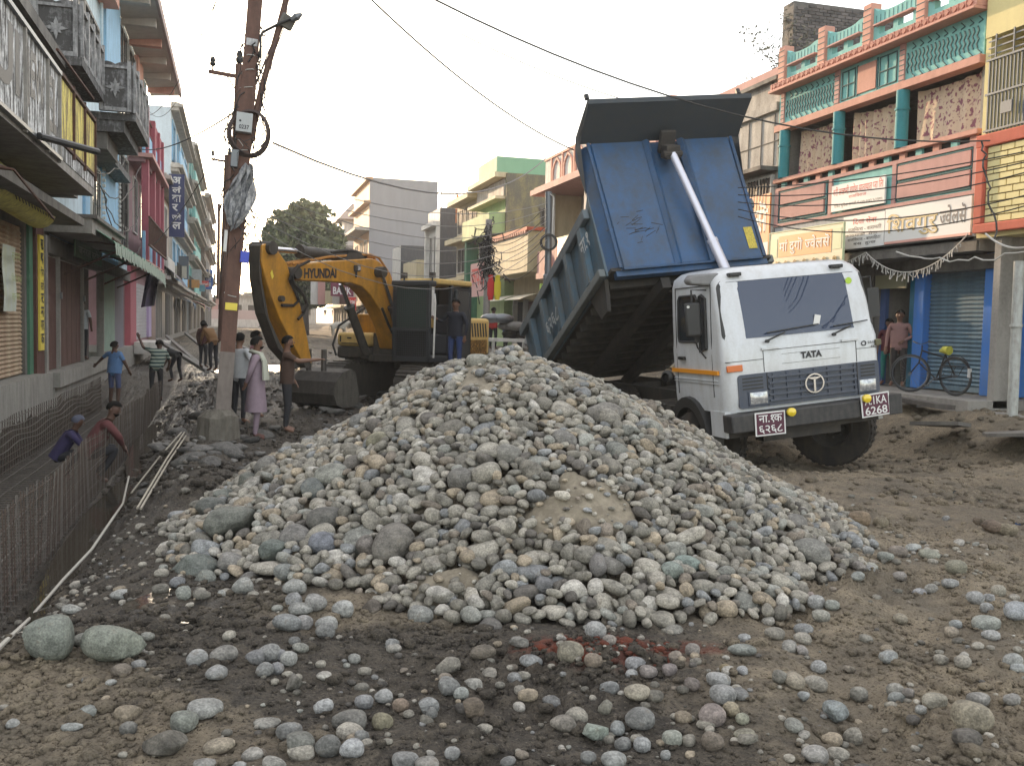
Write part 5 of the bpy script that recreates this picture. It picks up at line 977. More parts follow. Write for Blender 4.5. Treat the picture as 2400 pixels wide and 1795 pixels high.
# cantilever balcony
W.box('balcony_slab', l1, M_conc, (10, 19.75, 4.02, 4.16, 0, 1.3)); W.box('lower_slab', l1, M_conc_d, (10, 21.0, 3.55, 3.7, 0, .95), (10, 21.0, 3.7, 4.0, .0, .2), (19.75, 21.9, 4.2, 4.32, 0, .7))
W.box('upper_slab', l1, M_conc_d, (10, 18.6, 6.1, 6.3, 0, 1.0), (10, 18.5, 7.2, 7.4, 0, .4))
bd = thing('lettered_board', 'long peeling white hoarding with black painted letters on the near left balcony', 'sign', (-2.6, 14, 4.1)); B_ = Fc(-2.62, 1)
xs_ = [10, 11.6, 13.4, 14.9, 15.85]
for a, c in zip(xs_[:-1], xs_[1:]): B_.box('panel', bd, M_board, (a+.02, c-.02, 4.13, 5.36, 0, .04))
for y in xs_: B_.box('frame_post', bd, M_conc, (y-.03, y+.03, 4.05, 5.42, .0, .08))
B_.box('frame_rail', bd, M_steel, (10, 15.9, 5.36, 5.42, -.02, .09), (10, 15.9, 4.08, 4.13, -.02, .09))
for k, (a, c, t_) in enumerate([(11.7, 13.2, 'UI'), (13.5, 14.8, 'JEW'), (14.95, 15.8, 'EL')]): mb = MB(); B_.text(mb, t_, a+.05, c-.05, 4.4, 5.2, .046, 0, .03); part('lettering', mb, P_black, bd)
bd2 = thing('yellow_board', 'yellow peeling hoarding panels at the far end of the left balcony', 'sign', (-2.6, 18, 4.2))
for a, c in zip((15.95, 17.2, 18.4), (17.15, 18.35, 19.65)): B_.box('panel', bd2, M_boardy, (a, c, 4.45, 5.38, 0, .04)); B_.box('frame_post', bd2, M_rust, (c-.0, c+.04, 4.3, 5.5, .03, .08))
B_.box('frame_rail', bd2, M_rust, (15.9, 19.7, 5.4, 5.45, 0, .08), (15.9, 19.7, 4.38, 4.43, 0, .06)); B_.box('skirt', bd2, M_board, (15.9, 19.7, 4.16, 4.37, 0, .03))
mb = MB(); mb.tube([(-2.5, 13.9, 4.1), (-1.95, 15.2, 4.15)], .05, 8); single('pipe_stub', mb, M_black, 'dark pipe stub sticking out of the left balcony edge', 'pipe')
mb = MB(); mb.tube([(-3.6, 13.5, 3.62), (-2.75, 13.6, 3.6), (-2.75, 16.4, 3.25)], .02, 5); mb.tube([(-3.6, 12, 3.6), (-2.75, 13.6, 3.6)], .02, 5); mb.tube([(-2.6, 15.9, 5.75), (-2.6, 19.7, 5.85)], .025, 5); part('railing', mb, M_rust, l1)
# --- ornate balcony of the second house
l2 = thing('ornate_house', 'blue house with blackened ornate stepped balcony and wide sloping eave', 'building', (-3.9, 28, .5))
W.box('wall', l2, M_offw, (21.95, 22.05, .5, 3.3, -5, 0), (21.95, 30.9, 3.1, 6.2, -5, -.05)); W.box('upper_wall', l2, M_pb, (21.95, 46.8, 6.2, 12.3, -5, -.02)); W.box('near_wall', l2, worn('dull_green_wall', (.3, .36, .33), (.12, .13, .12), .5, 1), (18.7, 21.94, 6.3, 12.2, -5, -.9))
W.box('upper_pilaster', l2, M_lb, (31.5, 35.2, 8.9, 12.2, -.02, .12)); W.box('salmon_post', l2, M_pink, (41.2, 43.4, 8.6, 12.2, -.02, .14), (30.2, 31.4, 11.0, 12.2, -.02, .5))
for (a, c, z0, z1) in ((35.6, 38, 8.7, 11.8), (38.6, 41, 8.6, 11.8), (27.7, 30.4, 8.3, 10), (43.6, 46.2, 8.8, 11.6), (35.6, 38.2, 5.0, 7.4), (25, 27.5, 8.2, 10)): window(W, l2, a, c, z0, z1, 0, M_conc, 3, 3, None, 2, .1)
mb = MB(); sec = [(0, 12.25), (0, 12.42), (1.3, 12.62), (1.34, 12.45), (1.3, 12.4)]
mb.prism([(a, z) for a, z in sec], 24, 48.8, O=(-3.9, 0, 0), U=(1, 0, 0), V=(0, 0, 1), W=(0, 1, 0)); part('eave', mb, M_eave, l2)
mb = MB(); mb.box(-2.62, -2.52, 24, 49, 12.35, 12.75); part('fascia', mb, worn('pinkish_fascia', (.4, .3, .28), (.15, .1, .09), .5, 1), l2)
mb = MB()
for k in range(9): W.b(mb, 26.2+k*2.6, 26.5+k*2.6, 12.08, 12.42, 0, 1.15, 1 if k % 3 == 2 else 0)
part('eave_beam', mb, [M_eave, M_pink], l2)
def ornate(x0, y0, x1, y1, z0, z1, seed):
    """balustrade panel between two points: moulded frame, scalloped top, flower with painted sky gaps"""
    A_, B2 = Vector((x0, y0, 0)), Vector((x1, y1, 0)); U = (B2-A_); Ln = U.length; U.normalize(); Nn = U.cross(Vector((0, 0, 1)))
    n_ = max(1, round(Ln/.8)); h = z1-z0
    for k in range(n_):
        O = A_+U*Ln*k/n_; wd = Ln/n_; P = MB()
        top = [(wd*t/8, z1-.05+.05*abs(math.sin(t*math.pi/4))) for t in range(9)]
        P.prism([(0, z0), (wd, z0)]+top[::-1], -.04, .04, O=O, U=U, V=(0, 0, 1), W=Nn); pn = part('balcony_panel', P, M_orn, l2)
        Q = MB()
        for q in ((0, .07), (wd-.07, wd)): Q.prism([(q[0], z0), (q[1], z0), (q[1], z1+.02), (q[0], z1+.02)], .04, .09, O=O, U=U, V=(0, 0, 1), W=Nn)
        for q in ((z0, z0+.08), (z1-.14, z1-.09)): Q.prism([(.07, q[0]), (wd-.07, q[0]), (wd-.07, q[1]), (.07, q[1])], .04, .08, O=O, U=U, V=(0, 0, 1), W=Nn)
        c_ = O+U*wd/2+Vector((0, 0, z0+h*.48)); 
        for m_ in range(8):
            a_ = m_*math.pi/4; d_ = U*math.cos(a_)+Vector((0, 0, 1))*math.sin(a_); e_ = -U*math.sin(a_)+Vector((0, 0, 1))*math.cos(a_); l_ = .2*h if m_ % 2 == 0 else .13*h
            Q.prism([(0, 0), (l_*.5, .035), (l_, 0), (l_*.5, -.035)], .04, .07, O=c_, U=d_, V=e_, W=Nn)
        part('moulding', Q, M_ornl, pn)
        Q = MB()
        for m_ in range(4):
            a_ = m_*math.pi/2+math.pi/4; d_ = U*math.cos(a_)+Vector((0, 0, 1))*math.sin(a_); e_ = -U*math.sin(a_)+Vector((0, 0, 1))*math.cos(a_)
            Q.prism([(.03, 0), (.07, .03), (.12, 0), (.07, -.03)], .04, .046, O=c_, U=d_, V=e_, W=Nn)
        part('painted_opening', Q, plain('painted_sky_patch', (.45, .45, .45), .7), pn)  # bright sky behind is painted on as pale petals; the panel is solid
ornate(-4.1, 18.6, -2.7, 18.6, 6.32, 7.3, 1); ornate(-2.7, 18.6, -2.7, 21.5, 6.32, 7.3, 2); ornate(-2.72, 21.5, -2.1, 21.5, 6.0, 7.02, 3); ornate(-2.1, 21.5, -2.1, 24.6, 6.0, 7.02, 4)
mb = MB(); mb.box(-3.9, -2.62, 18.5, 21.55, 6.16, 6.31); mb.box(-3.9, -2.02, 21.56, 24.7, 5.84, 5.99); mb.box(-3.9, -2.25, 21.6, 24.6, 5.6, 5.84); part('balcony_slab', mb, M_orn, l2)
mb = MB(); mb.box(-3.88, -3.0, 19.0, 21.0, 5.85, 6.16); mb.box(-3.88, -2.6, 21.7, 23.6, 5.25, 5.6); part('bracket', mb, M_conc_d, l2)
mb = MB(); mb.tube([(-3.84, 30.9, 5), (-3.84, 30.9, 12.2)], .05, 8); part('drain_pipe', mb, M_pb, l2)
# lower blue pilasters, windows
W.box('blue_pilaster', l2, M_lb, (30.7, 34.9, 3.4, 7.2, -.05, .08)); W.box('window_wall', l2, M_pb, (23, 30.69, 3.5, 6.1, -.05, .02), (34.9, 38.6, 3.4, 7.2, -.05, -.02)); W.box('blue_pilaster', l2, M_lb, (27.3, 28.1, 4.3, 6.1, .02, .1)); W.box('concrete_hood', l2, M_orn, (26.4, 34, 6.15, 6.35, -.02, .55), (28, 34.2, 7.1, 7.2, 0, .6))
window(W, l2, 28.6, 30.3, 4.4, 5.9, .03, M_white, 3, 2); window(W, l2, 35.3, 38, 3.9, 6.6, 0, M_conc, 3, 4)
mb = MB(); [W.b(mb, 30.7, 30.85, 3.5+.16*k, 3.58+.16*k, .08, .16) for k in range(22)]; [W.b(mb, 34.7, 34.9, 3.5+.16*k, 3.58+.16*k, .08, .16) for k in range(22)]; part('quoin', mb, M_white, l2, stuff=True)
# ground floor shop: boarded doors, mint wall
W.box('shop_door', l2, M_brown, (22.06, 23.45, .52, 3.0, -.1, 0)); W.box('shop_door', l2, M_brown, (23.6, 27.1, .52, 3.0, -.12, -.02)); W.box('doorway', l2, M_dark, (27.2, 30.75, .5, 3.0, -.8, -.7)); W.box('shop_door', l2, worn('dark_door_leaf', (.05, .04, .035), (.02, .02, .02), .5, 3), (27.25, 28.6, .52, 3.0, -.1, -.02))
W.box('door_jamb', l2, M_conc, (23.45, 23.58, .5, 3.1, -.1, .08)); W.box('door_jamb', l2, M_conc, (27.1, 27.22, .5, 3.1, -.1, .06)); W.box('door_jamb', l2, M_conc, (30.75, 30.9, .5, 3.1, -.1, .1)); W.box('door_jamb', l2, M_conc, (22.0, 22.1, .5, 3.1, -.1, .08))
for y in (24.3, 25.0, 25.7, 26.4): W.box('door_plank_joint', l2, M_dark, (y, y+.02, .55, 2.98, -.02, -.016))
mb = MB(); [W.b(mb, 23.4+k*3.4, 23.5+k*3.4, 2.1, 2.25, .09, .14) for k in range(2)]; part('padlock', mb, M_steel, l2)
W.box('mint_wall', l2, M_mint, (30.9, 34.4, .6, 3.1, -.1, .0)); W.box('mint_wall', l2, worn('grey_lilac_wall', (.2, .19, .24), (.15, .13, .12), .5, 2), (34.4, 37.2, .6, 3.1, -.1, -.02)); W.box('shop_lintel', l2, M_conc_d, (22, 38.4, 3.05, 3.4, -.1, .1))
W.box('concrete_canopy', l2, M_conc, (16.8+5.3, 27.5, 3.5, 3.82, 0, .95)); W.box('canopy_lip', l2, M_conc_d, (22.05, 27.6, 3.82, 3.9, 0, 1.05))
# green corrugated awning
aw = thing('green_awning', 'sagging green corrugated awning over the left shop row', 'awning', (-3.4, 29, 3.4))
mb = MB()
def AW(i, j):
    t = i/66; y = 22.6+14.5*t; s_ = j/8; w_ = .1+(1.25+.35*math.sin(t*3))*s_; z = 3.86-.5*s_*s_-.25*t-.1*math.sin(t*math.pi)+.03*math.sin(i*2.4)
    return W.p(y, z, w_)
mb.grid(AW, 67, 9); part('corrugated_sheet', mb, M_awn, aw, smooth=True)
mb = MB()
for k in range(60): a_ = AW(k*1.1, 8); mb.add([a_, a_+Vector((.02, .2, .02)), a_+Vector((.03, .2, -.28)), a_+Vector((.02, 0, -.26))], [(0, 1, 2, 3)])
part('valance', mb, worn('pale_green_tarpaulin', (.36, .44, .36), (.15, .17, .14), .5, 3), aw, stuff=True)
mb = MB()
for y in (24.5, 28, 31.5, 35): mb.tube([W.p(y, 2.7, 0), W.p(y, 3.35, 1.3)], .03, 5); mb.tube([W.p(y, 3.55, 0), W.p(y, 3.42, 1.35)], .025, 5)
mb.tube([W.p(22.6, 3.45, 1.3), W.p(37, 3.1, 1.5)], .03, 5); part('frame', mb, M_rust, aw)
board(Fc(-3.6, 1), 'shop_sign', 'dim greenish lettered fascia board under the green awning', 24.0, 28.5, 3.1, 3.55, 0, worn('dim_green_sign', (.12, .2, .13), (.05, .07, .05), .6, 2), [('जनरल स्टोर', 24.4, 28.0, 3.2, 3.45, printm('dim_print', (.3, .32, .28)), .02)])
# steps / plinth
mb = MB(); mb.box(-6, -3.68, 10, 20.9, -.3, .54); mb.box(-6, -3.72, 20.9, 22.0, -.3, .5); mb.box(-6, -3.58, 22.0, 31.2, .18, .5); mb.box(-6, -3.7, 22.0, 40, -.3, .17); mb.box(-6, -3.72, 31.2, 60, -.3, .62); pv = single('pavement', mb, worn('crumbling_plinth', (.3, .29, .26), (.12, .11, .1), .6, 2), None, None, kind='structure')
# --- pink fronted house
l3 = thing('pink_fronted_house', 'raspberry pillared house with blue balcony walls on the left', 'building', (-3.2, 42, .6)); Q3 = Fc(-3.3, 1)
W.box('wall', l3, worn('mauve_wall', (.34, .2, .22), (.15, .1, .1), .5, 1.5), (38.6, 47.2, .6, 7.6, -5, .0), (38.6, 47.2, 7.6, 7.8, -5, .6)); W.box('blue_balcony', l3, M_lb, (38.6, 47.4, 7.9, 8.9, .5, .6), (38.6, 47.4, 3.9, 5.0, .5, .6)); W.box('balcony_slab', l3, M_pink2, (38.4, 47.4, 7.75, 7.9, 0, .9), (38.4, 47.4, 3.75, 3.9, 0, .7))
for (a, c) in ((38.9, 39.4), (42.0, 42.5), (44.6, 45.0), (46.9, 47.3)): W.box('pillar', l3, M_pinkl, (a, c, 3.9, 9.8, .45, .7))
W.box('pink_parapet', l3, M_pinkl, (44.0, 47.3, 8.9, 9.9, .45, .6)); W.box('shop_pillar', l3, M_pinkl, (38.4, 40.6, .6, 3.7, -.1, .1)); W.box('shop_pillar', l3, M_lilac, (46.1, 49.6, .8, 3.7, -.1, .12)); W.box('shop_pillar', l3, M_ochre, (50.2, 52.4, .9, 3.7, -.1, .2))
window(W, l3, 40.2, 41.6, 5.1, 7.2, 0, M_white, 2, 2, None, 1); window(W, l3, 43, 44.4, 5.1, 7.2, 0, M_white, 2, 2, None, 1)
shutter(W, l3, 41, 45.8, .8, 3.1, .02, worn('white_shutter', (.5, .49, .5), (.2, .18, .18), .5, 3), .14, parts=False)
mb = MB()
for k in range(26): W.b(mb, 36.5+k*.35, 36.54+k*.35, 4.35, 5.3, .9, .94)
W.b(mb, 36.5, 45.6, 5.3, 5.36, .88, .96); W.b(mb, 36.5, 45.6, 4.3, 4.36, .88, .96); W.b(mb, 38.6, 44.5, 8.95, 9.0, .55, .6); W.b(mb, 38.6, 44.5, 9.5, 9.55, .55, .6); part('railing', mb, M_rust, l3)
# --- white and blue tiered houses
def tier(name, label, y0, y1, X, h, floors, m1, m2, seed=0):
    f_ = Fc(X, 1); o = thing(name, label, 'building', (X, (y0+y1)/2, .6)); f_.box('wall', o, m1, (y0, y1, .4, h, -5, 0)); fh = (h-3.5)/floors
    for k in range(floors+1):
        z = 3.5+k*fh; f_.box('cornice', o, M_offw, (y0-.2, y1+.2, z, z+.18, 0, .7), (y0-.1, y1+.1, z-.2, z, 0, .45), (y0, y1, z+.18, z+.3, 0, .5))
        if k < floors:
            n_ = max(2, int((y1-y0)/4))
            for q in range(n_): a = y0+(y1-y0)*(q+.2)/n_; window(f_, o, a, a+(y1-y0)*.5/n_, z+.7, z+fh-.7, 0, m2, 0, 0, M_dark if q % 2 else M_glass, 2, .15)
            f_.box('balcony', o, m2, (y0+1, y0+(y1-y0)*.5, z+.3, z+1.15, .4, .5)); mb = MB(); [f_.b(mb, y0+(y1-y0)*.52+.5*q, y0+(y1-y0)*.52+.56*1+.5*q-.5, z+.3, z+1.2, .6, .64) for q in range(int((y1-y0)*.4/.5))]; part('railing', mb, M_black, o, stuff=True)
    f_.box('ground_floor', o, M_conc, (y0, y1, .4, 3.3, 0, .02))
    for q in range(int((y1-y0)/3)): f_.box('shop_opening', o, [M_dark, M_conc_d, M_steel][(q+seed) % 3], (y0+.3+q*3, y0+2.6+q*3, .7, 3.0, .0, .05))
    return o, f_
o, f_ = tier('peach_house', 'pale peach house with dark arched awning behind the vertical banner', 47.5, 60, -3.6, 8.2, 1, worn('peach_wall', (.5, .38, .3), (.25, .2, .17), .5, 1), M_white, 1)
o, f_ = tier('tiered_house', 'white and pale blue house with stepped curved cornices on the left', 60.2, 80, -3.7, 14.2, 3, worn('white_blue_wall', (.55, .63, .68), (.25, .27, .28), .5, .8), M_lb, 2)
o, f_ = tier('far_house', 'tall weathered white house farther down the left side', 80.5, 108, -3.6, 15.5, 4, worn('weathered_white_b', (.45, .47, .46), (.15, .14, .13), .7, .6), M_turq, 3)
o, f_ = tier('far_house', 'brown balconied house at the far end of the left row', 108.5, 140, -3.2, 15, 4, worn('weathered_brown', (.3, .24, .2), (.12, .1, .09), .6, .6), M_white, 1)
mb = MB(); n_ = 10
mb.grid(lambda i, j: Fc(-3.6, 1).p(47.5+5.5*i/8, 4.25-1.0*(j/n_)**2, 1.2*j/n_+.02), 9, n_+1); single('arched_awning', mb, plain('dark_violet_cloth', (.05, .045, .07), .8), 'dark violet curved awning over a far left shop', 'awning', smooth=60)
mb = MB(); p0 = onX(345, 632, -3.0); mb.grid(lambda i, j: Vector((-3.0+.5*i/8-.03*j, p0.y+.3*math.sin(i*1.1+j*.2), 3.4-1.35*j/8-.25*(i/8)*math.sin(j*.35)*(-1))), 9, 9); single('hanging_cloth', mb, plain('grey_violet_cloth', (.2, .17, .26), .85), 'grey violet cloth hanging from the end of the green awning', 'cloth', smooth=60)
# vertical banner
p = onD(396, 555, 46); o = hang('vertical_banner', 'navy vertical banner with stacked white letters sticking out on the left', (p.x, p.y, p.z), .72, 3.05, P_navy, [], P_white)
for k, ch in enumerate(['अ', 'लं', 'का', 'र', 'ज्वे', 'ल']): mb = MB(); z = p.z+2.58-.44*k; put_text(mb, ch, (p.x+.14, p.y-.01, z), (1, 0, 0), (0, 0, 1), .42 if ch != 'र' else .28, .34, bold=.025); part('lettering', mb, P_white, o)
p = onD(402, 622, 60); hang('shop_sign', 'narrow red upright sign on the left row beyond the banner', (p.x, p.y, p.z), .18, 1.5, P_red, [], P_white)
p = onD(467, 672, 95); hang('shop_sign', 'small red sign with white script far down the left row', (p.x, p.y, p.z), .9, .6, P_red, [('Airtel', .1, .9, .25, .75, None)], P_white)
p = onD(479, 678, 105); hang('shop_sign', 'tall blue sign board far down the left row', (p.x, p.y, p.z), .9, 2.2, printm('sign_blue', (.03, .14, .5)), [('न', .25, .75, .7, .88, None), ('गर', .2, .8, .42, .6, None), ('बस', .2, .8, .15, .33, None)], P_white)
p = onD(372, 610, 57); hang('shop_sign', 'white sign with a black figure over the peach shop', (p.x, p.y, p.z), .75, .75, P_white, [('↑', .55, .85, .3, .8, None)], P_black)
rr = random.Random(31)
for k, (y, c_, lab) in enumerate([(62, (.3, .26, .2), 'tattered beige awning on the far left shops, first past the dark arched one'), (66, (.05, .12, .2), 'dark blue awning on the far left shops'), (70.5, (.35, .1, .08), 'dull red awning on the far left shops'), (75, (.3, .3, .28), 'grey awning on the far left shops'), (81, (.1, .2, .12), 'dark green awning far down the left row'), (87, (.4, .33, .15), 'yellowish awning far down the left row'), (94, (.25, .2, .3), 'violet awning far down the left row'), (101, (.3, .28, .25), 'farthest pale awning of the left row')]):
    mb = MB(); ln = rr.uniform(2.4, 3.8); dp = rr.uniform(.9, 1.7); z0 = rr.uniform(3.0, 3.5); mb.grid(lambda i, j: Vector((-3.6+dp*j/4, y+ln*i/6, z0-.45*(j/4)**1.5-.06*math.sin(i*1.7)*j/4)), 7, 5); mb.grid(lambda i, j: Vector((-3.6+dp, y+ln*i/6, z0-.45-.06*math.sin(i*1.7)-.28*j)), 7, 2); single('shop_awning', mb, worn('awning_cloth_%d' % k, c_, (.1, .09, .08), .6, 2), lab, 'awning', 'awnings down the left row')
for k, (y, w_, h, z, c_, lab) in enumerate([(58, .8, .7, 4.0, (.5, .48, .4), 'cream projecting sign above the left shops'), (65, .6, 1.5, 4.2, (.08, .1, .12), 'dark upright projecting sign on the tiered house'), (73, 1.0, .6, 3.9, (.5, .25, .06), 'orange projecting sign on the tiered house'), (84, .8, 1.2, 4.6, (.4, .42, .42), 'pale projecting sign far on the left'), (90, .9, .6, 4.1, (.1, .25, .3), 'teal projecting sign far on the left')]):
    mb = MB(); mb.box(-3.5, -3.5+w_, y, y+.1, z, z+h); single('shop_sign', mb, worn('sign_face_%d' % k, c_, (.1, .1, .1), .5, 5), lab, 'sign')
# rubble curb stone and planks by the far left shops
mb = MB(); mb.box(-3.7, -2.6, 38.6, 42.5, .3, .75); single('kerb_block', mb, M_white, 'whitish masonry block on the mud below the lilac pillar', 'block')
rr = random.Random(12)
for k, (x0, y0, x1, y1) in enumerate([(-3.0, 46, -.8, 30), (-2.6, 55, -.6, 38), (-2.8, 38, -.9, 31), (-2.0, 60, .8, 50)]):
    mb = MB(); mb.tube([(x0, y0, .85), (x1, y1, .12)], .09, 5); single('bamboo_pole', mb, M_conc, ['long pale pole lying down the left mud bank', 'pale pole lying farther along the left bank', 'short steep pole propped on the left mud bank', 'farthest pale pole lying across the mud'][k], 'pole', 'poles lying on the left bank')
# ================================================================= far end of the street
fw = thing('boundary_wall', 'low pinkish white wall closing the far end of the street', 'wall', (2, 150, .6)); mb = MB(); mb.box(-12, 9, 150, 150.4, .2, 3.0); part('wall', mb, worn('far_pink_wall', (.5, .38, .36), (.3, .22, .2), .4, .3), fw); mb = MB(); mb.box(-12, 9, 149.85, 149.99, .2, 1.6); part('white_band', mb, M_white, fw)
M_blk = plain('tree_bark', (.07, .055, .045), .9, bump=.5, bscale=6)
M_leaf = [plain('leaf_dark', (.07, .09, .035), .6), plain('leaf_mid', (.11, .13, .05), .6), plain('leaf_light', (.16, .17, .07), .6)]
def tree(name, label, x, y, h, cr, ch, seed, n=9000, ls=.28, tr=.6, group=None):
    rr = np.random.default_rng(seed); t_ = thing(name, label, 'tree', (x, y, .4), group=group); zc = h-ch*.55
    mb = MB(); th = zc-ch*.25; mb.tube([(x, y, -.2), (x+.1, y, th*.5), (x, y, th)], [tr*1.3, tr*.8, tr*.7], 10)
    for k in range(9): a = k*.7+rr.uniform(0, .5); q = Vector((x+math.cos(a)*cr*.6, y+math.sin(a)*cr*.6, zc+rr.uniform(-.1, .35)*ch)); mb.tube([(x, y, th*.85), (x+math.cos(a)*cr*.25, y+math.sin(a)*cr*.25, (th+q.z)/2+.5), q], [tr*.5, tr*.3, tr*.08], 6)
    part('trunk', mb, M_blk, t_, smooth=60)
    P0 = rr.normal(size=(n*3, 3)); P0 /= np.linalg.norm(P0, axis=1)[:, None]; P0 *= rr.uniform(.12, 1.0, n*3)[:, None]**.5
    sh_ = 1+.22*fbm(P0[:, 0]*2.2+seed, P0[:, 2]*2.2+P0[:, 1], 3, seed); P0 = P0*sh_[:, None]; hol = fbm(P0[:, 0]*4+P0[:, 1]*2, P0[:, 2]*4-P0[:, 1]*1.5, 3, seed+3)
    P0 = P0[hol > -.3][:n]; n = len(P0); P0[:, 2] = np.where(P0[:, 2] < 0, P0[:, 2]*1.0, P0[:, 2]); pts = P0*np.array([cr, cr, ch*.5])
    P = np.array(pts)+np.array([x, y, zc]); u = rr.normal(size=(n, 3)); u /= np.linalg.norm(u, axis=1)[:, None]; v = np.cross(u, rr.normal(size=(n, 3))); v /= np.linalg.norm(v, axis=1)[:, None]; s_ = (ls*rr.uniform(.6, 1.5, n))[:, None]
    Vv = np.stack([P-u*s_, P+v*s_*.6, P+u*s_, P-v*s_*.6], 1).reshape(-1, 3); Ff = np.arange(4*n).reshape(-1, 4)
    me = fast_mesh('crown', Vv, Ff, M_leaf, False); me.polygons.foreach_set('material_index', rr.integers(0, 3, n).astype(np.int32)); o = link('crown', me, t_, 'world'); o['kind'] = 'stuff'
    return t_
q = onD(712, 600, 92); tree('street_tree', 'big dense dark green tree at the far end of the street above the excavator boom', q.x, q.y, 14.3, 4.0, 11.0, 5, 32000, .24, .5)
for k, (px_, h, r_) in enumerate([(445, 6.5, 4), (560, 6.5, 5.5), (600, 5, 4), (640, 7, 5), (500, 5, 4)]): q = onD(px_, 700, 172+k*4); tree('far_tree', ['hazy far tree at the left end of the skyline', 'broad low far tree right of the leaning pole', 'small far tree between pole and boom', 'far tree behind the excavator stick', 'low far tree hidden by the leaning pole'][k], q.x, q.y, h, r_, h*.7, 20+k, 2500, .5, .3, 'trees beyond the far wall')
# hazy building strip at the far end
for k, (px_, w_, h, m) in enumerate([(600, 9, 5.5, M_offw), (520, 12, 5, M_pink2), (660, 12, 6, M_offw)]):
    q = onD(px_, 700, 158+3*k); o = thing('far_shed', ['pale low shed at the far end left of the boom', 'pinkish low shed behind the leaning pole', 'pale shed behind the excavator stick'][k], 'shed', (q.x, q.y, .5)); mb = MB(); mb.box(q.x-w_/2, q.x+w_/2, q.y, q.y+5, .2, h); part('wall', mb, m, o); mb = MB(); mb.box(q.x-w_/2-.4, q.x+w_/2+.4, q.y-.6, q.y+5.2, h, h+.25); part('roof', mb, M_conc, o); mb = MB(); [mb.box(q.x-w_/2+1+2.2*i, q.x-w_/2+2.2+2.2*i, q.y-.05, q.y-.001, 2.6, 4.0) for i in range(int(w_/2.4))]; part('openings', mb, M_dark, o, stuff=True)
# evening haze filling the street
mb = MB(); mb.box(-80, 130, -30, 640, -2.5, 22); hz = bpy.data.materials.new('evening_haze'); hz.use_nodes = True; t_ = hz.node_tree; t_.nodes.clear(); vo = t_.nodes.new('ShaderNodeVolumePrincipled'); vo.inputs['Color'].default_value = (.95, .9, .84, 1); vo.inputs['Density'].default_value = .0011; vo.inputs['Anisotropy'].default_value = .3; ou = t_.nodes.new('ShaderNodeOutputMaterial'); t_.links.new(vo.outputs[0], ou.inputs['Volume'])
ho = link('haze', mb.mesh('haze', hz)); ho['kind'] = 'stuff'; ho['label'] = 'thin warm evening haze filling the street'
# ================================================================= tipper truck
M_cabw = worn('white_truck_paint', (.56, .58, .6), (.3, .28, .24), .5, 2.2, rough=.28, coat=.4, bump=0, lo=.45, hi=.75, fine=30); M_body = worn('blue_tipper_paint', (.025, .082, .19), (.05, .055, .055), .7, 1.3, rough=.42, lo=.4, hi=.66, bump=.03, fine=12)
M_body2 = worn('dusty_blue_side', (.07, .14, .2), (.12, .12, .11), .7, 2, rough=.55, lo=.36, hi=.6); M_under = worn('dusty_black_underside', (.035, .032, .03), (.1, .085, .065), .6, 2, rough=.8)
M_rubber = worn('muddy_rubber', (.014, .013, .012), (.07, .052, .036), .7, 3, rough=.85); M_bumper = worn('scuffed_black_bumper', (.02, .02, .022), (.1, .09, .08), .5, 5, rough=.5); M_grl = worn('slate_grille_plastic', (.05, .062, .09), (.12, .12, .12), .3, 5, rough=.45)
M_lamp = worn('lamp_glass', (.3, .31, .32), (.75, .75, .75), .8, 30, rough=.1, metal=.5, streak=.2, bump=0); M_chrome = plain('chrome', (.6, .6, .62), .18, 1); M_amber = plain('amber_lens', (.55, .13, .02), .25, coat=.5); M_yell = plain('yellow_lens', (.75, .55, .03), .2, coat=.6)
M_ram = plain('dusty_chrome_rod', (.62, .62, .7), .32, .35); M_wind = plain('windscreen_glass', (.022, .035, .07), .03, spec=.5)
M_wind.node_tree.nodes['Principled BSDF'].inputs['IOR'].default_value = 1.62
_x, _y = xy(4.46, 13.8)
TRX = Matrix.Translation((_x, _y, -.30)) @ Matrix.Rotation(R(-1.5), 4, 'Z') @ Matrix.Rotation(R(-6.3), 4, 'Y') @ Matrix.Rotation(R(-1.0), 4, 'X') @ Matrix.Diagonal((1.1, 1, 1, 1))
truck = bpy.data.objects.new('tipper_truck', None); COL.objects.link(truck); truck.matrix_world = TRX; tag(truck, 'white cab tipper truck tilted beside the heap with its blue body raised', 'truck')
def T(name, mb, mats, par=None, **k): return part(name, mb, mats, par or truck, world=False, **k)
Z_ = [(.98, 1.17, .03), (1.2, 1.18, .0), (1.9, 1.18, .0), (2.02, 1.165, .03), (2.45, 1.15, .12), (2.86, 1.125, .22), (2.98, 1.09, .29), (3.06, 1.02, .4), (3.09, .88, .52)]
def yfront(z): return float(np.interp(z, [a[0] for a in Z_], [a[2] for a in Z_]))
def xside(z): return float(np.interp(z, [a[0] for a in Z_], [a[1] for a in Z_]))
mb = MB(); secs = []
for (z, hw, fy) in Z_:
    r_ = .13 if z < 2.9 else .2; by = 1.72 if z < 3.0 else 1.6; ring = []
    for (cx, cy, a0) in ((hw-r_, fy+r_, -90), (hw-.06, by-.06, 0), (-hw+.06, by-.06, 90), (-hw+r_, fy+r_, 180)):
        rr_ = r_ if cy < 1 else .06
        for k in range(6): a = R(a0+90*k/5); ring.append((cx+rr_*math.cos(a), cy+rr_*math.sin(a), z))
    secs.append(ring)
n = len(secs[0]); mb.add([p for r_ in secs for p in r_], [(i*n+j, i*n+(j+1) % n, (i+1)*n+(j+1) % n, (i+1)*n+j) for i in range(len(secs)-1) for j in range(n)]+[tuple(range((len(secs)-1)*n, len(secs)*n)), tuple(range(n))[::-1]])
cab_ = T('cab', mb, M_cabw, smooth=35)
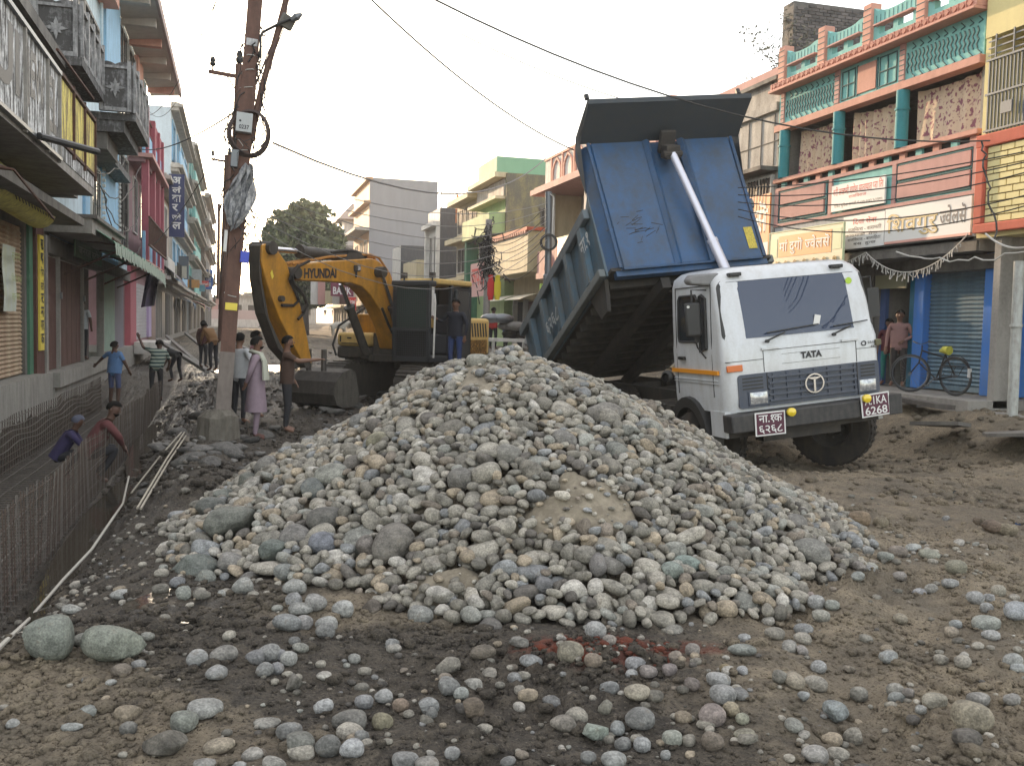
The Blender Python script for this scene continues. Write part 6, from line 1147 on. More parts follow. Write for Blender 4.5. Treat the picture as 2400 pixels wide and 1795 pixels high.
def rrect(x0, x1, z0, z1, r_, yo, f=None, n=5, shear=0):
    """rounded rectangle following the cab front (or given y function)"""
    pts = []; f = f or (lambda x, z: yfront(z)+.06*max(0, abs(x)-.9)**1.2)
    for (cx, cz, a0) in ((x1-r_, z0+r_, -90), (x1-r_, z1-r_, 0), (x0+r_, z1-r_, 90), (x0+r_, z0+r_, 180)):
        for k in range(n+1): a = R(a0+90*k/n); pts.append((cx+r_*math.cos(a), cz+r_*math.sin(a)))
    return [Vector((p[0], f(*p)+yo, p[1])) for p in pts]
def trap(xb, xt, z0, z1, r_, yo, xm=0, f=None, n=5):
    q = rrect(-1, 1, z0, z1, r_, 0, lambda x, z: 0, n); f = f or (lambda x, z: yfront(z)); out = []
    for p in q: t = (p.z-z0)/(z1-z0); hw = xb+(xt-xb)*t; X = xm+p.x*hw; out.append(Vector((X, f(X, p.z)+yo, p.z)))
    return out
def ringmesh(mb, a, b, mi=0): n = len(a); mb.add(list(a)+list(b), [(i, (i+1) % n, n+(i+1) % n, n+i) for i in range(n)], mi)
def fan(mb, pts, mi=0):
    c = sum(pts, Vector())/len(pts); mb.add([c]+list(pts), [(0, 1+i, 1+(i+1) % len(pts)) for i in range(len(pts))], mi)
# windscreen: glass with rubber surround
mb = MB(); g_ = trap(1.1, 1.055, 2.03, 2.87, .09, -.012); nr = 8
for k in range(nr):
    z0, z1 = 2.03+.84*k/nr, 2.03+.84*(k+1)/nr
def scr(xb, xt, z0, z1, yo): return trap(xb, xt, z0, z1, .09, yo)
rows = 9; P_ = []
for j in range(rows):
    t = j/(rows-1); z = 2.035+.83*t; hw = (1.105+(1.055-1.105)*t); ins = .05 if j in (0, rows-1) else .012 if j in (1, rows-2) else 0
    for i in range(13): x = (hw-ins)*(i/6-1); P_.append((x, yfront(z)-.014+.03*abs(x)**4, z))
mb.add(P_, [(j*13+i, j*13+i+1, (j+1)*13+i+1, (j+1)*13+i) for j in range(rows-1) for i in range(12)]); ws = T('windscreen', mb, M_wind, smooth=60)
mb = MB(); o_, i_ = trap(1.14, 1.09, 1.99, 2.91, .12, -.02), trap(1.1, 1.05, 2.035, 2.865, .09, -.026)
for q in (o_, i_): 
    for v in q: v.y += .03*abs(v.x)**4
ringmesh(mb, o_, i_); o2 = [v+Vector((0, .04, 0)) for v in o_]; ringmesh(mb, o2, o_); T('rubber_seal', mb, M_black, ws)
mb = MB(); mb.lathe([(0, -.02), (.05, -.02), (.05, -.015)], (.86, yfront(2.75)-.0, 2.74), (0, 1, 0), 14); T('round_sticker', mb, plain('lime_sticker', (.4, .6, .05), .5), ws)
mb = MB(); mb.cbox((.25, yfront(2.2)-.022, 2.17), (.09, .01, .22), (.0, .25, 0)); T('paper_slip', mb, P_white, ws)
for (x0, x1, a_) in ((-.55, .25, .13), (.45, 1.0, .1)):
    mb = MB(); mb.tube([(x0, -.06, 1.98), (x0+.28, -.07+yfront(2.1), 2.07)], .014, 5); mb.tube([(x0+.02, yfront(2.05)-.05, 2.07+.02), (x1, yfront(2.1)-.05, 2.08+a_*.5)], .012, 4); mb.lathe([(0, 0), (.025, 0), (.025, .05)], (x0, -.07, 1.97), (0, 1, 0), 8); T('wiper', mb, M_black, ws)
# front trim
mb = MB(); o_ = rrect(-1.0, 1.13, 1.03, 1.52, .05, -.02, lambda x, z: .0+.06*max(0, abs(x)-1.0)); fan(mb, o_); ringmesh(mb, o_, [v+Vector((0, .05, 0)) for v in o_]); gr = T('grille', mb, M_grl)
for k in range(5):
    z = 1.09+.085*k; mb = MB(); mb.box(-.56, .76, -.05, -.02, z, z+.032); T('grille_bar', mb, M_grl, gr, bevel=.004)
mb = MB(); [mb.box(-.5+.205*k, -.485+.205*k, -.035, -.02, 1.08, 1.5) for k in range(7)]; T('grille_upright', mb, M_grl, gr, stuff=True)
mb = MB()
for k in range(4):
    for (a, c) in ((-.94, -.64), (.84, 1.06)): z = 1.3+.05*k; mb.box(a, c, -.024, -.0201, z, z+.022)
T('louvre_slot', mb, M_black, gr, stuff=True)
mb = MB(); mb.box(-.58, -.57, -.026, -.02, 1.03, 1.52); mb.box(.78, .79, -.026, -.02, 1.03, 1.52); T('grille_seam', mb, M_black, gr, stuff=True)
mb = MB(); mb.lathe([(.125, 0), (.145, .0), (.145, -.02), (.125, -.02), (.125, 0)], (.1, -.05, 1.29), (0, 1, 0), 24); mb.box(.085, .115, -.07, -.05, 1.17, 1.36); mb.prism([(-.01, 1.38), (.21, 1.38), (.14, 1.35), (.1, 1.345), (.06, 1.35)], -.07, -.05); T('emblem_ring', mb, M_chrome, gr)
mb = MB(); put_text(mb, 'TATA', (-.05, -.012, 1.665), (1, 0, 0), (0, 0, 1), .32, .095, bold=.05); T('lettering', mb, P_black, cab_)
mb = MB(); put_text(mb, '2518', (.98, -.012, 1.78), (1, 0, 0), (0, 0, 1), .13, .035, bold=.02); put_text(mb, 'EX', (1.03, -.012, 1.72), (1, 0, 0), (0, 0, 1), .06, .03, bold=.02); mb.lathe([(.025, 0), (.04, 0), (.04, -.006)], (.92, -.008, 1.79), (0, 1, 0), 12); T('badge', mb, P_black, cab_)
mb = MB(); S_ = [(-.6, 1.03, 1.84), (.8, 1.03, 1.84)]
for x in (-.6, .8): mb.box(x-.004, x+.004, -.006, .01, 1.53, 1.84)
mb.box(-.6, .8, -.006, .01, 1.836, 1.844); mb.box(-1.15, -.6, -.006, .02, 1.715, 1.723); mb.box(.8, 1.16, -.006, .02, 1.715, 1.723); mb.box(-.33, .55, -.004, .01, 1.62, 1.624); mb.box(-.33, .55, -.004, .01, 1.76, 1.764); T('panel_seam', mb, plain('seam_dark', (.06, .06, .06), .7), cab_, stuff=True)
for x in (-.5, .7): mb = MB(); mb.box(x-.13, x+.13, -.03, -.005, 1.845, 1.88); T('bonnet_hinge', mb, M_cabw, cab_, bevel=.004)
for x in (-.72, .93):
    hl = MB(); hl.box(x-.15, x+.15, -.035, -.021, 1.06, 1.27); h_ = T('headlight', hl, M_grl, bevel=.012); mb = MB(); mb.grid(lambda i, j: (x-.125+.25*i/6, -.037-.02*math.sin(math.pi*i/6)*math.sin(math.pi*j/4), 1.08+.17*j/4), 7, 5); T('lens', mb, M_lamp, h_, smooth=60)
mb = MB(); mb.box(-1.15, -.92, -.03, .0, 1.575, 1.67); T('indicator', mb, M_amber, bevel=.01); mb = MB(); mb.box(1.1, 1.185, -.03, .1, 1.74, 1.83); T('indicator', mb, worn('dark_amber', (.14, .13, .07), (.05, .05, .04), .4, 4), bevel=.01)
for x in (-.82, .72): mb = MB(); mb.box(x-.09, x+.09, .2, .3, 2.945, 3.0); T('roof_marker_light', mb, M_black, bevel=.012)
# side: door, window, mirror, stripe, arch
sx = lambda y, z: -xside(z)-.006
def sidepoly(mb, pts, off, mi=0): fan(mb, [Vector((sx(0, z)-off, y, z)) for (y, z) in pts], mi)
dr = MB(); 
for (a, c) in (((.35, 1.2), (.35, 2.85)), ((1.55, 1.2), (1.55, 2.85)), ((.35, 2.85), (1.55, 2.85))): dr.tube([(sx(0, a[1]), a[0], a[1]), (sx(0, (a[1]+c[1])/2), (a[0]+c[0])/2, (a[1]+c[1])/2), (sx(0, c[1]), c[0], c[1])], .008, 4)
door = T('door', dr, plain('door_gap', (.05, .05, .05), .8))
for pts, nm in (([(.78, 2.02), (1.42, 2.02), (1.44, 2.1), (1.42, 2.66), (1.38, 2.72), (.84, 2.72), (.78, 2.66)], 'side_window'), ([(.47, 1.92), (.68, 1.86), (.7, 2.7), (.62, 2.72), (.5, 2.66)], 'quarter_window')):
    mb = MB(); sidepoly(mb, pts, .004); w2 = T(nm, mb, M_glass, door); mb = MB(); q = [Vector((sx(0, z)-.01, y, z)) for (y, z) in pts]; mb.tube(q+[q[0]], .018, 5); T('rubber_seal', mb, M_black, door)
mb = MB(); mb.box(-1.215, -1.185, .14, 1.7, 1.54, 1.6); T('orange_stripe', mb, plain('orange_stripe_paint', (.75, .3, .02), .4), cab_)
mb = MB(); mb.box(-1.2, -1.18, .2, 1.66, 1.44, 1.45); mb.box(-1.2, -1.18, .2, 1.66, 1.4, 1.408); T('body_crease', mb, M_cabw, cab_, stuff=True)
mb = MB(); mb.box(-1.23, -1.185, 1.22, 1.42, 1.74, 1.79); T('door_handle', mb, M_black, door, bevel=.01)
mb = MB(); mb.tube([(-1.1, .5, 2.78), (-1.38, .42, 2.8), (-1.4, .42, 2.2), (-1.33, .45, 1.95), (-1.2, .5, 1.78)], .013, 6); ma = T('mirror_arm', mb, M_black); mb = MB(); mb.box(-1.5, -1.28, .38, .44, 2.12, 2.62); mi_ = T('mirror', mb, M_black, bevel=.03); mb = MB(); mb.lathe([(0, 0), (.02, 0), (.02, .01)], (-1.46, .375, 2.56), (0, -1, 0), 10); T('mirror_badge', mb, P_white, mi_)
mb = MB(); mb.tube([(1.1, .5, 2.75), (1.36, .42, 2.78), (1.37, .42, 2.2), (1.2, .5, 1.85)], .013, 6); mb.box(1.28, 1.46, .38, .43, 2.15, 2.6); T('mirror', mb, M_black)
mb = MB(); mb.prism([(0, 0), (.42, .06), (.46, .12), (.4, .2), (.0, .2)], 0, .2, O=(-.98, .35, 2.82), U=(-1, 0, 0), V=(0, 0, 1), W=(0, 1, 0)); T('roof_side_mirror', mb, worn('grey_plastic', (.2, .2, .2), (.1, .1, .1), .4, 4), bevel=.03)
mb = MB(); mb.lathe([(0, -.03), (.09, -.03), (.11, 0), (.11, .03), (.07, .06)], (-1.22, 1.85, 1.45), (-1, -.5, 0), 14, 0); mb.lathe([(0, -.035), (.055, -.035)], (-1.25, 1.84, 1.45), (-1, -.5, 0), 14, 0); T('air_intake_horn', mb, M_black, smooth=40)
def arch(sgn):
    mb = MB()
    for i in range(13): a = R(180*i/12); 
    P = lambda i, j: (sgn*(1.0+.24*j/2), 1.2-.66*math.cos(R(-12+204*i/14)), .52+.66*math.sin(R(-12+204*i/14))+(.0 if j < 2 else -.02))
    mb.grid(P, 15, 3); Q = lambda i, j: (sgn*(1.24-.0*j), 1.2-(.66-.16*j)*math.cos(R(-12+204*i/14)), .5+(.66-.16*j)*math.sin(R(-12+204*i/14))); mb.grid(Q, 15, 2); return mb
for s_ in (-1, 1): T('wheel_arch', arch(s_), M_black, smooth=40)
mb = MB(); mb.box(-1.19, -1.02, .05, .5, .62, 1.0); mb.box(1.02, 1.19, .05, .5, .62, 1.0); T('cab_step', mb, M_cabw, stuff=True)
# bumper, plates, fog lamps
mb = MB(); mb.prism([(-1.2, .7), (1.24, .7), (1.24, .97), (-1.2, .97)], -.16, .12); bp_ = T('bumper', mb, M_bumper, bevel=.025)
mb = MB(); mb.box(1.14, 1.34, -.2, .0, .7, 1.0); T('bumper_end', mb, M_bumper, bp_, bevel=.01); mb = MB(); mb.box(-.62, .55, .1, .35, .5, .68); mb.box(-1.15, 1.1, .02, .1, .62, .72); T('lower_crossmember', mb, M_under, stuff=True)
def plate(cx, z, l1_, l2_, rot):
    P = Matrix.Translation((cx, -.19, z)) @ Matrix.Rotation(rot, 4, 'Y'); mb = MB(); mb.box(-.22, .22, 0, .01, -.17, .17, 0, P); pl_ = T('number_plate', mb, P_white); mb = MB(); mb.box(-.2, .2, -.004, 0, -.15, .15, 0, P); T('plate_field', mb, plain('plate_maroon', (.08, .015, .035), .5), pl_)
    mb = MB(); O = P @ Vector((-.17, -.008, .01)); U = (P.to_3x3() @ Vector((1, 0, 0))); V2 = (P.to_3x3() @ Vector((0, 0, 1))); put_text(mb, l1_, O, U, V2, .34, .12, bold=.012); put_text(mb, l2_, O-V2*.15, U, V2, .34, .12, bold=.012); T('plate_lettering', mb, P_white, pl_)
plate(-.66, .8, 'ना.१क', '६२६८', R(1)); plate(.93, .88, 'A.1KA', '6268', R(-2))
for (x, z) in ((-.36, .93), (.78, .99)):
    mb = MB(); mb.lathe([(0, 0), (.05, .012), (.062, .02), (.062, .06), (.02, .08)], (x, -.26, z), (0, 1, 0), 16); T('fog_lamp', mb, M_yell, smooth=50)
# wheels
def wheel(x, y, steer=0, wd=.28, dual=False, r_=.52, zc=None):
    Mw = Matrix.Translation((x, y, zc or r_)) @ Matrix.Rotation(steer, 4, 'Z'); mb = MB(); pr = [(.29, -wd/2), (.42, -wd/2-.015), (r_-.03, -wd/2+.01), (r_, -wd/2+.04), (r_, wd/2-.04), (r_-.03, wd/2-.01), (.42, wd/2+.015), (.29, wd/2)]
    mb.lathe(pr, (0, 0, 0), (1, 0, 0), 36); tr_ = MB(); tr_.v = []
    for k in range(36):
        a = 2*math.pi*k/36
        for s_ in (-1, 1): mb.cbox((s_*wd*.25, r_*math.cos(a+s_*.04)*1.0, r_*math.sin(a+s_*.04)), (wd*.36, .05, .02), Matrix.Rotation(a+math.pi/2, 4, 'X'))
    mb.v = [tuple(Mw @ Vector(v)) for v in mb.v]; ty = T('wheel', mb, M_rubber, smooth=35)
    mb = MB(); mb.lathe([(0, -.02), (.1, -.06), (.12, 0), (.2, .03), (.25, .02), (.29, -wd/2+.02), (.3, -wd/2)], (0, 0, 0), (-1 if x < 0 else 1, 0, 0), 24); [mb.lathe([(0, -.05), (.018, -.05), (.018, .0)], (0, .16*math.cos(a), .16*math.sin(a)), (1, 0, 0), 6) for a in [k*.785 for k in range(8)]]
    mb.v = [tuple(Mw @ Vector(v)) for v in mb.v]; T('rim', mb, M_under, ty, smooth=35)
wheel(-.98, 1.1, R(38), r_=.55, zc=.42); wheel(.9, .9, R(42), r_=.6, wd=.3, zc=.44)
for y in (5.2, 6.55):
    for x in (-1.02, -.7, .7, 1.02): wheel(x, y)
mb = MB(); mb.box(-.45, -.37, .3, 8.0, .78, 1.04); mb.box(.37, .45, .3, 8.0, .78, 1.04); [mb.box(-.37, .37, y, y+.1, .82, 1.0) for y in (.6, 2, 3.4, 4.8, 6.2, 7.6)]; mb.tube([(-.9, 1.2, .52), (.9, 1.2, .52)], .07, 8); mb.tube([(-.9, 5.2, .52), (.9, 5.2, .52)], .1, 8); mb.tube([(-.9, 6.55, .52), (.9, 6.55, .52)], .1, 8); mb.box(-.7, .7, .6, 1.9, .55, 1.0); T('chassis', mb, M_under)
mb = MB(); mb.tube([(.95, 2.3, .7), (.95, 3.3, .7)], .28, 14); T('fuel_tank', mb, M_under, smooth=40); mb = MB(); [mb.box(-1.15+.0, -.55, 2.0+.3*k, 2.2+.3*k, .85, .95) for k in range(4)]; T('battery_rack', mb, M_under, stuff=True)
# tipped body
TA = R(23); HG = Vector((-.36, 7.1, 1.34)); RB = R(.5)
FD, ND, XD = Vector((0, -math.cos(TA), math.sin(TA))), Vector((0, math.sin(TA), math.cos(TA))), Vector((1, 0, 0))
rb_ = Matrix.Rotation(RB, 3, FD); ND = rb_ @ ND; XD = (rb_ @ XD)*1.07
def bp(x, s_, t): return HG+XD*x+FD*s_+ND*t
def bpoly(mb, pts, x0, x1, mi=0):                       # (s, t) outline extruded across x
    n = len(pts); mb.add([bp(x0, *p) for p in pts]+[bp(x1, *p) for p in pts], [tuple(range(n))[::-1], tuple(range(n, 2*n))]+[(i, (i+1) % n, n+(i+1) % n, n+i) for i in range(n)], mi)
def bbox(mb, x0, x1, s0, s1, t0, t1, mi=0): bpoly(mb, [(s0, t0), (s1, t0), (s1, t1), (s0, t1)], x0, x1, mi)
LB_, HB = 4.95, 2.45; HW = 1.27
mb = MB(); bbox(mb, -HW, HW, -.6, LB_-.05, 0, .06); body = T('tipper_body', mb, M_under)
mb = MB()                                               # underside ribs
for k in range(14): bbox(mb, -1.2, 1.2, -.3+.36*k, -.2+.36*k, -.13, -.0)
T('floor_rib', mb, M_under, body, stuff=True); mb = MB(); bbox(mb, -.5, -.36, -.5, LB_-.2, -.32, -.13); bbox(mb, .36, .5, -.5, LB_-.2, -.32, -.13); T('floor_sill', mb, M_under, body, stuff=True)
# headboard: flat centre, swept corners, middle channel for the ram
xs2 = [-1.27, -1.08, -.28, -.26, .3, .32, 1.1, 1.27]; ss = [4.72, 4.95, 4.95, 4.9, 4.9, 4.95, 4.95, 4.72]
mb = MB(); mb.add([bp(x*(1+.03*(t/HB)), s_, t) for t in (0, HB*.5, HB) for x, s_ in zip(xs2, ss)], [(j*8+i, j*8+i+1, (j+1)*8+i+1, (j+1)*8+i) for j in range(2) for i in range(7)]); hb_ = T('headboard', mb, M_body, body)
mb = MB(); bbox(mb, -1.2, 1.2, LB_-.2, LB_-.06, -.1, .0); mb.tube([bp(-1.1, LB_+.01, .0), bp(1.1, LB_+.01, .0)], .025, 6); mb.tube([bp(-1.14, LB_+.01, .02), bp(-1.17, LB_+.01, HB)], .03, 6); mb.tube([bp(1.14, LB_+.01, .02), bp(1.17, LB_+.01, HB)], .03, 6); T('headboard_rib', mb, M_body, body, stuff=True)
mb = MB(); mb.add([bp(-.3, LB_+.01, 0), bp(-.24, LB_+.07, 0), bp(-.18, LB_+.01, 0), bp(-.3, LB_+.01, HB), bp(-.24, LB_+.07, HB), bp(-.18, LB_+.01, HB)], [(0, 1, 4, 3), (1, 2, 5, 4)]); mb.add([bp(.26, LB_+.01, 0), bp(.33, LB_+.07, 0), bp(.4, LB_+.01, 0), bp(.26, LB_+.01, HB), bp(.33, LB_+.07, HB), bp(.4, LB_+.01, HB)], [(0, 1, 4, 3), (1, 2, 5, 4)]); T('ram_channel', mb, M_body, body, stuff=True)
mb = MB(); cp = [(LB_, HB), (LB_+.78, HB+.27), (LB_+.8, HB+.35), (LB_-.05, HB+.12)]; bpoly(mb, cp, -1.3, 1.3); T('cab_guard', mb, worn('black_blue_guard', (.04, .05, .06), (.07, .07, .065), .5, 2), body)
mb = MB()
for s_ in (-1, 1): x = s_*1.3; mb.add([bp(x, LB_-.25, HB*.62), bp(x, LB_+.05, HB), bp(x, LB_+.8, HB+.35), bp(x, LB_-.1, HB+.2), bp(x, LB_-.35, HB-.1)], [(0, 1, 2, 3, 4)])
T('guard_cheek', mb, worn('black_blue_guard_side', (.05, .06, .07), (.1, .1, .1), .5, 2), body, stuff=True)
mb = MB(); mb.tube([bp(-1.3, LB_+.78, HB+.36), bp(-1.3, LB_+.78, HB+.45)], .04, 6); mb.tube([bp(1.1, LB_+.78, HB+.36), bp(1.1, LB_+.78, HB+.45)], .04, 6); T('guard_lug', mb, M_black, body, stuff=True)
HS = 1.3
for s_ in (-1, 1):
    x0, x1 = (s_*HW-.03, s_*HW+.03); mb = MB(); bpoly(mb, [(-.6, .0), (LB_-.22, .0), (LB_-.22, HS+.25), (LB_-.6, HS), (-.6, HS)], x0, x1); sw = T('side_wall', mb, M_body2, body)
    mb = MB(); xo = s_*(HW+.035); a, c = min(xo, xo+s_*.1), max(xo, xo+s_*.1); bbox(mb, a, c, -.6, LB_-.3, HS-.14, HS+.04); T('top_rail', mb, worn('grey_blue_rail', (.13, .16, .18), (.1, .1, .1), .5, 3), body, bevel=.015); mb = MB(); bbox(mb, a, c, -.6, LB_-.22, .0, .14); T('bottom_rail', mb, worn('grey_blue_rail_b', (.15, .17, .17), (.1, .1, .1), .5, 3), body, bevel=.015)
    for k in range(5): mb = MB(); s0 = .1+k*.98; bpoly(mb, [(s0, .14), (s0+.2, .14), (s0+.32, HS-.14), (s0+.12, HS-.14)], a, c); T('side_stake', mb, M_body2, body, bevel=.01)
    mb = MB(); bpoly(mb, [(LB_-.9, -.5), (LB_-.55, -.5), (LB_-.35, 0), (LB_-1.2, 0)], x0, x1); T('mud_flap_plate', mb, M_under, body)
mb = MB(); O = bp(-HW-.145, LB_-.45, .3); put_text(mb, 'ना.१', bp(-HW-.15, LB_-.75, .62), -FD*1.0 if False else FD, ND, .5, .28, bold=.02); T('side_lettering', mb, worn('faded_white_letter', (.5, .52, .52), (.2, .25, .3), .5, 6), body)
mb = MB(); put_text(mb, '६२६८', bp(-HW-.15, 1.4, .3), FD, ND, .9, .3, bold=.02); T('side_lettering', mb, worn('faded_white_letter_b', (.4, .42, .42), (.2, .25, .3), .7, 6), body)
mb = MB(); mb.add([bp(-1.2+.002, LB_-.165, 1.85), bp(-1.12, LB_-.07, 2.0), bp(-1.1, LB_-.045, 1.62), bp(-1.13, LB_-.08, 1.68), bp(-1.16, LB_-.12, 1.83)], [(0, 1, 4), (1, 2, 3, 4)]); mb.v = [tuple(Vector(v)+FD*.02-XD*.012) for v in mb.v]; T('yellow_arrow_mark', mb, plain('yellow_arrow_paint', (.6, .4, .03), .5), body)
mb = MB(); mb.add([bp(.93, LB_+.012, .18), bp(1.07, LB_+.012, .18), bp(1.07, LB_+.012, .6), bp(.93, LB_+.012, .6)], [(0, 1, 2, 3)]); yl = T('yellow_decal', mb, worn('yellow_decal_print', (.6, .48, .08), (.1, .09, .04), .7, 20, fine=60), body)
mb = MB(); rr = random.Random(2)
for k in range(26): x = -.75+rr.gauss(0, .13); t = .75+rr.gauss(0, .15); l = rr.uniform(.05, .2); a_ = rr.gauss(.2, .35); mb.add([bp(x, LB_+.004, t), bp(x+l*math.cos(a_), LB_+.004, t+l*math.sin(a_)), bp(x+l*math.cos(a_), LB_+.004, t+l*math.sin(a_)+.012), bp(x, LB_+.004, t+.014)], [(0, 1, 2, 3)])
T('scrape_marks', mb, plain('scraped_dark', (.03, .03, .035), .8), body, stuff=True)
# hydraulic ram
a = bp(.02, LB_+.26, 2.0); c = Vector((.42, 1.82, 1.5)); mb = MB(); d_ = (c-a); mb.tube([a, a+d_*.42], .062, 14); rm = T('hydraulic_ram', mb, M_ram, smooth=40); mb = MB(); mb.tube([a+d_*.42, a+d_*.435], .09, 14); mb.tube([a+d_*.435, c], .082, 14); T('ram_sleeve', mb, M_ram, rm, smooth=40)
mb = MB(); mb.cbox(a+Vector((0, .08, .05)), (.24, .26, .24), (.3, 0, 0)); mb.tube([a+Vector((-.16, 0, 0)), a+Vector((.16, 0, 0))], .06, 10); mb.cbox(a+Vector((0, .2, .25)), (.26, .1, .4), (.5, 0, 0)); T('ram_bracket', mb, M_under, rm, bevel=.02)
# ================================================================= excavator
M_yx = worn('excavator_yellow', (.5, .23, .02), (.15, .09, .03), .6, 2.2, rough=.42, lo=.4, hi=.66, bump=.03); M_xd = worn('greasy_dark_steel', (.04, .035, .03), (.11, .09, .07), .55, 4, rough=.6); M_xg = plain('charcoal_cab_frame', (.035, .037, .04), .5); M_xyl = worn('pale_excavator_yellow', (.62, .42, .14), (.3, .22, .12), .5, 3)
_x, _y = xy(-2.26, 22.8); XM = Matrix.Translation((_x, _y, -.12)) @ Matrix.Rotation(R(225.6), 4, 'Z'); XI = XM.inverted()
exc = bpy.data.objects.new('excavator', None); COL.objects.link(exc); exc.matrix_world = XM; tag(exc, 'yellow tracked excavator with its boom reaching left behind the stone heap', 'excavator')
def X_(name, mb, mats, par=None, **k): return part(name, mb, mats, par or exc, world=False, **k)
def xp(px, py, yl):                                    # point of the boom plane y = yl seen at a place in the photograph
    o = XI @ CP; d = XI.to_3x3() @ ray(px, py); return o+d*((yl-o.y)/d.y)
def ext(mb, pts, y0, y1, yl=-.1, mi=0):
    q = [xp(px, py, yl) for px, py in pts]; n = len(q); mb.add([(p.x, y0, p.z) for p in q]+[(p.x, y1, p.z) for p in q], [tuple(range(n))[::-1], tuple(range(n, 2*n))]+[(i, (i+1) % n, n+(i+1) % n, n+i) for i in range(n)], mi)
YB = -.1
boom = [(675, 629), (680, 620), (760, 612), (854, 606), (872, 613), (890, 632), (905, 660), (918, 700), (925, 760), (925, 835), (905, 815), (893, 765), (872, 722), (852, 692), (832, 672), (806, 663), (750, 660), (691, 658), (679, 652)]
mb = MB(); ext(mb, boom, YB-.2, YB+.2); bo = X_('boom', mb, M_yx, bevel=.02)
mb = MB(); q = [xp(*p, YB) for p in [(674, 622), (760, 606), (856, 600), (878, 608), (902, 645), (917, 695)]]
for o_ in (.12, -.02, -.14): mb.tube([(p.x, YB+o_, p.z+.03) for p in q], .028, 6)
X_('hydraulic_pipe', mb, worn('orange_pipe_paint', (.45, .2, .04), (.1, .07, .04), .5, 6), bo, stuff=True)
# lettering on the boom's near side
a, c, top = xp(712, 653, YB+.2), xp(788, 652, YB+.2), xp(712, 629, YB+.2)
mb = MB(); put_text(mb, 'HYUNDAI', Vector((a.x, YB+.206, a.z)), (c-a).normalized(), (0, 0, 1), (c-a).length, (top.z-a.z), bold=.045); X_('lettering', mb, P_black, bo)
p = xp(833, 629, YB+.2); mb = MB(); mb.cbox((p.x, YB+.25, p.z), (.14, .1, .14)); mb.box(p.x-.02, p.x+.02, YB+.2, YB+.25, p.z-.2, p.z-.05); X_('work_lamp', mb, M_xd, bo, bevel=.02); mb = MB(); mb.cbox((p.x-.0, YB+.305, p.z), (.09, .01, .09)); X_('lamp_glass', mb, M_lamp, bo)
# stick
stick = [(599, 576), (606, 572), (624, 573), (640, 594), (657, 618), (668, 655), (690, 719), (705, 790), (716, 850), (700, 858), (668, 800), (640, 745), (619, 690), (606, 650), (597, 612)]
mb = MB(); ext(mb, stick, YB-.17, YB+.17); st = X_('stick', mb, M_yx, bevel=.015)
mb = MB(); ext(mb, [(597, 576), (602, 572), (601, 655), (618, 745), (648, 812), (690, 860), (684, 864), (640, 815), (610, 735), (597, 655), (595, 612)], YB-.13, YB+.13); X_('stick_back_shade', mb, M_xd, st)  # dark strip stands in for the shade along the stick's back
mb = MB(); 
for pt, r_ in (((617, 582), .13), ((676, 640), .12), ((640, 700), .06), ((697, 850), .1)): p = xp(*pt, YB); mb.tube([(p.x, YB-.26, p.z), (p.x, YB+.26, p.z)], r_, 12)
X_('pin', mb, M_xd, st, stuff=True); mb = MB(); p = [xp(*t, YB+.2) for t in ((636, 640), (640, 632), (644, 648), (640, 655))]; mb.add([(q.x, YB+.176, q.z) for q in p], [(0, 1, 2, 3)]); X_('warning_label', mb, P_yel, st)
# stick cylinder on top of the boom, boom cylinders
def cyl(par, a, m_, c, y, r1, r2, nm='cylinder'):
    a, m_, c = xp(*a, YB), xp(*m_, YB), xp(*c, YB); mb = MB(); mb.tube([(m_.x, y, m_.z), (c.x, y, c.z)], r2, 14); k = X_(nm, mb, M_xd, par, smooth=40); mb = MB(); mb.tube([(m_.x+(a.x-m_.x)*-.04, y, m_.z+(a.z-m_.z)*-.04), (m_.x+(a.x-m_.x)*.06, y, m_.z+(a.z-m_.z)*.06)], r2*1.25, 14); X_(nm+'_cap', mb, M_xd, par, smooth=40); mb = MB(); mb.tube([(a.x, y, a.z), (m_.x, y, m_.z)], r1, 12); X_(nm+'_rod', mb, M_chrome, par, smooth=40)
cyl(bo, (620, 583), (706, 590), (812, 601), YB, .055, .115, 'stick_cylinder')
mb = MB(); ext(mb, [(790, 614), (806, 592), (830, 592), (850, 612)], YB-.16, YB-.1); ext(mb, [(790, 614), (806, 592), (830, 592), (850, 612)], YB+.1, YB+.16); X_('cylinder_bracket', mb, M_xd, bo, stuff=True)
cyl(bo, (867, 641), (893, 722), (918, 815), YB+.32, .05, .085, 'boom_cylinder'); cyl(bo, (826, 665), (847, 722), (885, 830), YB-.32, .05, .1, 'boom_cylinder')
p = xp(867, 638, YB); mb = MB(); mb.tube([(p.x, YB-.4, p.z), (p.x, YB+.4, p.z)], .12, 14); X_('boom_pin_boss', mb, M_xd, bo, smooth=40)
# hoses
mb = MB()
for o_, pts in ((.25, [(676, 622), (660, 640), (656, 655), (668, 672), (690, 695), (697, 715), (688, 735), (676, 748)]), (.22, [(680, 624), (664, 640), (660, 660), (675, 690), (680, 705), (668, 716), (640, 715)]), (.28, [(700, 612), (672, 626), (658, 646), (664, 664), (686, 690), (694, 712), (684, 732)]), (.1, [(766, 592), (800, 588), (825, 590), (850, 602)]), (-.02, [(780, 590), (815, 586), (840, 595), (858, 606)]), (.3, [(870, 722), (885, 760), (900, 790), (915, 800)])):
    mb.tube([(lambda p: (p.x, YB+o_, p.z))(xp(*t, YB)) for t in pts], .03, 6)
X_('hydraulic_hose', mb, M_rubber, bo, stuff=True)
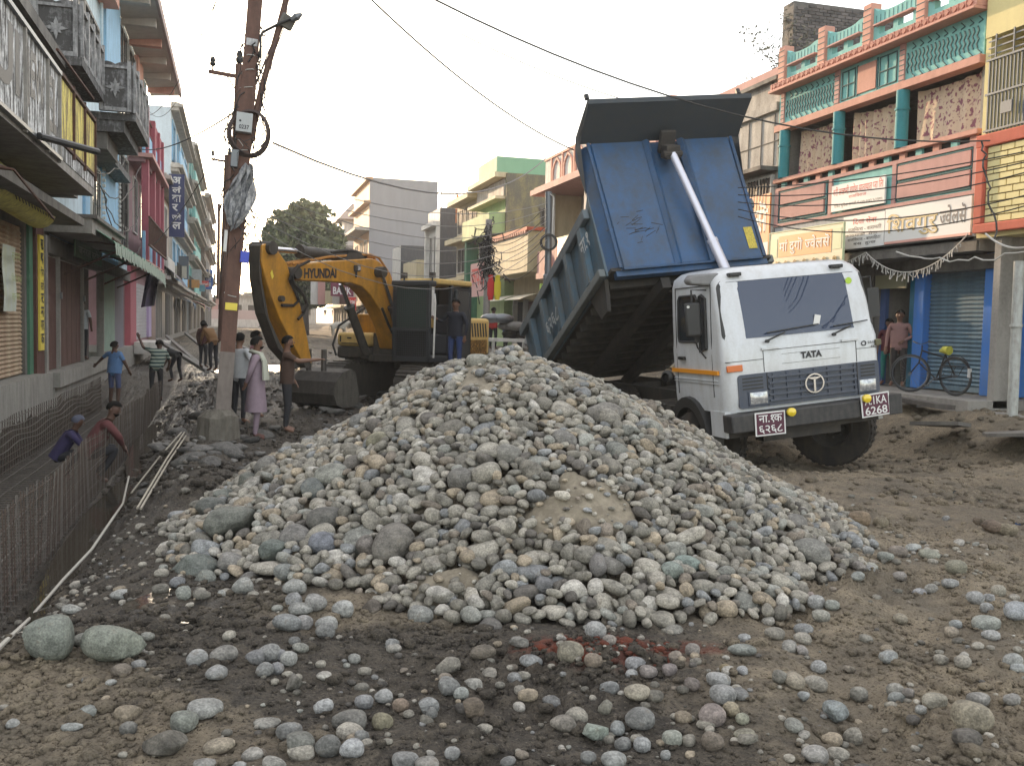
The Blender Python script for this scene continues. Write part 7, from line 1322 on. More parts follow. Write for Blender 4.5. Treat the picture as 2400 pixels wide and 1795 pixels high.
# bucket
b0 = xp(748, 902, YB); bx_, bz_ = b0.x, b0.z
mb = MB(); pr = [(q[0]*.86, q[1]*.86-.08) for q in [(.55, .42), (.35, .5), (.05, .42), (-.22, .2), (-.32, -.1), (-.2, -.35), (.1, -.45), (.5, -.42), (.75, -.3)]]
sh = [(bx_-p[0]*.95, bz_+p[1]) for p in pr]; n = len(sh)
mb.add([(x, YB+y, z) for y in (-.6, .6) for x, z in sh], [(i, i+1, n+i+1, n+i) for i in range(n-1)]); mb.add([(bx_-p[0]*.88, YB+y, bz_+p[1]*.9) for y in (-.57, .57) for p in pr], [(i, i+1, n+i+1, n+i) for i in range(n-1)])
bu = X_('bucket', mb, worn('worn_bucket_steel', (.06, .052, .045), (.03, .026, .022), .7, 3, rough=.7, metal=.2))
for y in (-.6, .57): mb = MB(); mb.prism([(x, z) for x, z in sh], YB+y, YB+y+.03); X_('bucket_side', mb, worn('polished_bucket_side', (.11, .1, .085), (.04, .036, .03), .8, 3, rough=.6, metal=.3), bu)
for k in range(5): y = YB-.5+.25*k; mb = MB(); mb.prism([(bx_-.66, bz_-.36), (bx_-.98, bz_-.24), (bx_-.66, bz_-.27)], y-.05, y+.05); X_('tooth', mb, M_xd, bu)
mb = MB(); mb.tube([(bx_+.1, YB-.2, bz_+.3), (bx_+.1, YB-.2, bz_+.75)], .06, 8); mb.tube([(bx_+.1, YB+.2, bz_+.3), (bx_+.1, YB+.2, bz_+.75)], .06, 8); X_('bucket_link', mb, M_xd, bu, stuff=True)
# upper body
mb = MB(); mb.box(-1.2, 1.3, -1.25, 1.25, .95, 1.1); mb.box(.1, 1.2, -.5, .32, 1.1, 1.6); mb.lathe([(.6, .75), (.6, .95)], (0, 0, 0), (0, 0, 1), 24); X_('turntable_frame', mb, M_xd)
mb = MB(); mb.box(-1.15, -.05, -1.25, 1.3, 1.1, 2.0); eh = X_('engine_hood', mb, M_xyl, bevel=.08)
mb = MB()
for k in range(7): mb.prism([(-1.0+.13*k, 1.55), (-.94+.13*k, 1.55), (-.88+.13*k, 1.88), (-.94+.13*k, 1.88)], 1.3, 1.306)
X_('vent_slot', mb, M_black, eh, stuff=True); mb = MB(); mb.box(-1.0, -.15, 1.3, 1.304, 1.15, 1.48); X_('mesh_vent', mb, worn('orange_mesh', (.5, .25, .04), (.05, .03, .01), .9, 20, lo=.4, hi=.5, fine=60), eh)
mb = MB(); mb.box(.3, 1.55, -1.3, -.55, 1.0, 1.28); X_('tool_box_base', mb, M_xd, bevel=.05); mb = MB(); mb.box(.85, 1.55, -1.3, -.55, 1.28, 1.6); tb2 = X_('tool_box', mb, M_xyl, bevel=.07); mb = MB(); mb.box(-.1, .84, -1.3, -.6, 1.28, 2.05); X_('fuel_tank', mb, M_yx, bevel=.05)
mb = MB(); mb.box(1.551, 1.57, -1.15, -.7, 1.34, 1.36); mb.box(1.551, 1.565, -1.2, -1.17, 1.38, 1.52); mb.box(1.551, 1.565, -.68, -.65, 1.38, 1.52); mb.box(1.551, 1.575, -.98, -.87, 1.46, 1.49); X_('box_latch', mb, M_black, tb2, stuff=True)
mb = MB(); mb.tube([(.9, -.95, 2.2), (1.35, -1.4, 1.75), (1.5, -1.45, 1.3), (1.5, -1.35, 1.05)], .028, 6); mb.tube([(.9, -.95, 2.2), (.5, -.9, 2.5)], .025, 6); X_('handrail', mb, M_black)
# cab
cx0, cx1, cy0, cy1, cz0, cz1 = -.05, 1.75, .42, 1.4, 1.0, 2.72
fr = MB(); t_ = .09
for (x, y) in ((cx1-t_, cy0), (cx1-t_, cy1-t_), (cx0, cy0), (cx0, cy1-t_), (.75, cy1-t_)): fr.box(x, x+t_, y, y+t_, cz0, cz1)
fr.box(cx0, cx1, cy0, cy1, cz0, cz0+.12); cb_ = X_('cab_frame', fr, M_xg, bevel=.012)
mb = MB(); mb.box(cx0, cx1-.25, cy0, cy1+.02, cz1, cz1+.13); X_('cab_roof', mb, M_xyl, bevel=.04); mb = MB(); mb.box(cx1-.26, cx1+.04, cy0-.02, cy1+.02, cz1-.05, cz1+.07); X_('roof_front', mb, M_xg, bevel=.03)
mb = MB(); mb.box(cx1-.05, cx1-.03, cy0+t_, cy1-t_, cz0+.7, cz1); X_('front_glass', mb, plain('greenish_cab_glass', (.05, .08, .07), .06, spec=.8), cb_); mb = MB(); mb.box(cx1-.05, cx1-.03, cy0+t_, cy1-t_, cz0+.12, cz0+.68); X_('lower_front', mb, M_dark, cb_)
mb = MB()
for k in range(19): y = cy0+.05*k+.02; mb.box(cx1+.01, cx1+.02, y, y+.008, cz0+.1, cz1-.05)
for k in range(32): z = cz0+.1+.05*k; mb.box(cx1+.02, cx1+.028, cy0, cy1, z, z+.008)
mb.box(cx1+.0, cx1+.04, cy0, cy1, cz0+.68, cz0+.74); X_('mesh_guard', mb, M_xg, cb_, stuff=True)
mb = MB(); mb.box(cx0, cx0+.03, cy0, cy1, cz0, cz1); mb.box(cx0, .72, cy1-.04, cy1-.02, cz0+.8, cz1-.05); mb.box(cx0, .72, cy1-.04, cy1+.0, cz0, cz0+.8); X_('cab_side_panel', mb, M_xg, cb_); mb = MB(); mb.box(cx0+.08, .68, cy1-.019, cy1-.01, cz0+.85, cz1-.12); X_('side_glass', mb, M_glass, cb_)
mb = MB(); mb.box(.15, .6, .6, 1.15, 1.15, 1.6); mb.box(.1, .25, .6, 1.15, 1.6, 2.3); X_('seat', mb, plain('grey_seat', (.08, .08, .09), .8), cb_, bevel=.05)
mb = MB(); mb.box(-.1, -.02, cy0, cy0+.02, cz0, cz1); mb.box(cx0, cx1, cy0, cy0+.02, cz0, cz0+.75); X_('far_side_panel', mb, M_dark, cb_)
# open door, swung back along the side
DM = Matrix.Translation((.72, cy1+.02, 0)) @ Matrix.Rotation(R(24), 4, 'Z'); mb = MB()
for r_ in ((-.75, -.68, 1.02, 2.62), (-.07, 0, 1.02, 2.62)): mb.box(r_[0], r_[1], 0, .06, r_[2], r_[3], 0, DM)
for z in (1.02, 1.7, 2.55): mb.box(-.75, 0, 0, .06, z, z+.08, 0, DM)
mb.box(-.68, -.07, .01, .05, 1.1, 1.7, 0, DM); mb.v = [tuple(v) for v in mb.v]; do = X_('cab_door', mb, M_xg, bevel=.01); mb = MB(); mb.box(-.67, -.08, .02, .03, 1.78, 2.55, 0, DM); X_('door_glass', mb, plain('pale_green_glass', (.3, .33, .2), .1), do); mb = MB(); mb.box(-.4, -.1, .051, .056, 1.15, 1.65, 0, DM); X_('door_pocket', mb, worn('olive_panel', (.14, .12, .05), (.05, .04, .02), .4, 5), do)
mb = MB(); mb.tube([(cx1-.1, cy1+.06, 1.1), (cx1-.05, cy1+.1, 1.5), (cx1-.08, cy1+.1, 2.3), (cx1-.15, cy1+.03, 2.5)], .022, 6); X_('grab_rail', mb, M_white, cb_)
for y in (.55, 1.3): mb = MB(); mb.cbox((1.5, y, cz1+.2), (.1, .12, .12)); mb.tube([(1.5, y, cz1), (1.5, y, cz1+.15)], .02, 6); X_('roof_lamp', mb, M_xd, bevel=.015)
# tracks
for s_ in (-1, 1):
    y0, y1 = (.75, 1.3) if s_ > 0 else (-1.3, -.75); o_ = []
    for k in range(13): a = R(90-180*k/12); o_.append((1.7+.42*math.cos(a), .45+.42*math.sin(a)))
    for k in range(13): a = R(-90-180*k/12); o_.append((-1.6+.42*math.cos(a), .45+.42*math.sin(a)))
    mb = MB(); mb.prism(o_, y0, y1); tr_ = X_('track', mb, M_xd); mb = MB(); me = None
    def along(t):
        L1 = 3.3; Lc = math.pi*.44; tot = 2*L1+2*Lc; d = (t*tot) % tot
        if d < L1: return (-1.6+d, .89, 0)
        d -= L1
        if d < Lc: a = math.pi/2-d/.44; return (1.7+.44*math.cos(a), .45+.44*math.sin(a), a-math.pi/2)
        d -= Lc
        if d < L1: return (1.7-d, .01, math.pi)
        d -= L1; a = -math.pi/2-d/.44; return (-1.6+.44*math.cos(a), .45+.44*math.sin(a), a-math.pi/2)
    shoe = MB(); shoe.box(-.09, .09, -.28, .28, -.02, .02); shoe.box(-.015, .015, -.28, .28, .02, .05); sme = shoe.mesh('track_shoe', M_xd)
    for k in range(46): x, z, a = along(k/46); o = link('track_shoe', sme, tr_); o.matrix_basis = Matrix.Translation((x, (y0+y1)/2, z)) @ Matrix.Rotation(-a, 4, 'Y')
# ================================================================= rebar cage of the drain
M_reb = worn('rusted_rebar', (.085, .06, .045), (.045, .033, .026), .6, 5, rough=.75, bump=0); M_rebg = worn('grey_rebar', (.13, .115, .1), (.07, .055, .045), .6, 4, rough=.6, bump=0)
cage = thing('rebar_cage', 'long open rebar cage of the drain standing in the trench on the left', 'rebar cage', (-2.5, 15, -.62))
def swayx(y, z, s): return .035*math.sin(y*1.3+s)*(z+.7)+.02*math.sin(y*3.1+s*2)*(z+.7)
def bar(name, pts, r_, mat): mb = MB(); mb.tube(pts, r_, 4, cap=False); return part(name, mb, mat, cage)
y = 6.0; k = 0
while y < 24.4:
    z1 = .2+.02*math.sin(y*2.2)+.012*((k*37) % 5-2)/2; bar('vertical_bar', [(-1.75+swayx(y, -.6, 1), y, -.7), (-1.75+swayx(y, -.2, 1), y+.01*((k*13) % 7-3)/3, -.2), (-1.75+swayx(y, z1, 1), y+.02*((k*29) % 7-3)/3, z1)], (.0062), M_reb if (k*7) % 10 < 6 else M_rebg); y += .1; k += 1
y = 6.0; k = 0
while y < 26:
    bar('vertical_bar', [(-3.27+swayx(y, -.6, 2), y, -.7), (-3.27+swayx(y, .18, 2), y, .18)], .0075, M_reb); y += .18; k += 1
for q in range(8): z = -.6+.105*q; bar('horizontal_bar', [(-1.762+swayx(6+i*.6, z, 1), 6+i*.6, z+.01*math.sin(i*1.3+q)) for i in range(32)], .0075, M_reb)
for q in range(8): z = -.6+.105*q; wv = .03 if q > 2 else .0; bar('horizontal_bar', [(-3.25+swayx(6+i*.4, z, 2), 6+i*.4, z+wv*math.sin(i*.9+q)+.02*math.sin(i*.37)) for i in range(51)], .0085 if q > 2 else .007, M_rebg if q > 2 else M_reb)
y = 6.0
while y < 25: bar('floor_bar', [(-3.3, y, -.6), (-2.5, y+.02, -.605), (-1.72, y, -.6)], .008, M_rebg); y += .16
for q in range(6): x = -3.1+.25*q; bar('floor_long_bar', [(x+.02*math.sin(i), 6+i*1.3, -.585) for i in range(15)], .008, M_rebg)
# planks and sticks on the mud
def marchg(x, y, lo=4, hi=80):
    d = ray(x, y); t = lo
    while t < hi:
        p = CP+d*t
        if p.z <= float(ground_h(p.x, p.y)): break
        t *= 1.006
    return CP+d*t, t
def gl(*pts, dz=.03):
    out = []
    for p in pts: q, _ = marchg(*p, lo=4.5); q.z = float(ground_h(q.x, q.y))+dz; out.append(q)
    return out
for k, (a, c, lab) in enumerate([((322, 1205), (432, 1025), 'short bent rod lying nearest the pile on the left mud'), ((330, 1212), (436, 1030), 'long straight bamboo stick beside the short rod on the left'), ((308, 1172), (425, 1022), 'leftmost thin stick of the three on the mud bank')]):
    a, c = gl(a, c, dz=.06); mb = MB(); m_ = a.lerp(c, .5); m_.z += .03; mb.tube([a, m_, c], .013, 5); single('bamboo_stick', mb, plain('pale_bamboo', (.32, .29, .23), .7), lab, 'stick', 'sticks on the left mud bank')
pts = gl((302, 1125), (288, 1190), (262, 1240), (215, 1300), (150, 1370), (70, 1465), (10, 1535), (-60, 1610), dz=.05); mb = MB(); mb.tube(pts, .013, 6); single('rope', mb, plain('pale_rope', (.4, .38, .33), .85), 'long pale rope lying from the cage down to the left bottom edge', 'rope', smooth=50)
# ================================================================= leaning iron pole with its clutter
M_iron = worn('red_brown_iron_pole', (.13, .065, .045), (.05, .03, .025), .6, 4, rough=.7); M_ironb = worn('dusty_pole_foot', (.2, .17, .15), (.09, .07, .06), .5, 5, rough=.8)
PD = 14.6; pb = onD(512, 1010, PD); pb.z = float(ground_h(pb.x, pb.y))
def pp(x, y, D=None): return onD(x, y, D or PD)
pole = thing('utility_pole', 'tall leaning red brown iron utility pole hung with boxes and cables', 'pole', pb)
a, c = pp(523, 960), pp(603, -60); ax = (c-a).normalized(); sd_ = ax.cross(Vector((0, 1, 0))).normalized(); fd_ = sd_.cross(ax)
def ibeam(mb, a, c, w_, d_, t_):
    for (x0, x1, y0, y1) in ((-w_/2, w_/2, -d_/2, -d_/2+t_), (-w_/2, w_/2, d_/2-t_, d_/2), (-t_/2, t_/2, -d_/2+t_, d_/2-t_)):
        q = [(x0, y0), (x1, y0), (x1, y1), (x0, y1)]; mb.add([P+sd_*x+fd_*y for P in (a, c) for x, y in q], [(0, 1, 2, 3), (7, 6, 5, 4)]+[(i, (i+1) % 4, 4+(i+1) % 4, 4+i) for i in range(4)])
mb = MB(); ibeam(mb, a, c, .22, .2, .02); part('pole_beam', mb, M_iron, pole); mb = MB(); ibeam(mb, a-ax*.2, a+ax*.9, .225, .205, .023); part('pole_foot', mb, M_ironb, pole)
def coll(i, j):
    an = 2*math.pi*i/16; r_ = (.3, .28, .27, .18, .13)[j]*(1+.06*math.sin(i*2.3+j)); nz = [float(fbm(np.array(math.cos(an)*1.5+q), np.array(math.sin(an)*1.5+j*1.1), 2, 8+q)) for q in range(3)]
    return pb+Vector((r_*math.cos(an)*1.05+.06*nz[0], r_*math.sin(an)*.8+.06*nz[1], (-.35, .1, .4, .5, .48)[j]+.08*nz[2]))
mb = MB(); mb.grid(coll, 16, 5, closeu=True); part('concrete_collar', mb, worn('rough_concrete_collar', (.15, .135, .11), (.06, .05, .04), .7, 6, bump=.7, fine=40), pole)
def onpole(y, side=0, out=-.14): t = (y-960)/(-60-960); return a.lerp(c, t)+sd_*side+fd_*out
def pbox(name, y0, y1, w_, dp, side, mat, label=None, txt=None):
    q0, q1 = onpole(y0, side, 0), onpole(y1, side, 0); mid = (q0+q1)/2; h = (q1-q0).length; s_ = 1 if fd_.y > 0 else -1
    Mx = Matrix((sd_, fd_, ax)).transposed().to_4x4(); Mx.translation = mid-fd_*s_*(.1+dp/2); mb = MB(); mb.box(-w_/2, w_/2, -dp/2, dp/2, -h/2, h/2, 0, Mx); o = part(name, mb, mat, pole, bevel=.006)
    if txt: mb = MB(); sx_ = 1 if sd_.x > 0 else -1; O = Mx @ Vector((-w_*.3*sx_, -s_*(dp/2+.003), -h*.36)); put_text(mb, txt, O, sd_*sx_, ax, w_*.62, h*.22, bold=.02); part('number', mb, P_black, o); mb = MB(); mb.lathe([(0, 0), (.018, 0)], Mx @ Vector((-w_*.25*sx_, -s_*(dp/2+.004), h*.05)), -fd_*s_, 10); part('knob', mb, P_black, o)
    return o
pbox('meter_box', 318, 274, .24, .14, .02, worn('grey_meter_box', (.45, .47, .47), (.25, .25, .25), .3, 6), txt='0237'); pbox('junction_box', 400, 360, .11, .12, .12, M_steel); pbox('blue_box', 616, 590, .13, .1, -.14, plain('blue_plastic', (.05, .08, .5), .5)); pbox('warning_plate', 728, 711, .18, .01, .0, P_yel); pbox('number_tag', 113, 96, .17, .01, .0, worn('silver_foil', (.5, .5, .5), (.1, .1, .1), .7, 14)); pbox('white_tube', 595, 545, .05, .05, .16, P_white)
mb = MB()
for yy in (140, 172, 205, 690, 350): q = onpole(yy, 0, 0); mb.tube([q+sd_*.12*math.cos(t)+fd_*.12*math.sin(t)+ax*.04*math.cos(t+yy) for t in [k*math.pi/5 for k in range(11)]], .008, 4)
part('wire_tie', mb, M_wirel, pole, stuff=True)
# cable coil and loose strands
mb = MB(); cc_ = onpole(315, -.06, -.16*(1 if fd_.y > 0 else -1))
for k in range(5): mb.tube([cc_+sd_*(.27+.012*k)*math.cos(t)+ax*(.33+.01*k)*math.sin(t)+fd_*(.02*k+.04*math.sin(2*t)) for t in [q*2*math.pi/28 for q in range(29)]], .016, 5)
part('cable_coil', mb, plain('brown_black_cable', (.05, .03, .025), .6), pole, smooth=60)
rr = random.Random(21); mb = MB()
for k in range(46):
    y0 = rr.uniform(60, 560); q = onpole(y0, rr.choice((-1, 1))*rr.uniform(.08, .16), rr.uniform(-.15, .1)); pts = [q]; s_ = rr.choice((-1, 1))
    for i in range(7): q = q+Vector((rr.gauss(0, .05)+s_*.01, rr.gauss(0, .05), -rr.uniform(.03, .16))); pts.append(q.copy())
    mb.tube(pts, rr.choice((.006, .009, .013)), 4)
for k in range(22):
    q = onpole(rr.uniform(300, 350), .14, -.05); pts = [q]; 
    for i in range(6): q = q+Vector((rr.uniform(.0, .09), rr.gauss(0, .04), rr.gauss(-.03, .05))); pts.append(q.copy())
    mb.tube(pts, .006, 4)
part('loose_cables', mb, M_wire, pole, stuff=True)
for k, (y0, o_) in enumerate([(330, .14), (430, .12)]): q = onpole(y0, o_, -.1); mb = MB(); mb.tube([q+Vector((.28*math.sin(t*.5)*1.2, 0, -.55*(1-math.cos(t))/2*1.6)) for t in [i*math.pi*1.6/14 for i in range(15)]], .007, 4); part('hanging_loop', mb, M_wirel, pole)
# hanging plastic rag
def ragp(i, j):
    t = j/14; s_ = i/12-.5; L0, L1 = pp(583, 388, PD-.25), pp(545, 530, PD-.25); q = L0.lerp(L1, t); w_ = .1+.62*math.sin(min(t*1.6, 1.6))*(1-t)**.6
    return q+Vector((s_*w_+.03*math.sin(i*1.9+j*.6), .07*math.sin(i*1.7)+.03*math.sin(j*1.3+i), .05*math.sin(i*2.1)*t+.04*math.sin(i*.9)))
mb = MB(); mb.grid(ragp, 13, 15); single('torn_rag', mb, worn('printed_plastic_rag', (.55, .55, .55), (.1, .11, .13), .8, 9, lo=.4, hi=.55, bump=.3, fine=30), 'torn whitish plastic sheet hanging on the leaning pole', 'rag', smooth=60)
# street lamp arm and the leaning tube bundle
mb = MB(); mb.tube([pp(611, 138, PD-.1), pp(611, 85, PD-.1), pp(616, 76, PD-.1), pp(655, 56, PD-.1), pp(700, 38, PD-.1)], .022, 6); ar = part('lamp_arm', mb, M_black, pole); mb = MB(); q0, q1 = pp(683, 48, PD-.1), pp(708, 33, PD-.1); mb.tube([q0, q0.lerp(q1, .5), q1], [.035, .06, .02], 8); part('street_lamp', mb, M_steel, ar)
o = thing('leaning_tube', 'rusty tube wrapped in cables leaning right of the iron pole', 'tube', pp(600, 300)); mb = MB(); mb.tube([pp(676, -20), pp(655, 60), pp(640, 115), pp(615, 200), pp(600, 265), pp(590, 330)], .05, 8); part('tube', mb, M_iron, o, smooth=50)
mb = MB(); rr = random.Random(8)
for k in range(9):
    pts = [pp(676+rr.gauss(0, 5), -20), pp(655+rr.gauss(0, 5), 60), pp(636+rr.gauss(0, 6), 125), pp(612+rr.gauss(0, 7), 210), pp(600+rr.gauss(0, 6), 280), pp(585+rr.gauss(0, 6), 350)]; mb.tube([q+Vector((0, rr.gauss(0, .04), 0)) for q in pts], .011, 4)
part('cable_bundle', mb, plain('brown_cable', (.07, .035, .03), .6), o, stuff=True)
mb = MB(); q = pp(672, 52); mb.cbox(q, (.22, .14, .2), (.3, .4, .3)); part('transformer_clamp', mb, M_conc_d, o, bevel=.02)
# the slimmer poles with crossarms behind
def tpole(label, top, bot, D, r_, arm, arm2=None, ins=True, name='crossarm_pole'):
    o = thing(name, label, 'pole', onD(*bot, D)); mb = MB(); mb.tube([onD(*bot, D), onD(*top, D)], [r_*1.2, r_], 8); part('pole_shaft', mb, M_iron, o, smooth=50)
    if arm:
        p0, p1 = onD(*arm[0], D), onD(*arm[1], D); mb = MB(); mb.tube([p0, p1], .045, 4); part('crossarm', mb, M_iron, o); br = p0.lerp(p1, .5); mb = MB(); mb.tube([p0.lerp(p1, .45), p1-Vector((0, 0, .5))], .015, 4); part('brace', mb, M_iron, o)
        mb = MB(); q = p0.lerp(p1, .1); mb.lathe([(.015, 0), (.015, .1), (.05, .12), (.055, .16), (.035, .18), (.05, .21), (.03, .27), (0, .28)], q, (0, 0, 1), 8); part('insulator', mb, M_black, o, smooth=60)
    if ins: mb = MB(); mb.lathe([(.02, 0), (.06, .05), (.065, .1), (.04, .13), (.055, .17), (.03, .24), (0, .25)], onD(*top, D), (0, 0, 1), 8); part('insulator', mb, M_black, o, smooth=60)
    return o
tpole('slim rusty pole with crossarm just left of the leaning iron pole', (561, 152), (528, 930), PD+2.2, .07, ((490, 168), (578, 184)))
tpole('shorter far rusty pole with small crossarm behind the leaning pole', (538, 365), (524, 800), PD+14, .16, ((495, 373), (536, 380)))
tpole('thin far pole seen left of the leaning pole above the red sign', (513, 478), (511, 700), 60, .1, None, ins=False)
# right side poles
q = onD(1282, 800, 27); rp = thing('street_pole', 'grey street pole with meter and cable coils left of the tipper', 'pole', q); mb = MB(); mb.tube([onD(1283, 830, 27), onD(1286, 450, 27)], .1, 10); part('pole_shaft', mb, M_steel, rp, smooth=50); mb = MB(); mb.cbox(onD(1284, 655, 26.8), (.26, .15, .3)); part('meter_box', mb, M_steel, rp, bevel=.03)
mb = MB(); c_ = onD(1286, 568, 26.8); [mb.tube([c_+CR*(.2+.015*k)*math.cos(t)+CU*(.2+.012*k)*math.sin(t) for t in [i*math.pi/9 for i in range(19)]], .018, 4) for k in range(4)]; part('cable_coil', mb, M_wire, rp); mb = MB(); mb.tube([onD(1289, 455, 26.9), onD(1298, 462, 26.9), onD(1294, 550, 26.9)], .02, 5); part('white_conduit', mb, M_white, rp)
q = onD(1140, 800, 36); rp2 = thing('street_pole', 'dark street pole choked with tangled cables behind the excavator cab', 'pole', q); mb = MB(); mb.tube([onD(1137, 830, 36), onD(1146, 515, 36)], .13, 8); part('pole_shaft', mb, M_conc, rp2, smooth=50); mb = MB(); rr = random.Random(3)
for k in range(60):
    q = onD(1143+rr.gauss(0, 5), rr.uniform(535, 650), 35.8); pts = [q.copy()]
    for i in range(6): q = q+Vector((rr.gauss(0, .12), rr.gauss(0, .1), rr.gauss(-.05, .16))); pts.append(q.copy())
    mb.tube(pts, .022, 4)
part('cable_tangle', mb, M_wire, rp2, stuff=True)
# ================================================================= overhead wires
def wires(label, a, Da, c, Dc, sag, r_=.012, m=None, n=16, seed=0, jit=0, name='overhead_cable'):
    mb = MB(); cable(mb, onD(*a, Da), onD(*c, Dc), sag, r_, n, seed, jit); single(name, mb, m or M_wire, label, 'cable')
M_wf = plain('weathered_grey_cable', (.22, .21, .2), .7)
wires('long cable crossing the sky from top centre to the turquoise house', (1000, -10), 12, (2320, 330), 15, .55, .013)
wires('thin cable from top centre down to the pink balcony house', (860, -10), 20, (1345, 352), 30, .35, .02)
wires('long faint cable from the leaning pole toward the green roof', (640, 335), PD, (1290, 360), 40, 1.2, .02, M_wf)
wires('thin cable high above the tipper from upper right to the old house', (1080, 80), 25, (1740, 300), 24, .3, .013)
wires('cable from the leaning pole to the left ornate balcony', (547, 265), PD, (330, 350), 30, .2, .014)
wires('cable from the leaning pole down to the left awning', (545, 300), PD, (360, 575), 30, .15, .01)
wires('cable from upper left sky to the left eave', (508, 0), 16, (352, 270), 36, .4, .01)
wires('second cable from the sky down the left side to the far houses', (505, 10), 16, (350, 262), 30, .8, .006)
for k in range(7): wires(['uppermost', 'second', 'third', 'fourth', 'fifth', 'sixth', 'lowest'][k]+' cable of the bunch running from the pole past the tree', (590, 395+22*k), PD, (1285, 475+14*k), 27, .5+.12*k, .008, M_wf, seed=k, jit=.01)
for k in range(6): wires(['top', 'second', 'third', 'fourth', 'fifth', 'bottom'][k]+' cable between the two right hand street poles', (1143, 560+9*k), 36, (1284, 480+22*k), 27, .3+.1*k, .012)
for k in range(5): wires(['top', 'second', 'middle', 'fourth', 'bottom'][k]+' cable crossing before the turquoise house signs', (1730, 440+17*k), 15.5, (2420, 352+24*k+(30 if k > 2 else 0)), 11.5, .1+.05*k, .009, seed=k)
wires('cable looping down the corner between turquoise and yellow house', (2300, 330), 13.6, (2330, 560), 13.2, -.1, .014, jit=.05)
wires('slack pale cable from the shop corner to the right edge', (2310, 548), 13, (2420, 575), 12, .1, .014, M_wirel); wires('knotted pale wire under the shop sign to the right edge', (2100, 590), 14, (2420, 580), 12, .15, .012, M_wirel, jit=.04)
for k in range(4): wires(['highest', 'second', 'third', 'lowest'][k]+' dark cable sagging along the left blue facade', (215+10*k, 400+18*k), 22, (330, 300+90*k), 34, .6+.2*k, .014, seed=k, jit=.06)
# ================================================================= bicycle against the blue shutter
bk = thing('bicycle', 'old black bicycle with yellow saddle cover leaning on the blue shutter', 'bicycle', (12.95, 15.1, .6))
Wr, Wf = Vector((13.15, 14.72, .6)), Vector((12.95, 15.72, .6)); r0 = .36
def wheel2(c_, ax_):
    c_ = c_+Vector((0, 0, r0)); ax_ = Vector(ax_).normalized(); u_ = ax_.cross(Vector((0, 0, 1))).normalized(); v_ = u_.cross(ax_); ring = lambda r_: [c_+u_*r_*math.cos(t)+v_*r_*math.sin(t) for t in [i*2*math.pi/32 for i in range(33)]]
    mb = MB(); mb.tube(ring(r0), .02, 6); w_ = part('wheel', mb, plain('tyre_rubber', (.05, .05, .05), .8), bk, smooth=60); mb = MB(); mb.tube(ring(r0-.03), .012, 5); part('rim', mb, M_steel, w_); mb = MB()
    for k in range(18): t = k*2*math.pi/18; mb.tube([c_, c_+u_*(r0-.03)*math.cos(t)+v_*(r0-.03)*math.sin(t)], .0025, 3)
    part('spokes', mb, M_steel, w_, stuff=True); mb = MB(); mb.tube([c_-ax_*.05, c_+ax_*.05], .025, 8); part('hub', mb, M_steel, w_)
wheel2(Wr, (1, .12, .05)); wheel2(Wf, (1, .95, .05))
rc, fc = Wr+Vector((0, 0, r0)), Wf+Vector((0, 0, r0)); bb = Vector((13.06, 15.12, .88)); st_ = Vector((13.13, 14.98, 1.36)); hd = Vector((13.02, 15.5, 1.42)); hb2 = Vector((13.0, 15.54, 1.18))
mb = MB(); [mb.tube([p_, q_], .016, 6) for p_, q_ in ((rc, bb), (rc, st_), (bb, st_), (bb, hb2), (hd, st_-Vector((0, 0, .06))), (hd, hb2))]; part('frame', mb, M_black, bk); mb = MB(); mb.tube([hb2, fc], .014, 6); mb.tube([hd, hd+Vector((0, .0, .1))], .014, 6); part('fork', mb, M_black, bk)
mb = MB(); h0 = hd+Vector((0, .02, .12)); mb.tube([h0+Vector((-.25, -.18, .02)), h0+Vector((-.22, -.02, .06)), h0, h0+Vector((.2, .0, .06)), h0+Vector((.22, -.18, .02))], .012, 6); part('handlebar', mb, M_chrome, bk)
mb = MB(); mb.tube([st_+Vector((0, .14, .06)), st_+Vector((0, .05, .09)), st_+Vector((0, -.1, .08))], [.03, .07, .09], 8); part('saddle', mb, worn('yellow_saddle_cover', (.55, .5, .06), (.1, .25, .05), .5, 12), bk, smooth=60)
mb = MB(); mb.box(13.05, 13.23, 14.55, 14.95, 1.14, 1.16); [mb.tube([(x, 14.6, 1.15), (x, 14.72, .97)], .006, 4) for x in (13.05, 13.23)]; part('rear_rack', mb, M_black, bk); mb = MB(); mb.tube([rc+Vector((-.0, (r0+.04)*math.cos(t), (r0+.04)*math.sin(t))) for t in [R(20+15*i) for i in range(10)]], .018, 5, sq=.3); part('mudguard', mb, M_black, bk)
mb = MB(); mb.tube([bb+Vector((-.06, 0, 0)), bb+Vector((.06, 0, 0))], .03, 8); mb.tube([bb+Vector((-.06, 0, 0)), bb+Vector((-.08, .12, -.12))], .01, 5); mb.cbox(bb+Vector((-.11, .12, -.13)), (.08, .06, .02)); mb.tube([bb+Vector((.06, 0, 0)), bb+Vector((.08, -.12, .12))], .01, 5); mb.lathe([(.09, 0), (.09, .006)], bb+Vector((-.05, 0, 0)), (1, 0, 0), 16); part('crank', mb, M_steel, bk); mb = MB(); mb.box(13.12, 13.2, 14.36, 14.38, .95, 1.12); part('reflector', mb, P_white, bk)
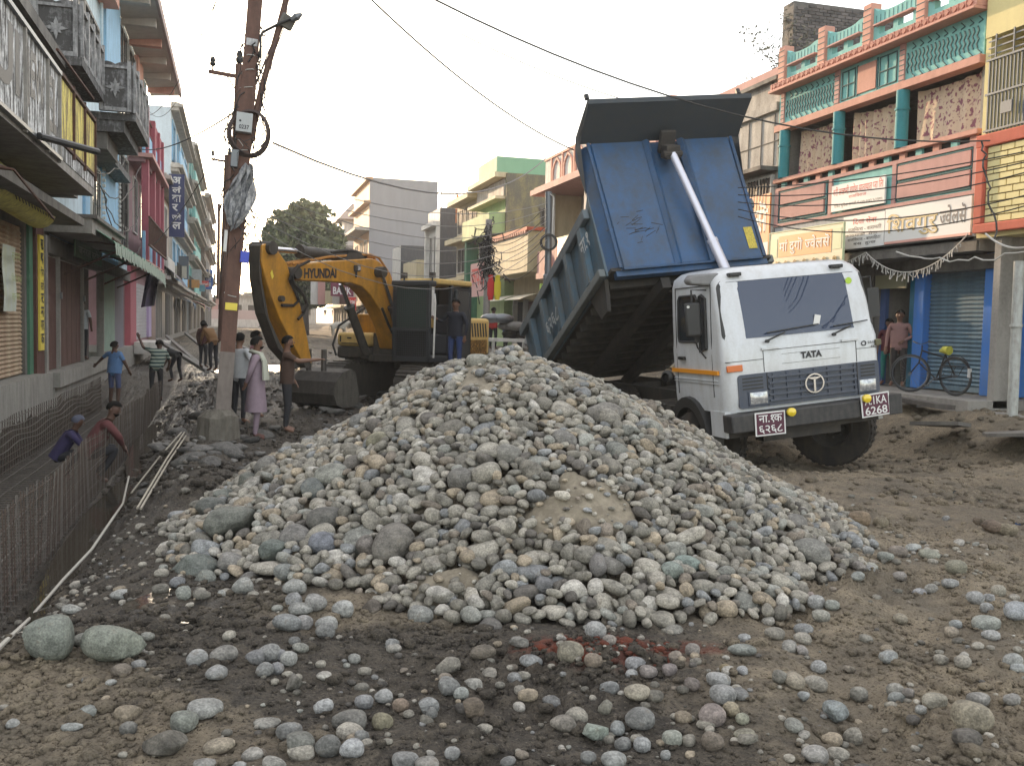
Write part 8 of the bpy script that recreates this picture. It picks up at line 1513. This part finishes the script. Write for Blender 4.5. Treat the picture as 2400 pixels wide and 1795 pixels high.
# ================================================================= things on the right pavement in the middle distance
q = onD(1215, 815, 31); lc = thing('scrap_cart', 'low cart heaped with dark bundles beside the tipper tail', 'cart', q); mb = MB(); mb.cbox(q+Vector((0, 0, .25)), (2.2, 1.2, .1)); [mb.cbox(q+Vector((dx, dy, -.1)), (.08, .08, .6)) for dx in (-1, 1) for dy in (-.5, .5)]; part('bed', mb, M_white, lc); rr = random.Random(6)
for k in range(9): mb = MB(); c_ = q+Vector((rr.uniform(-.9, .7), rr.uniform(-.4, .4), .45+.25*(k % 3))); mb.grid(lambda i, j: c_+Vector((.38*math.cos(i*.7)*math.sin(j*.52), .3*math.sin(i*.7)*math.sin(j*.52), .16*math.cos(j*.52))), 9, 7, closeu=True); part('bundle', mb, [M_rubber, M_conc_d, M_steel][k % 3], lc, smooth=60)
q = onD(1275, 825, 29); mb = MB(); mb.cbox(q+Vector((0, 0, .6)), (.9, .8, 1.0), (.1, .1, .3)); mb.cbox(q+Vector((-.3, 0, 1.3)), (.16, .12, 1.2), (0, .5, 0)); single('covered_load', mb, worn('grey_tarpaulin', (.28, .28, .27), (.12, .12, .11), .5, 3), 'grey tarpaulin covered load standing by the tipper tail', 'load').modifiers.new('bevel', 'BEVEL').width = .08
for k, (x, c_) in enumerate([(1150, (.5, .03, .03)), (1166, (.6, .5, .03))]):
    q = onD(x, 672, 34); mb = MB(); mb.grid(lambda i, j: q+Vector(((.13 if 2 < j < 9 else .09)*math.cos(i*.7), .06*math.sin(i*.7), .42-.09*j)), 9, 11, closeu=True); single('hanging_garment', mb, plain('garment', c_, .8), ['red garment hanging on the pole behind the excavator', 'yellow garment hanging beside the red one behind the excavator'][k], 'clothes', smooth=60)
mb = MB(); rr = random.Random(2); q = onD(762, 700, 70)
for k in range(6): q = onD(728+k*17, 700, 66); m_ = MB(); z0 = rr.uniform(.5, 1.4); m_.box(q.x, q.x+.5, q.y, q.y+.08, q.z-.4, q.z+z0); single('hanging_clothes', m_, [M_white, M_pink2, M_cream, M_offw, M_brown, M_white][k], ['white', 'pinkish', 'cream', 'off white', 'brown', 'small white'][k]+' cloth hung before the far shops behind the boom', 'clothes')
# ================================================================= people
SKIN = [plain('brown_skin', (.16, .08, .05), .55), plain('dark_brown_skin', (.09, .045, .03), .55)]; M_hair = plain('black_hair', (.01, .009, .008), .9, spec=.15)
_cl = {}
def cloth(name, c, **k):
    if name not in _cl: _cl[name] = worn(name, tuple(x*.72 for x in c), tuple(x*.36 for x in c), .4, 6, rough=.85, bump=.25, streak=.3, **k)
    return _cl[name]
REST = dict(pelvis=(0, 0, .93), waist=(0, 0, 1.06), chest=(0, .01, 1.27), neck=(0, -.01, 1.46), hd0=(0, .02, 1.53), hd1=(0, .025, 1.595), hd2=(0, .01, 1.665),
 shL=(-.18, 0, 1.39), elL=(-.25, -.02, 1.12), wrL=(-.26, .06, .87), shR=(.18, 0, 1.39), elR=(.25, -.02, 1.12), wrR=(.26, .06, .87),
 hpL=(-.1, 0, .88), knL=(-.11, .02, .49), anL=(-.11, -.02, .09), toL=(-.13, .14, .03), hpR=(.1, 0, .88), knR=(.11, .02, .49), anR=(.11, -.02, .09), toR=(.13, .14, .03))
BON = [('pelvis', 'waist'), ('waist', 'chest'), ('chest', 'neck'), ('neck', 'hd0'), ('hd0', 'hd1'), ('hd1', 'hd2'), ('chest', 'shL'), ('shL', 'elL'), ('elL', 'wrL'), ('chest', 'shR'), ('shR', 'elR'), ('elR', 'wrR'), ('pelvis', 'hpL'), ('hpL', 'knL'), ('knL', 'anL'), ('anL', 'toL'), ('pelvis', 'hpR'), ('hpR', 'knR'), ('knR', 'anR'), ('anR', 'toR')]
RAD = dict(pelvis=.15, waist=.135, chest=.155, neck=.052, hd0=.07, hd1=.095, hd2=.078, shL=.07, elL=.045, wrL=.03, shR=.07, elR=.045, wrR=.03, hpL=.095, knL=.062, anL=.042, toL=.035, hpR=.095, knR=.062, anR=.042, toR=.035)
def person(label, base, heading, H, top, bottom, pose=None, skin=0, sleeve=1, shorts=False, shoes=None, kurta=None, hair=M_hair, hairlong=False, belly=1.0, beard=False, group=None, fingers=True):
    import bmesh
    J = dict(REST); J.update(pose or {}); look = J.pop('look', (0, 1, 0)); k = H/1.74; o = thing('person', label, 'person', base, (0, 0, heading), group)
    idx = {}; bm = bmesh.new(); lay = bm.verts.layers.skin.verify(); hx = Vector(J['hd1'])-Vector(J['neck'])
    for n_, p in J.items():
        v = bm.verts.new(Vector(p)*k); r_ = RAD[n_]*k*(belly if n_ in ('waist', 'chest', 'pelvis') else 1); fl = .72 if n_ in ('chest', 'waist', 'pelvis') else (.85 if n_.startswith('hd') else 1)
        v[lay].radius = (r_, r_*fl) if n_ in ('chest', 'waist', 'pelvis') else (r_, r_); v[lay].use_root = (n_ == 'pelvis'); idx[n_] = v
    for a_, b_ in BON: bm.edges.new((idx[a_], idx[b_]))
    def chain(root, pts, rs):
        pv = root
        for p, r_ in zip(pts, rs): v = bm.verts.new(p*k); v[lay].radius = (r_*k, r_*k); bm.edges.new((pv, v)); pv = v
    fw = Vector(look)
    for s_ in 'LR':
        wr, el = Vector(J['wr'+s_]), Vector(J['el'+s_]); d = (wr-el).normalized(); sd2 = d.cross(Vector((0, 1, .2))).normalized() if abs(d.y) < .9 else Vector((1, 0, 0)); palm = wr+d*.07; pv = bm.verts.new(palm*k); pv[lay].radius = (.036*k, .036*k); bm.edges.new((idx['wr'+s_], pv))
        if fingers:
            nb = d.cross(sd2)
            for q, ln in zip((-1.5, -.5, .5, 1.5), (.07, .085, .08, .06)): b0 = palm+sd2*.018*q+d*.02; chain(pv, [b0, b0+d*ln*.55, b0+d*ln*.9+nb*.02], [.011, .009, .008])
            chain(pv, [palm-sd2*.035-d*.01, palm-sd2*.055+d*.03], [.012, .009])
    me = bpy.data.meshes.new('body'); bm.to_mesh(me); bm.free(); tmp = bpy.data.objects.new('tmp', me); COL.objects.link(tmp); m1 = tmp.modifiers.new('s', 'SKIN'); m1.use_smooth_shade = True; m2 = tmp.modifiers.new('d', 'SUBSURF'); m2.levels = m2.render_levels = 2
    dg = bpy.context.evaluated_depsgraph_get(); dg.update(); bd_ = bpy.data.meshes.new_from_object(tmp.evaluated_get(dg)); bpy.data.objects.remove(tmp); bpy.data.meshes.remove(me)
    bd_.materials.clear()
    sk = SKIN[skin]
    for m_ in (sk, top, bottom, shoes or sk): bd_.materials.append(m_)
    seg = []
    for a_, b_ in BON:
        mt = 0
        if b_ in ('waist', 'chest', 'shL', 'shR') : mt = 1
        elif b_ in ('elL', 'elR'): mt = 1
        elif b_ in ('wrL', 'wrR'): mt = 1 if sleeve > 1 else 0
        elif b_ in ('hpL', 'hpR'): mt = 2
        elif b_ in ('knL', 'knR'): mt = 2
        elif b_ in ('anL', 'anR'): mt = 0 if shorts else 2
        elif b_ in ('toL', 'toR'): mt = 3
        elif b_ == 'neck': mt = 1
        seg.append((np.array(J[a_])*k, np.array(J[b_])*k, mt, b_))
    P = np.array([p.center[:] for p in bd_.polygons]); best = np.full(len(P), 9e9); mi = np.zeros(len(P), np.int32)
    for a_, b_, mt, nm in seg:
        ab = b_-a_; t = np.clip(((P-a_)@ab)/max(ab@ab, 1e-9), 0, 1); dist = np.linalg.norm(P-(a_+t[:, None]*ab), axis=1)/(.1 if nm in ('neck', 'chest', 'waist') else .07); use = dist < best
        m_ = np.full(len(P), mt)
        if nm in ('elL', 'elR') and sleeve == 0.5: m_ = np.where(t > .75, 0, 1)
        if nm == 'neck': m_ = np.where(t > .8, 0, 1)
        if nm in ('wrL', 'wrR'): m_ = np.where(t > .93, 0, m_)
        if nm in ('anL', 'anR') and not shorts: m_ = np.where(t > .93, 3, m_)
        best = np.where(use, dist, best); mi = np.where(use, m_, mi)
    bd_.polygons.foreach_set('material_index', mi.astype(np.int32)); bd_.polygons.foreach_set('use_smooth', [True]*len(P)); link('body', bd_, o)
    h1, nk = Vector(J['hd1'])*k, Vector(J['neck'])*k; up = (Vector(J['hd2'])*k-Vector(J['hd0'])*k).normalized(); fw = (fw-up*fw.dot(up)).normalized(); rt = fw.cross(up)
    mb = MB()                                                       # hair cap
    def HP(i, j): an = i*2*math.pi/16; ph = R(8+ (125 if hairlong else 100)*j/7); fr_ = 1 if math.sin(an) < .2 else .62; ph *= fr_; return h1+up*.012*k+(rt*math.cos(an)*.098+fw*(math.sin(an)*.106-.014))*math.sin(ph)*k*1.08+up*.112*math.cos(ph)*k
    mb.grid(HP, 16, 8, closeu=True); mb.add([h1+up*.126*k]+[HP(i, 0) for i in range(16)], [(0, 1+i, 1+(i+1) % 16) for i in range(16)]); part('hair', mb, hair, o, world=False, smooth=True)
    mb = MB(); f0 = h1+fw*.088*k; mb.add([f0+up*.02*k, f0-rt*.016*k-up*.03*k, f0+rt*.016*k-up*.03*k, f0+fw*.024*k-up*.024*k], [(0, 1, 3), (0, 3, 2), (1, 2, 3)]); 
    for s_ in (-1, 1): mb.lathe([(0, -.008*k), (.02*k, -.006*k), (.028*k, 0), (.02*k, .006*k), (0, .008*k)], h1+rt*s_*.09*k-up*.01*k-fw*.01*k, rt+fw*.4*s_, 8)
    part('nose_and_ears', mb, sk, o, world=False, smooth=True, stuff=True)
    mb = MB(); [mb.lathe([(0, .003*k), (.007*k, 0)], h1+fw*.092*k+rt*s_*.03*k+up*.02*k, fw, 8) for s_ in (-1, 1)]; mb.box(-.022*k, .022*k, -.002, .002, -.004*k, .004*k, 0, Matrix.Translation(h1+fw*.088*k-up*.052*k) @ Matrix((rt, fw, up)).transposed().to_4x4()); part('eyes_and_mouth', mb, plain('dark_eye', (.02, .012, .01), .4) if 'dark_eye' not in bpy.data.materials else bpy.data.materials['dark_eye'], o, world=False)
    if beard: mb = MB(); mb.grid(lambda i, j: h1+(rt*math.cos(R(35+110*i/8))*.078+fw*math.sin(R(20+140*i/8))*.096)*k*(1-.13*j)+up*(-.058-.014*j)*k, 9, 4); part('beard', mb, M_hair, o, world=False, smooth=True)
    # shirt or kurta hanging free of the body
    pe, ch = Vector(J['pelvis'])*k, Vector(J['chest'])*k; U2 = (ch-pe).normalized(); r2 = (Vector(J['shR'])-Vector(J['shL'])).normalized(); f2 = U2.cross(r2)*-1; mb = MB()
    if kurta:
        zz = [(1.36, .16, .1), (1.2, .185, .13), (1.0, .18, .135), (.8, .2, .15), (.6, .22, .17), (.47, .235, .18)]
        mb.grid(lambda i, j: Vector((zz[j][1]*math.cos(i*math.pi/12)*(1+.03*math.sin(i*2+j*.3)*(j/5)), zz[j][2]*math.sin(i*math.pi/12)*(1+.08*math.sin(i*3.1)*(j/5)), zz[j][0]))*k, 24, 6, closeu=True); part('kurta', mb, kurta, o, world=False, smooth=True)
    else:
        mb.grid(lambda i, j: pe+U2*(-.06+.13*j)*k+(r2*math.cos(i*math.pi/10)*(.185-.008*j*(j < 2))+f2*math.sin(i*math.pi/10)*.125*belly)*k*belly*(1+.04*math.sin(i*2.3+j)), 20, 4, closeu=True); part('shirt_hem', mb, top, o, world=False, smooth=True)
    return o
def ppl(xf, yf, yh, lo=9): p, t = marchg(xf, yf, lo); p.z = float(ground_h(p.x, p.y)); return p, (yf-yh)/2200*t, t
def at(xf, yf, D): return onD(xf, yf, D)
TC = R(-16.5)                                        # heading: 0 faces +Y; the camera looks along azimuth 16.5
def face(deg): return R(-16.5-deg)                   # 0 = back to camera, 180 = facing camera, 90 = facing image right
w_shirt = cloth('grey_white_shirt', (.52, .53, .54)); khaki = cloth('dark_trousers', (.03, .03, .035)); mau = cloth('mauve_kurta', (.36, .27, .32)); brn = cloth('brown_tshirt', (.09, .05, .035))
hips = dict(elL=(-.4, -.1, 1.15), wrL=(-.2, .05, 1.0), elR=(.4, -.1, 1.15), wrR=(.2, .05, 1.0))
p = onD(600, 1030, 15.2); h = 1.7; zg = float(ground_h(p.x, p.y)); print('kurta', p, zg); p.z = zg; person('man in mauve kurta with a pale scarf and beard, standing right of the leaning pole', p, face(75), h, mau, mau, dict(elL=(-.22, -.1, 1.12), wrL=(-.1, -.16, .95), elR=(.22, -.1, 1.12), wrR=(.1, -.16, .95), anL=(-.08, -.02, .08), anR=(.08, -.02, .08)), 0, 2, kurta=mau, beard=True, shoes=M_brown)
mb = MB(); k_ = h/1.74; Mz = Matrix.Translation(p) @ Matrix.Rotation(face(75), 4, 'Z')
sc = [(-.2, -.02, 1.22), (-.13, .05, 1.43), (-.05, -.09, 1.47), (.06, -.08, 1.47), (.12, .07, 1.43), (.19, .13, 1.3), (.2, .15, 1.0)]; mb.tube([Mz @ (Vector(q)*k_) for q in sc], [.03, .05, .05, .05, .06, .06, .07], 7, sq=.5); mb.tube([Mz @ (Vector(q)*k_) for q in ((-.12, .06, 1.42), (-.15, .15, 1.2), (-.14, .16, .98))], [.05, .05, .06], 7, sq=.5); single('scarf', mb, cloth('pale_scarf', (.55, .56, .46)), 'pale greenish scarf round the neck of the man in the mauve kurta', 'scarf', smooth=60)
p = onD(672, 968, 16.0); h = 1.68; zg = float(ground_h(p.x, p.y)); print('brown', p, zg); p.z = zg; person('man in brown t-shirt and black trousers pointing right, seen in profile', p, face(80), h, brn, khaki, dict(elR=(.2, .2, 1.27), wrR=(.17, .5, 1.3), elL=(-.22, -.04, 1.1), wrL=(-.2, .1, .92), toL=(-.12, .14, .03), look=(.1, 1, .1)), 0, .5, shoes=SKIN[0], beard=True)
p = at(560, 1000, 17.2); p.z = float(ground_h(p.x, p.y)); person('man in whitish long sleeved shirt with hands on hips behind the leaning pole', p, face(25), 1.7, w_shirt, khaki, hips, 0, 2, group=None)
p = at(598, 960, 18.6); p.z = float(ground_h(p.x, p.y)); person('man in pink shirt standing hidden behind the kurta man', p, face(60), 1.75, cloth('pink_shirt', (.5, .25, .28)), khaki, None, 0, 2, fingers=False)
def sunk(xh, yh, D, H, **k): q = onD(xh, yh, D); return Vector((q.x, q.y, q.z-H))
q = sunk(268, 797, 24.0, 1.7); person('man in light blue t-shirt and short lungi reaching left in the trench', q, face(15), 1.7, cloth('light_blue_tshirt', (.16, .32, .62)), cloth('blue_checked_lungi', (.12, .15, .3)), dict(elL=(-.4, .05, 1.26), wrL=(-.62, .1, 1.1), elR=(.28, .05, 1.15), wrR=(.3, .18, .95), chest=(.02, .04, 1.27), look=(.4, 1, -.1)), 1, .5, shorts=True, belly=1.1)
def striped():
    m, t, b = nodemat('green_striped_shirt'); g_ = N(t, 'ShaderNodeTexCoord'); w_ = N(t, 'ShaderNodeTexWave'); w_.wave_type = 'BANDS'; w_.bands_direction = 'Z'; w_.inputs['Scale'].default_value = 3.4; w_.inputs['Distortion'].default_value = .4
    r_ = N(t, 'ShaderNodeValToRGB'); r_.color_ramp.elements[0].position = .45; r_.color_ramp.elements[0].color = (.02, .05, .05, 1); r_.color_ramp.elements[1].position = .55; r_.color_ramp.elements[1].color = (.28, .32, .26, 1); t.links.new(g_.outputs['Object'], w_.inputs['Vector']); t.links.new(w_.outputs[0], r_.inputs[0]); t.links.new(r_.outputs[0], b.inputs['Base Color']); b.inputs['Roughness'].default_value = .85; return m
q = sunk(366, 796, 24.5, 1.62); person('man in green striped shirt bending with one arm raised at the trench end', q, face(-20), 1.72, striped(), khaki, dict(chest=(.06, .12, 1.22), waist=(.02, .03, 1.05), neck=(.08, .2, 1.38), hd0=(.08, .23, 1.44), hd1=(.08, .26, 1.51), hd2=(.08, .27, 1.59), shL=(-.1, .12, 1.34), elL=(-.32, .25, 1.42), wrL=(-.42, .35, 1.66), shR=(.24, .14, 1.3), elR=(.34, .22, 1.05), wrR=(.3, .35, .9)), 1, .5)
q = onD(408, 895, 29); person('dark man bent double digging in the mud beyond the striped shirt', (q.x, q.y, q.z), face(-70), 1.65, cloth('black_shirt', (.03, .03, .03)), khaki, dict(pelvis=(0, -.12, .88), waist=(0, .05, .98), chest=(0, .28, 1.0), neck=(0, .42, .98), hd0=(0, .48, .96), hd1=(0, .55, .94), hd2=(0, .6, .96), shL=(-.17, .34, .98), elL=(-.2, .4, .72), wrL=(-.12, .5, .5), shR=(.17, .34, .98), elR=(.2, .42, .72), wrR=(.1, .52, .48), hpL=(-.1, -.12, .84), hpR=(.1, -.12, .84), knL=(-.12, .05, .47), knR=(.12, -.1, .47), anR=(.12, -.2, .09), toR=(.13, -.05, .03)), 1, .5, fingers=False)
q = onD(476, 862, 27); person('slim man in brownish vest standing left of the leaning pole', (q.x, q.y, q.z), face(20), 1.2*1.0+.18, cloth('maroon_vest', (.12, .05, .045)), khaki, None, 1, .5, fingers=False)
q = onD(500, 870, 25); person('man in ochre shirt stooping just left of the leaning pole', (q.x, q.y, q.z), face(-60), 1.5, cloth('ochre_shirt', (.25, .13, .05)), khaki, dict(chest=(0, .2, 1.18), neck=(0, .33, 1.28), hd0=(0, .37, 1.32), hd1=(0, .42, 1.38), hd2=(0, .44, 1.46), shL=(-.17, .22, 1.27), shR=(.17, .22, 1.27), elL=(-.2, .3, 1.0), elR=(.2, .3, 1.0), wrL=(-.1, .45, .85), wrR=(.1, .45, .85)), 1, 2, fingers=False)
sit = dict(pelvis=(0, 0, .45), waist=(0, .08, .58), chest=(0, .2, .76), neck=(0, .3, .92), hd0=(0, .33, .98), hd1=(0, .36, 1.05), hd2=(0, .37, 1.13), shL=(-.18, .24, .87), shR=(.18, .24, .87), elL=(-.26, .38, .66), elR=(.27, .4, .68), wrL=(-.15, .48, .5), wrR=(.12, .45, .55), hpL=(-.1, 0, .42), hpR=(.1, 0, .42), knL=(-.16, .38, .5), knR=(.16, .38, .5), anL=(-.14, .12, .09), anR=(.14, .12, .09), toL=(-.14, .26, .03), toR=(.14, .26, .03))
q = onD(205, 945, 13.2); person('man in maroon shirt crouching in the trench and looking back over the bars', (q.x, q.y, -.62), face(62), 1.72, cloth('maroon_shirt', (.16, .05, .05)), khaki, dict(sit, look=(.5, .6, .1)), 1, 2, beard=True)
q = onD(150, 975, 13.6); person('crouching worker in violet shirt with dark head cloth beside the maroon one', (q.x-.1, q.y, -.66), face(70), 1.42, cloth('violet_shirt', (.05, .04, .12)), khaki, dict(sit), 1, 2, hair=cloth('grey_headcloth', (.1, .11, .16)))
q = onX(214, 832, -3.75); person('man in white t-shirt standing in the dark left doorway', (q.x-.25, q.y, .52), face(-10), 1.68, cloth('white_tshirt', (.55, .58, .6)), khaki, None, 1, .5, fingers=False)
q = XM @ Vector((1.0, 1.62, .72)); person('man in dark jacket and blue jeans standing on the excavator cab step', q, face(-160), 1.72, cloth('dark_jacket', (.02, .022, .035)), cloth('blue_jeans', (.04, .07, .2)), dict(elR=(.34, .0, 1.2), wrR=(.42, .12, 1.25), elL=(-.3, .02, 1.12)), 0, 2, shoes=cloth('grey_shoe', (.2, .2, .2)))
for (x, yf, yh, D, c_, hd_, lb, b_) in ((1155, 812, 722, 34, (.5, .04, .03), 20, 'man in red shirt and black trousers standing past the excavator', khaki), (1184, 818, 745, 33, (.1, .17, .55), 120, 'man in blue shirt standing beside the tipper tail', khaki)):
    q = onD(x, yf, D); person(lb, (q.x, q.y, q.z-.1), face(hd_), (yf-yh)/2200*D+.15, cloth('shirt_%d' % x, c_), b_, dict(elR=(.3, .1, 1.2), wrR=(.35, .3, 1.15)), 1, 2, fingers=False)
q = onX(2102, 905, 13.75); person('man in pinkish checked shirt leaning in the doorway behind the truck', (q.x, q.y, .6), face(-150), 1.68, cloth('pink_checked_shirt', (.42, .24, .22), lo=.35), cloth('grey_trousers', (.06, .05, .045)), dict(elL=(-.28, -.02, 1.14), wrL=(-.12, .2, 1.02)), 0, 2)
q = onX(2078, 900, 13.95); person('woman in maroon top and teal skirt behind the man in the doorway', (q.x, q.y, .6), face(-150), 1.5, cloth('maroon_top', (.14, .03, .04)), cloth('teal_skirt', (.03, .25, .22)), None, 0, .5, hairlong=True, fingers=False)
for k, (x, yf, yh, c_, lb) in enumerate(((614, 769, 733, (.08, .08, .1), 'small distant walker crossing the street left of the boom'), (762, 748, 722, (.25, .22, .2), 'distant person in pale clothes standing before the far shops'), (780, 746, 722, (.1, .1, .12), 'distant dark clothed person before the far shops'))):
    D = 1.6*2200/(yf-yh); q = onD(x, yf, D); st2 = dict(knL=(-.1, .15, .5), anL=(-.1, .25, .12), toL=(-.1, .38, .08), anR=(.1, -.25, .12), toR=(.1, -.12, .03)) if k == 0 else None
    person(lb, (q.x, q.y, q.z), face(-80 if k == 0 else 180), 1.65, cloth('far_cloth_%d' % k, c_), khaki, st2, 1, 2, fingers=False)
# pale calf far down the street
q = onD(795, 790, 60); import bmesh
def animal(label, base, rot, s_, mat):
    bm = bmesh.new(); lay = bm.verts.layers.skin.verify(); J = dict(a=(-.55, 0, .95, .22), b=(-.1, 0, .92, .27), c=(.4, 0, .95, .25), d=(.75, 0, 1.15, .15), e=(.95, 0, 1.2, .12), f=(1.15, 0, 1.08, .07), t=(-.8, 0, .9, .03), t2=(-.88, 0, .5, .02))
    for n_, x, y in (('1', -.5, .15), ('2', -.5, -.15), ('3', .45, .14), ('4', .45, -.14)): J['k'+n_] = (x-.02 if x > 0 else x-.06, y, .52, .07); J['h'+n_] = (x, y, .05, .05)
    V_ = {}
    for n_, (x, y, z, r_) in J.items(): v = bm.verts.new((x*s_, y*s_, z*s_)); v[lay].radius = (r_*s_, r_*s_); v[lay].use_root = n_ == 'b'; V_[n_] = v
    for a_, b_ in (('a', 'b'), ('b', 'c'), ('c', 'd'), ('d', 'e'), ('e', 'f'), ('a', 't'), ('t', 't2'), ('a', 'k1'), ('k1', 'h1'), ('a', 'k2'), ('k2', 'h2'), ('c', 'k3'), ('k3', 'h3'), ('c', 'k4'), ('k4', 'h4')): bm.edges.new((V_[a_], V_[b_]))
    me = bpy.data.meshes.new('calf'); bm.to_mesh(me); bm.free(); tmp = bpy.data.objects.new('tmp', me); COL.objects.link(tmp); tmp.modifiers.new('s', 'SKIN').use_smooth_shade = True; tmp.modifiers.new('d', 'SUBSURF').levels = 1
    dg = bpy.context.evaluated_depsgraph_get(); dg.update(); m3 = bpy.data.meshes.new_from_object(tmp.evaluated_get(dg)); bpy.data.objects.remove(tmp); m3.materials.clear(); m3.materials.append(mat); o = link('cow', m3); o.location = base; o.rotation_euler = (0, 0, rot); return tag(o, label, 'cow')
animal('pale cow standing in the mud far behind the boom', (q.x, q.y, q.z), R(20), .8, plain('pale_hide', (.45, .42, .36), .8))
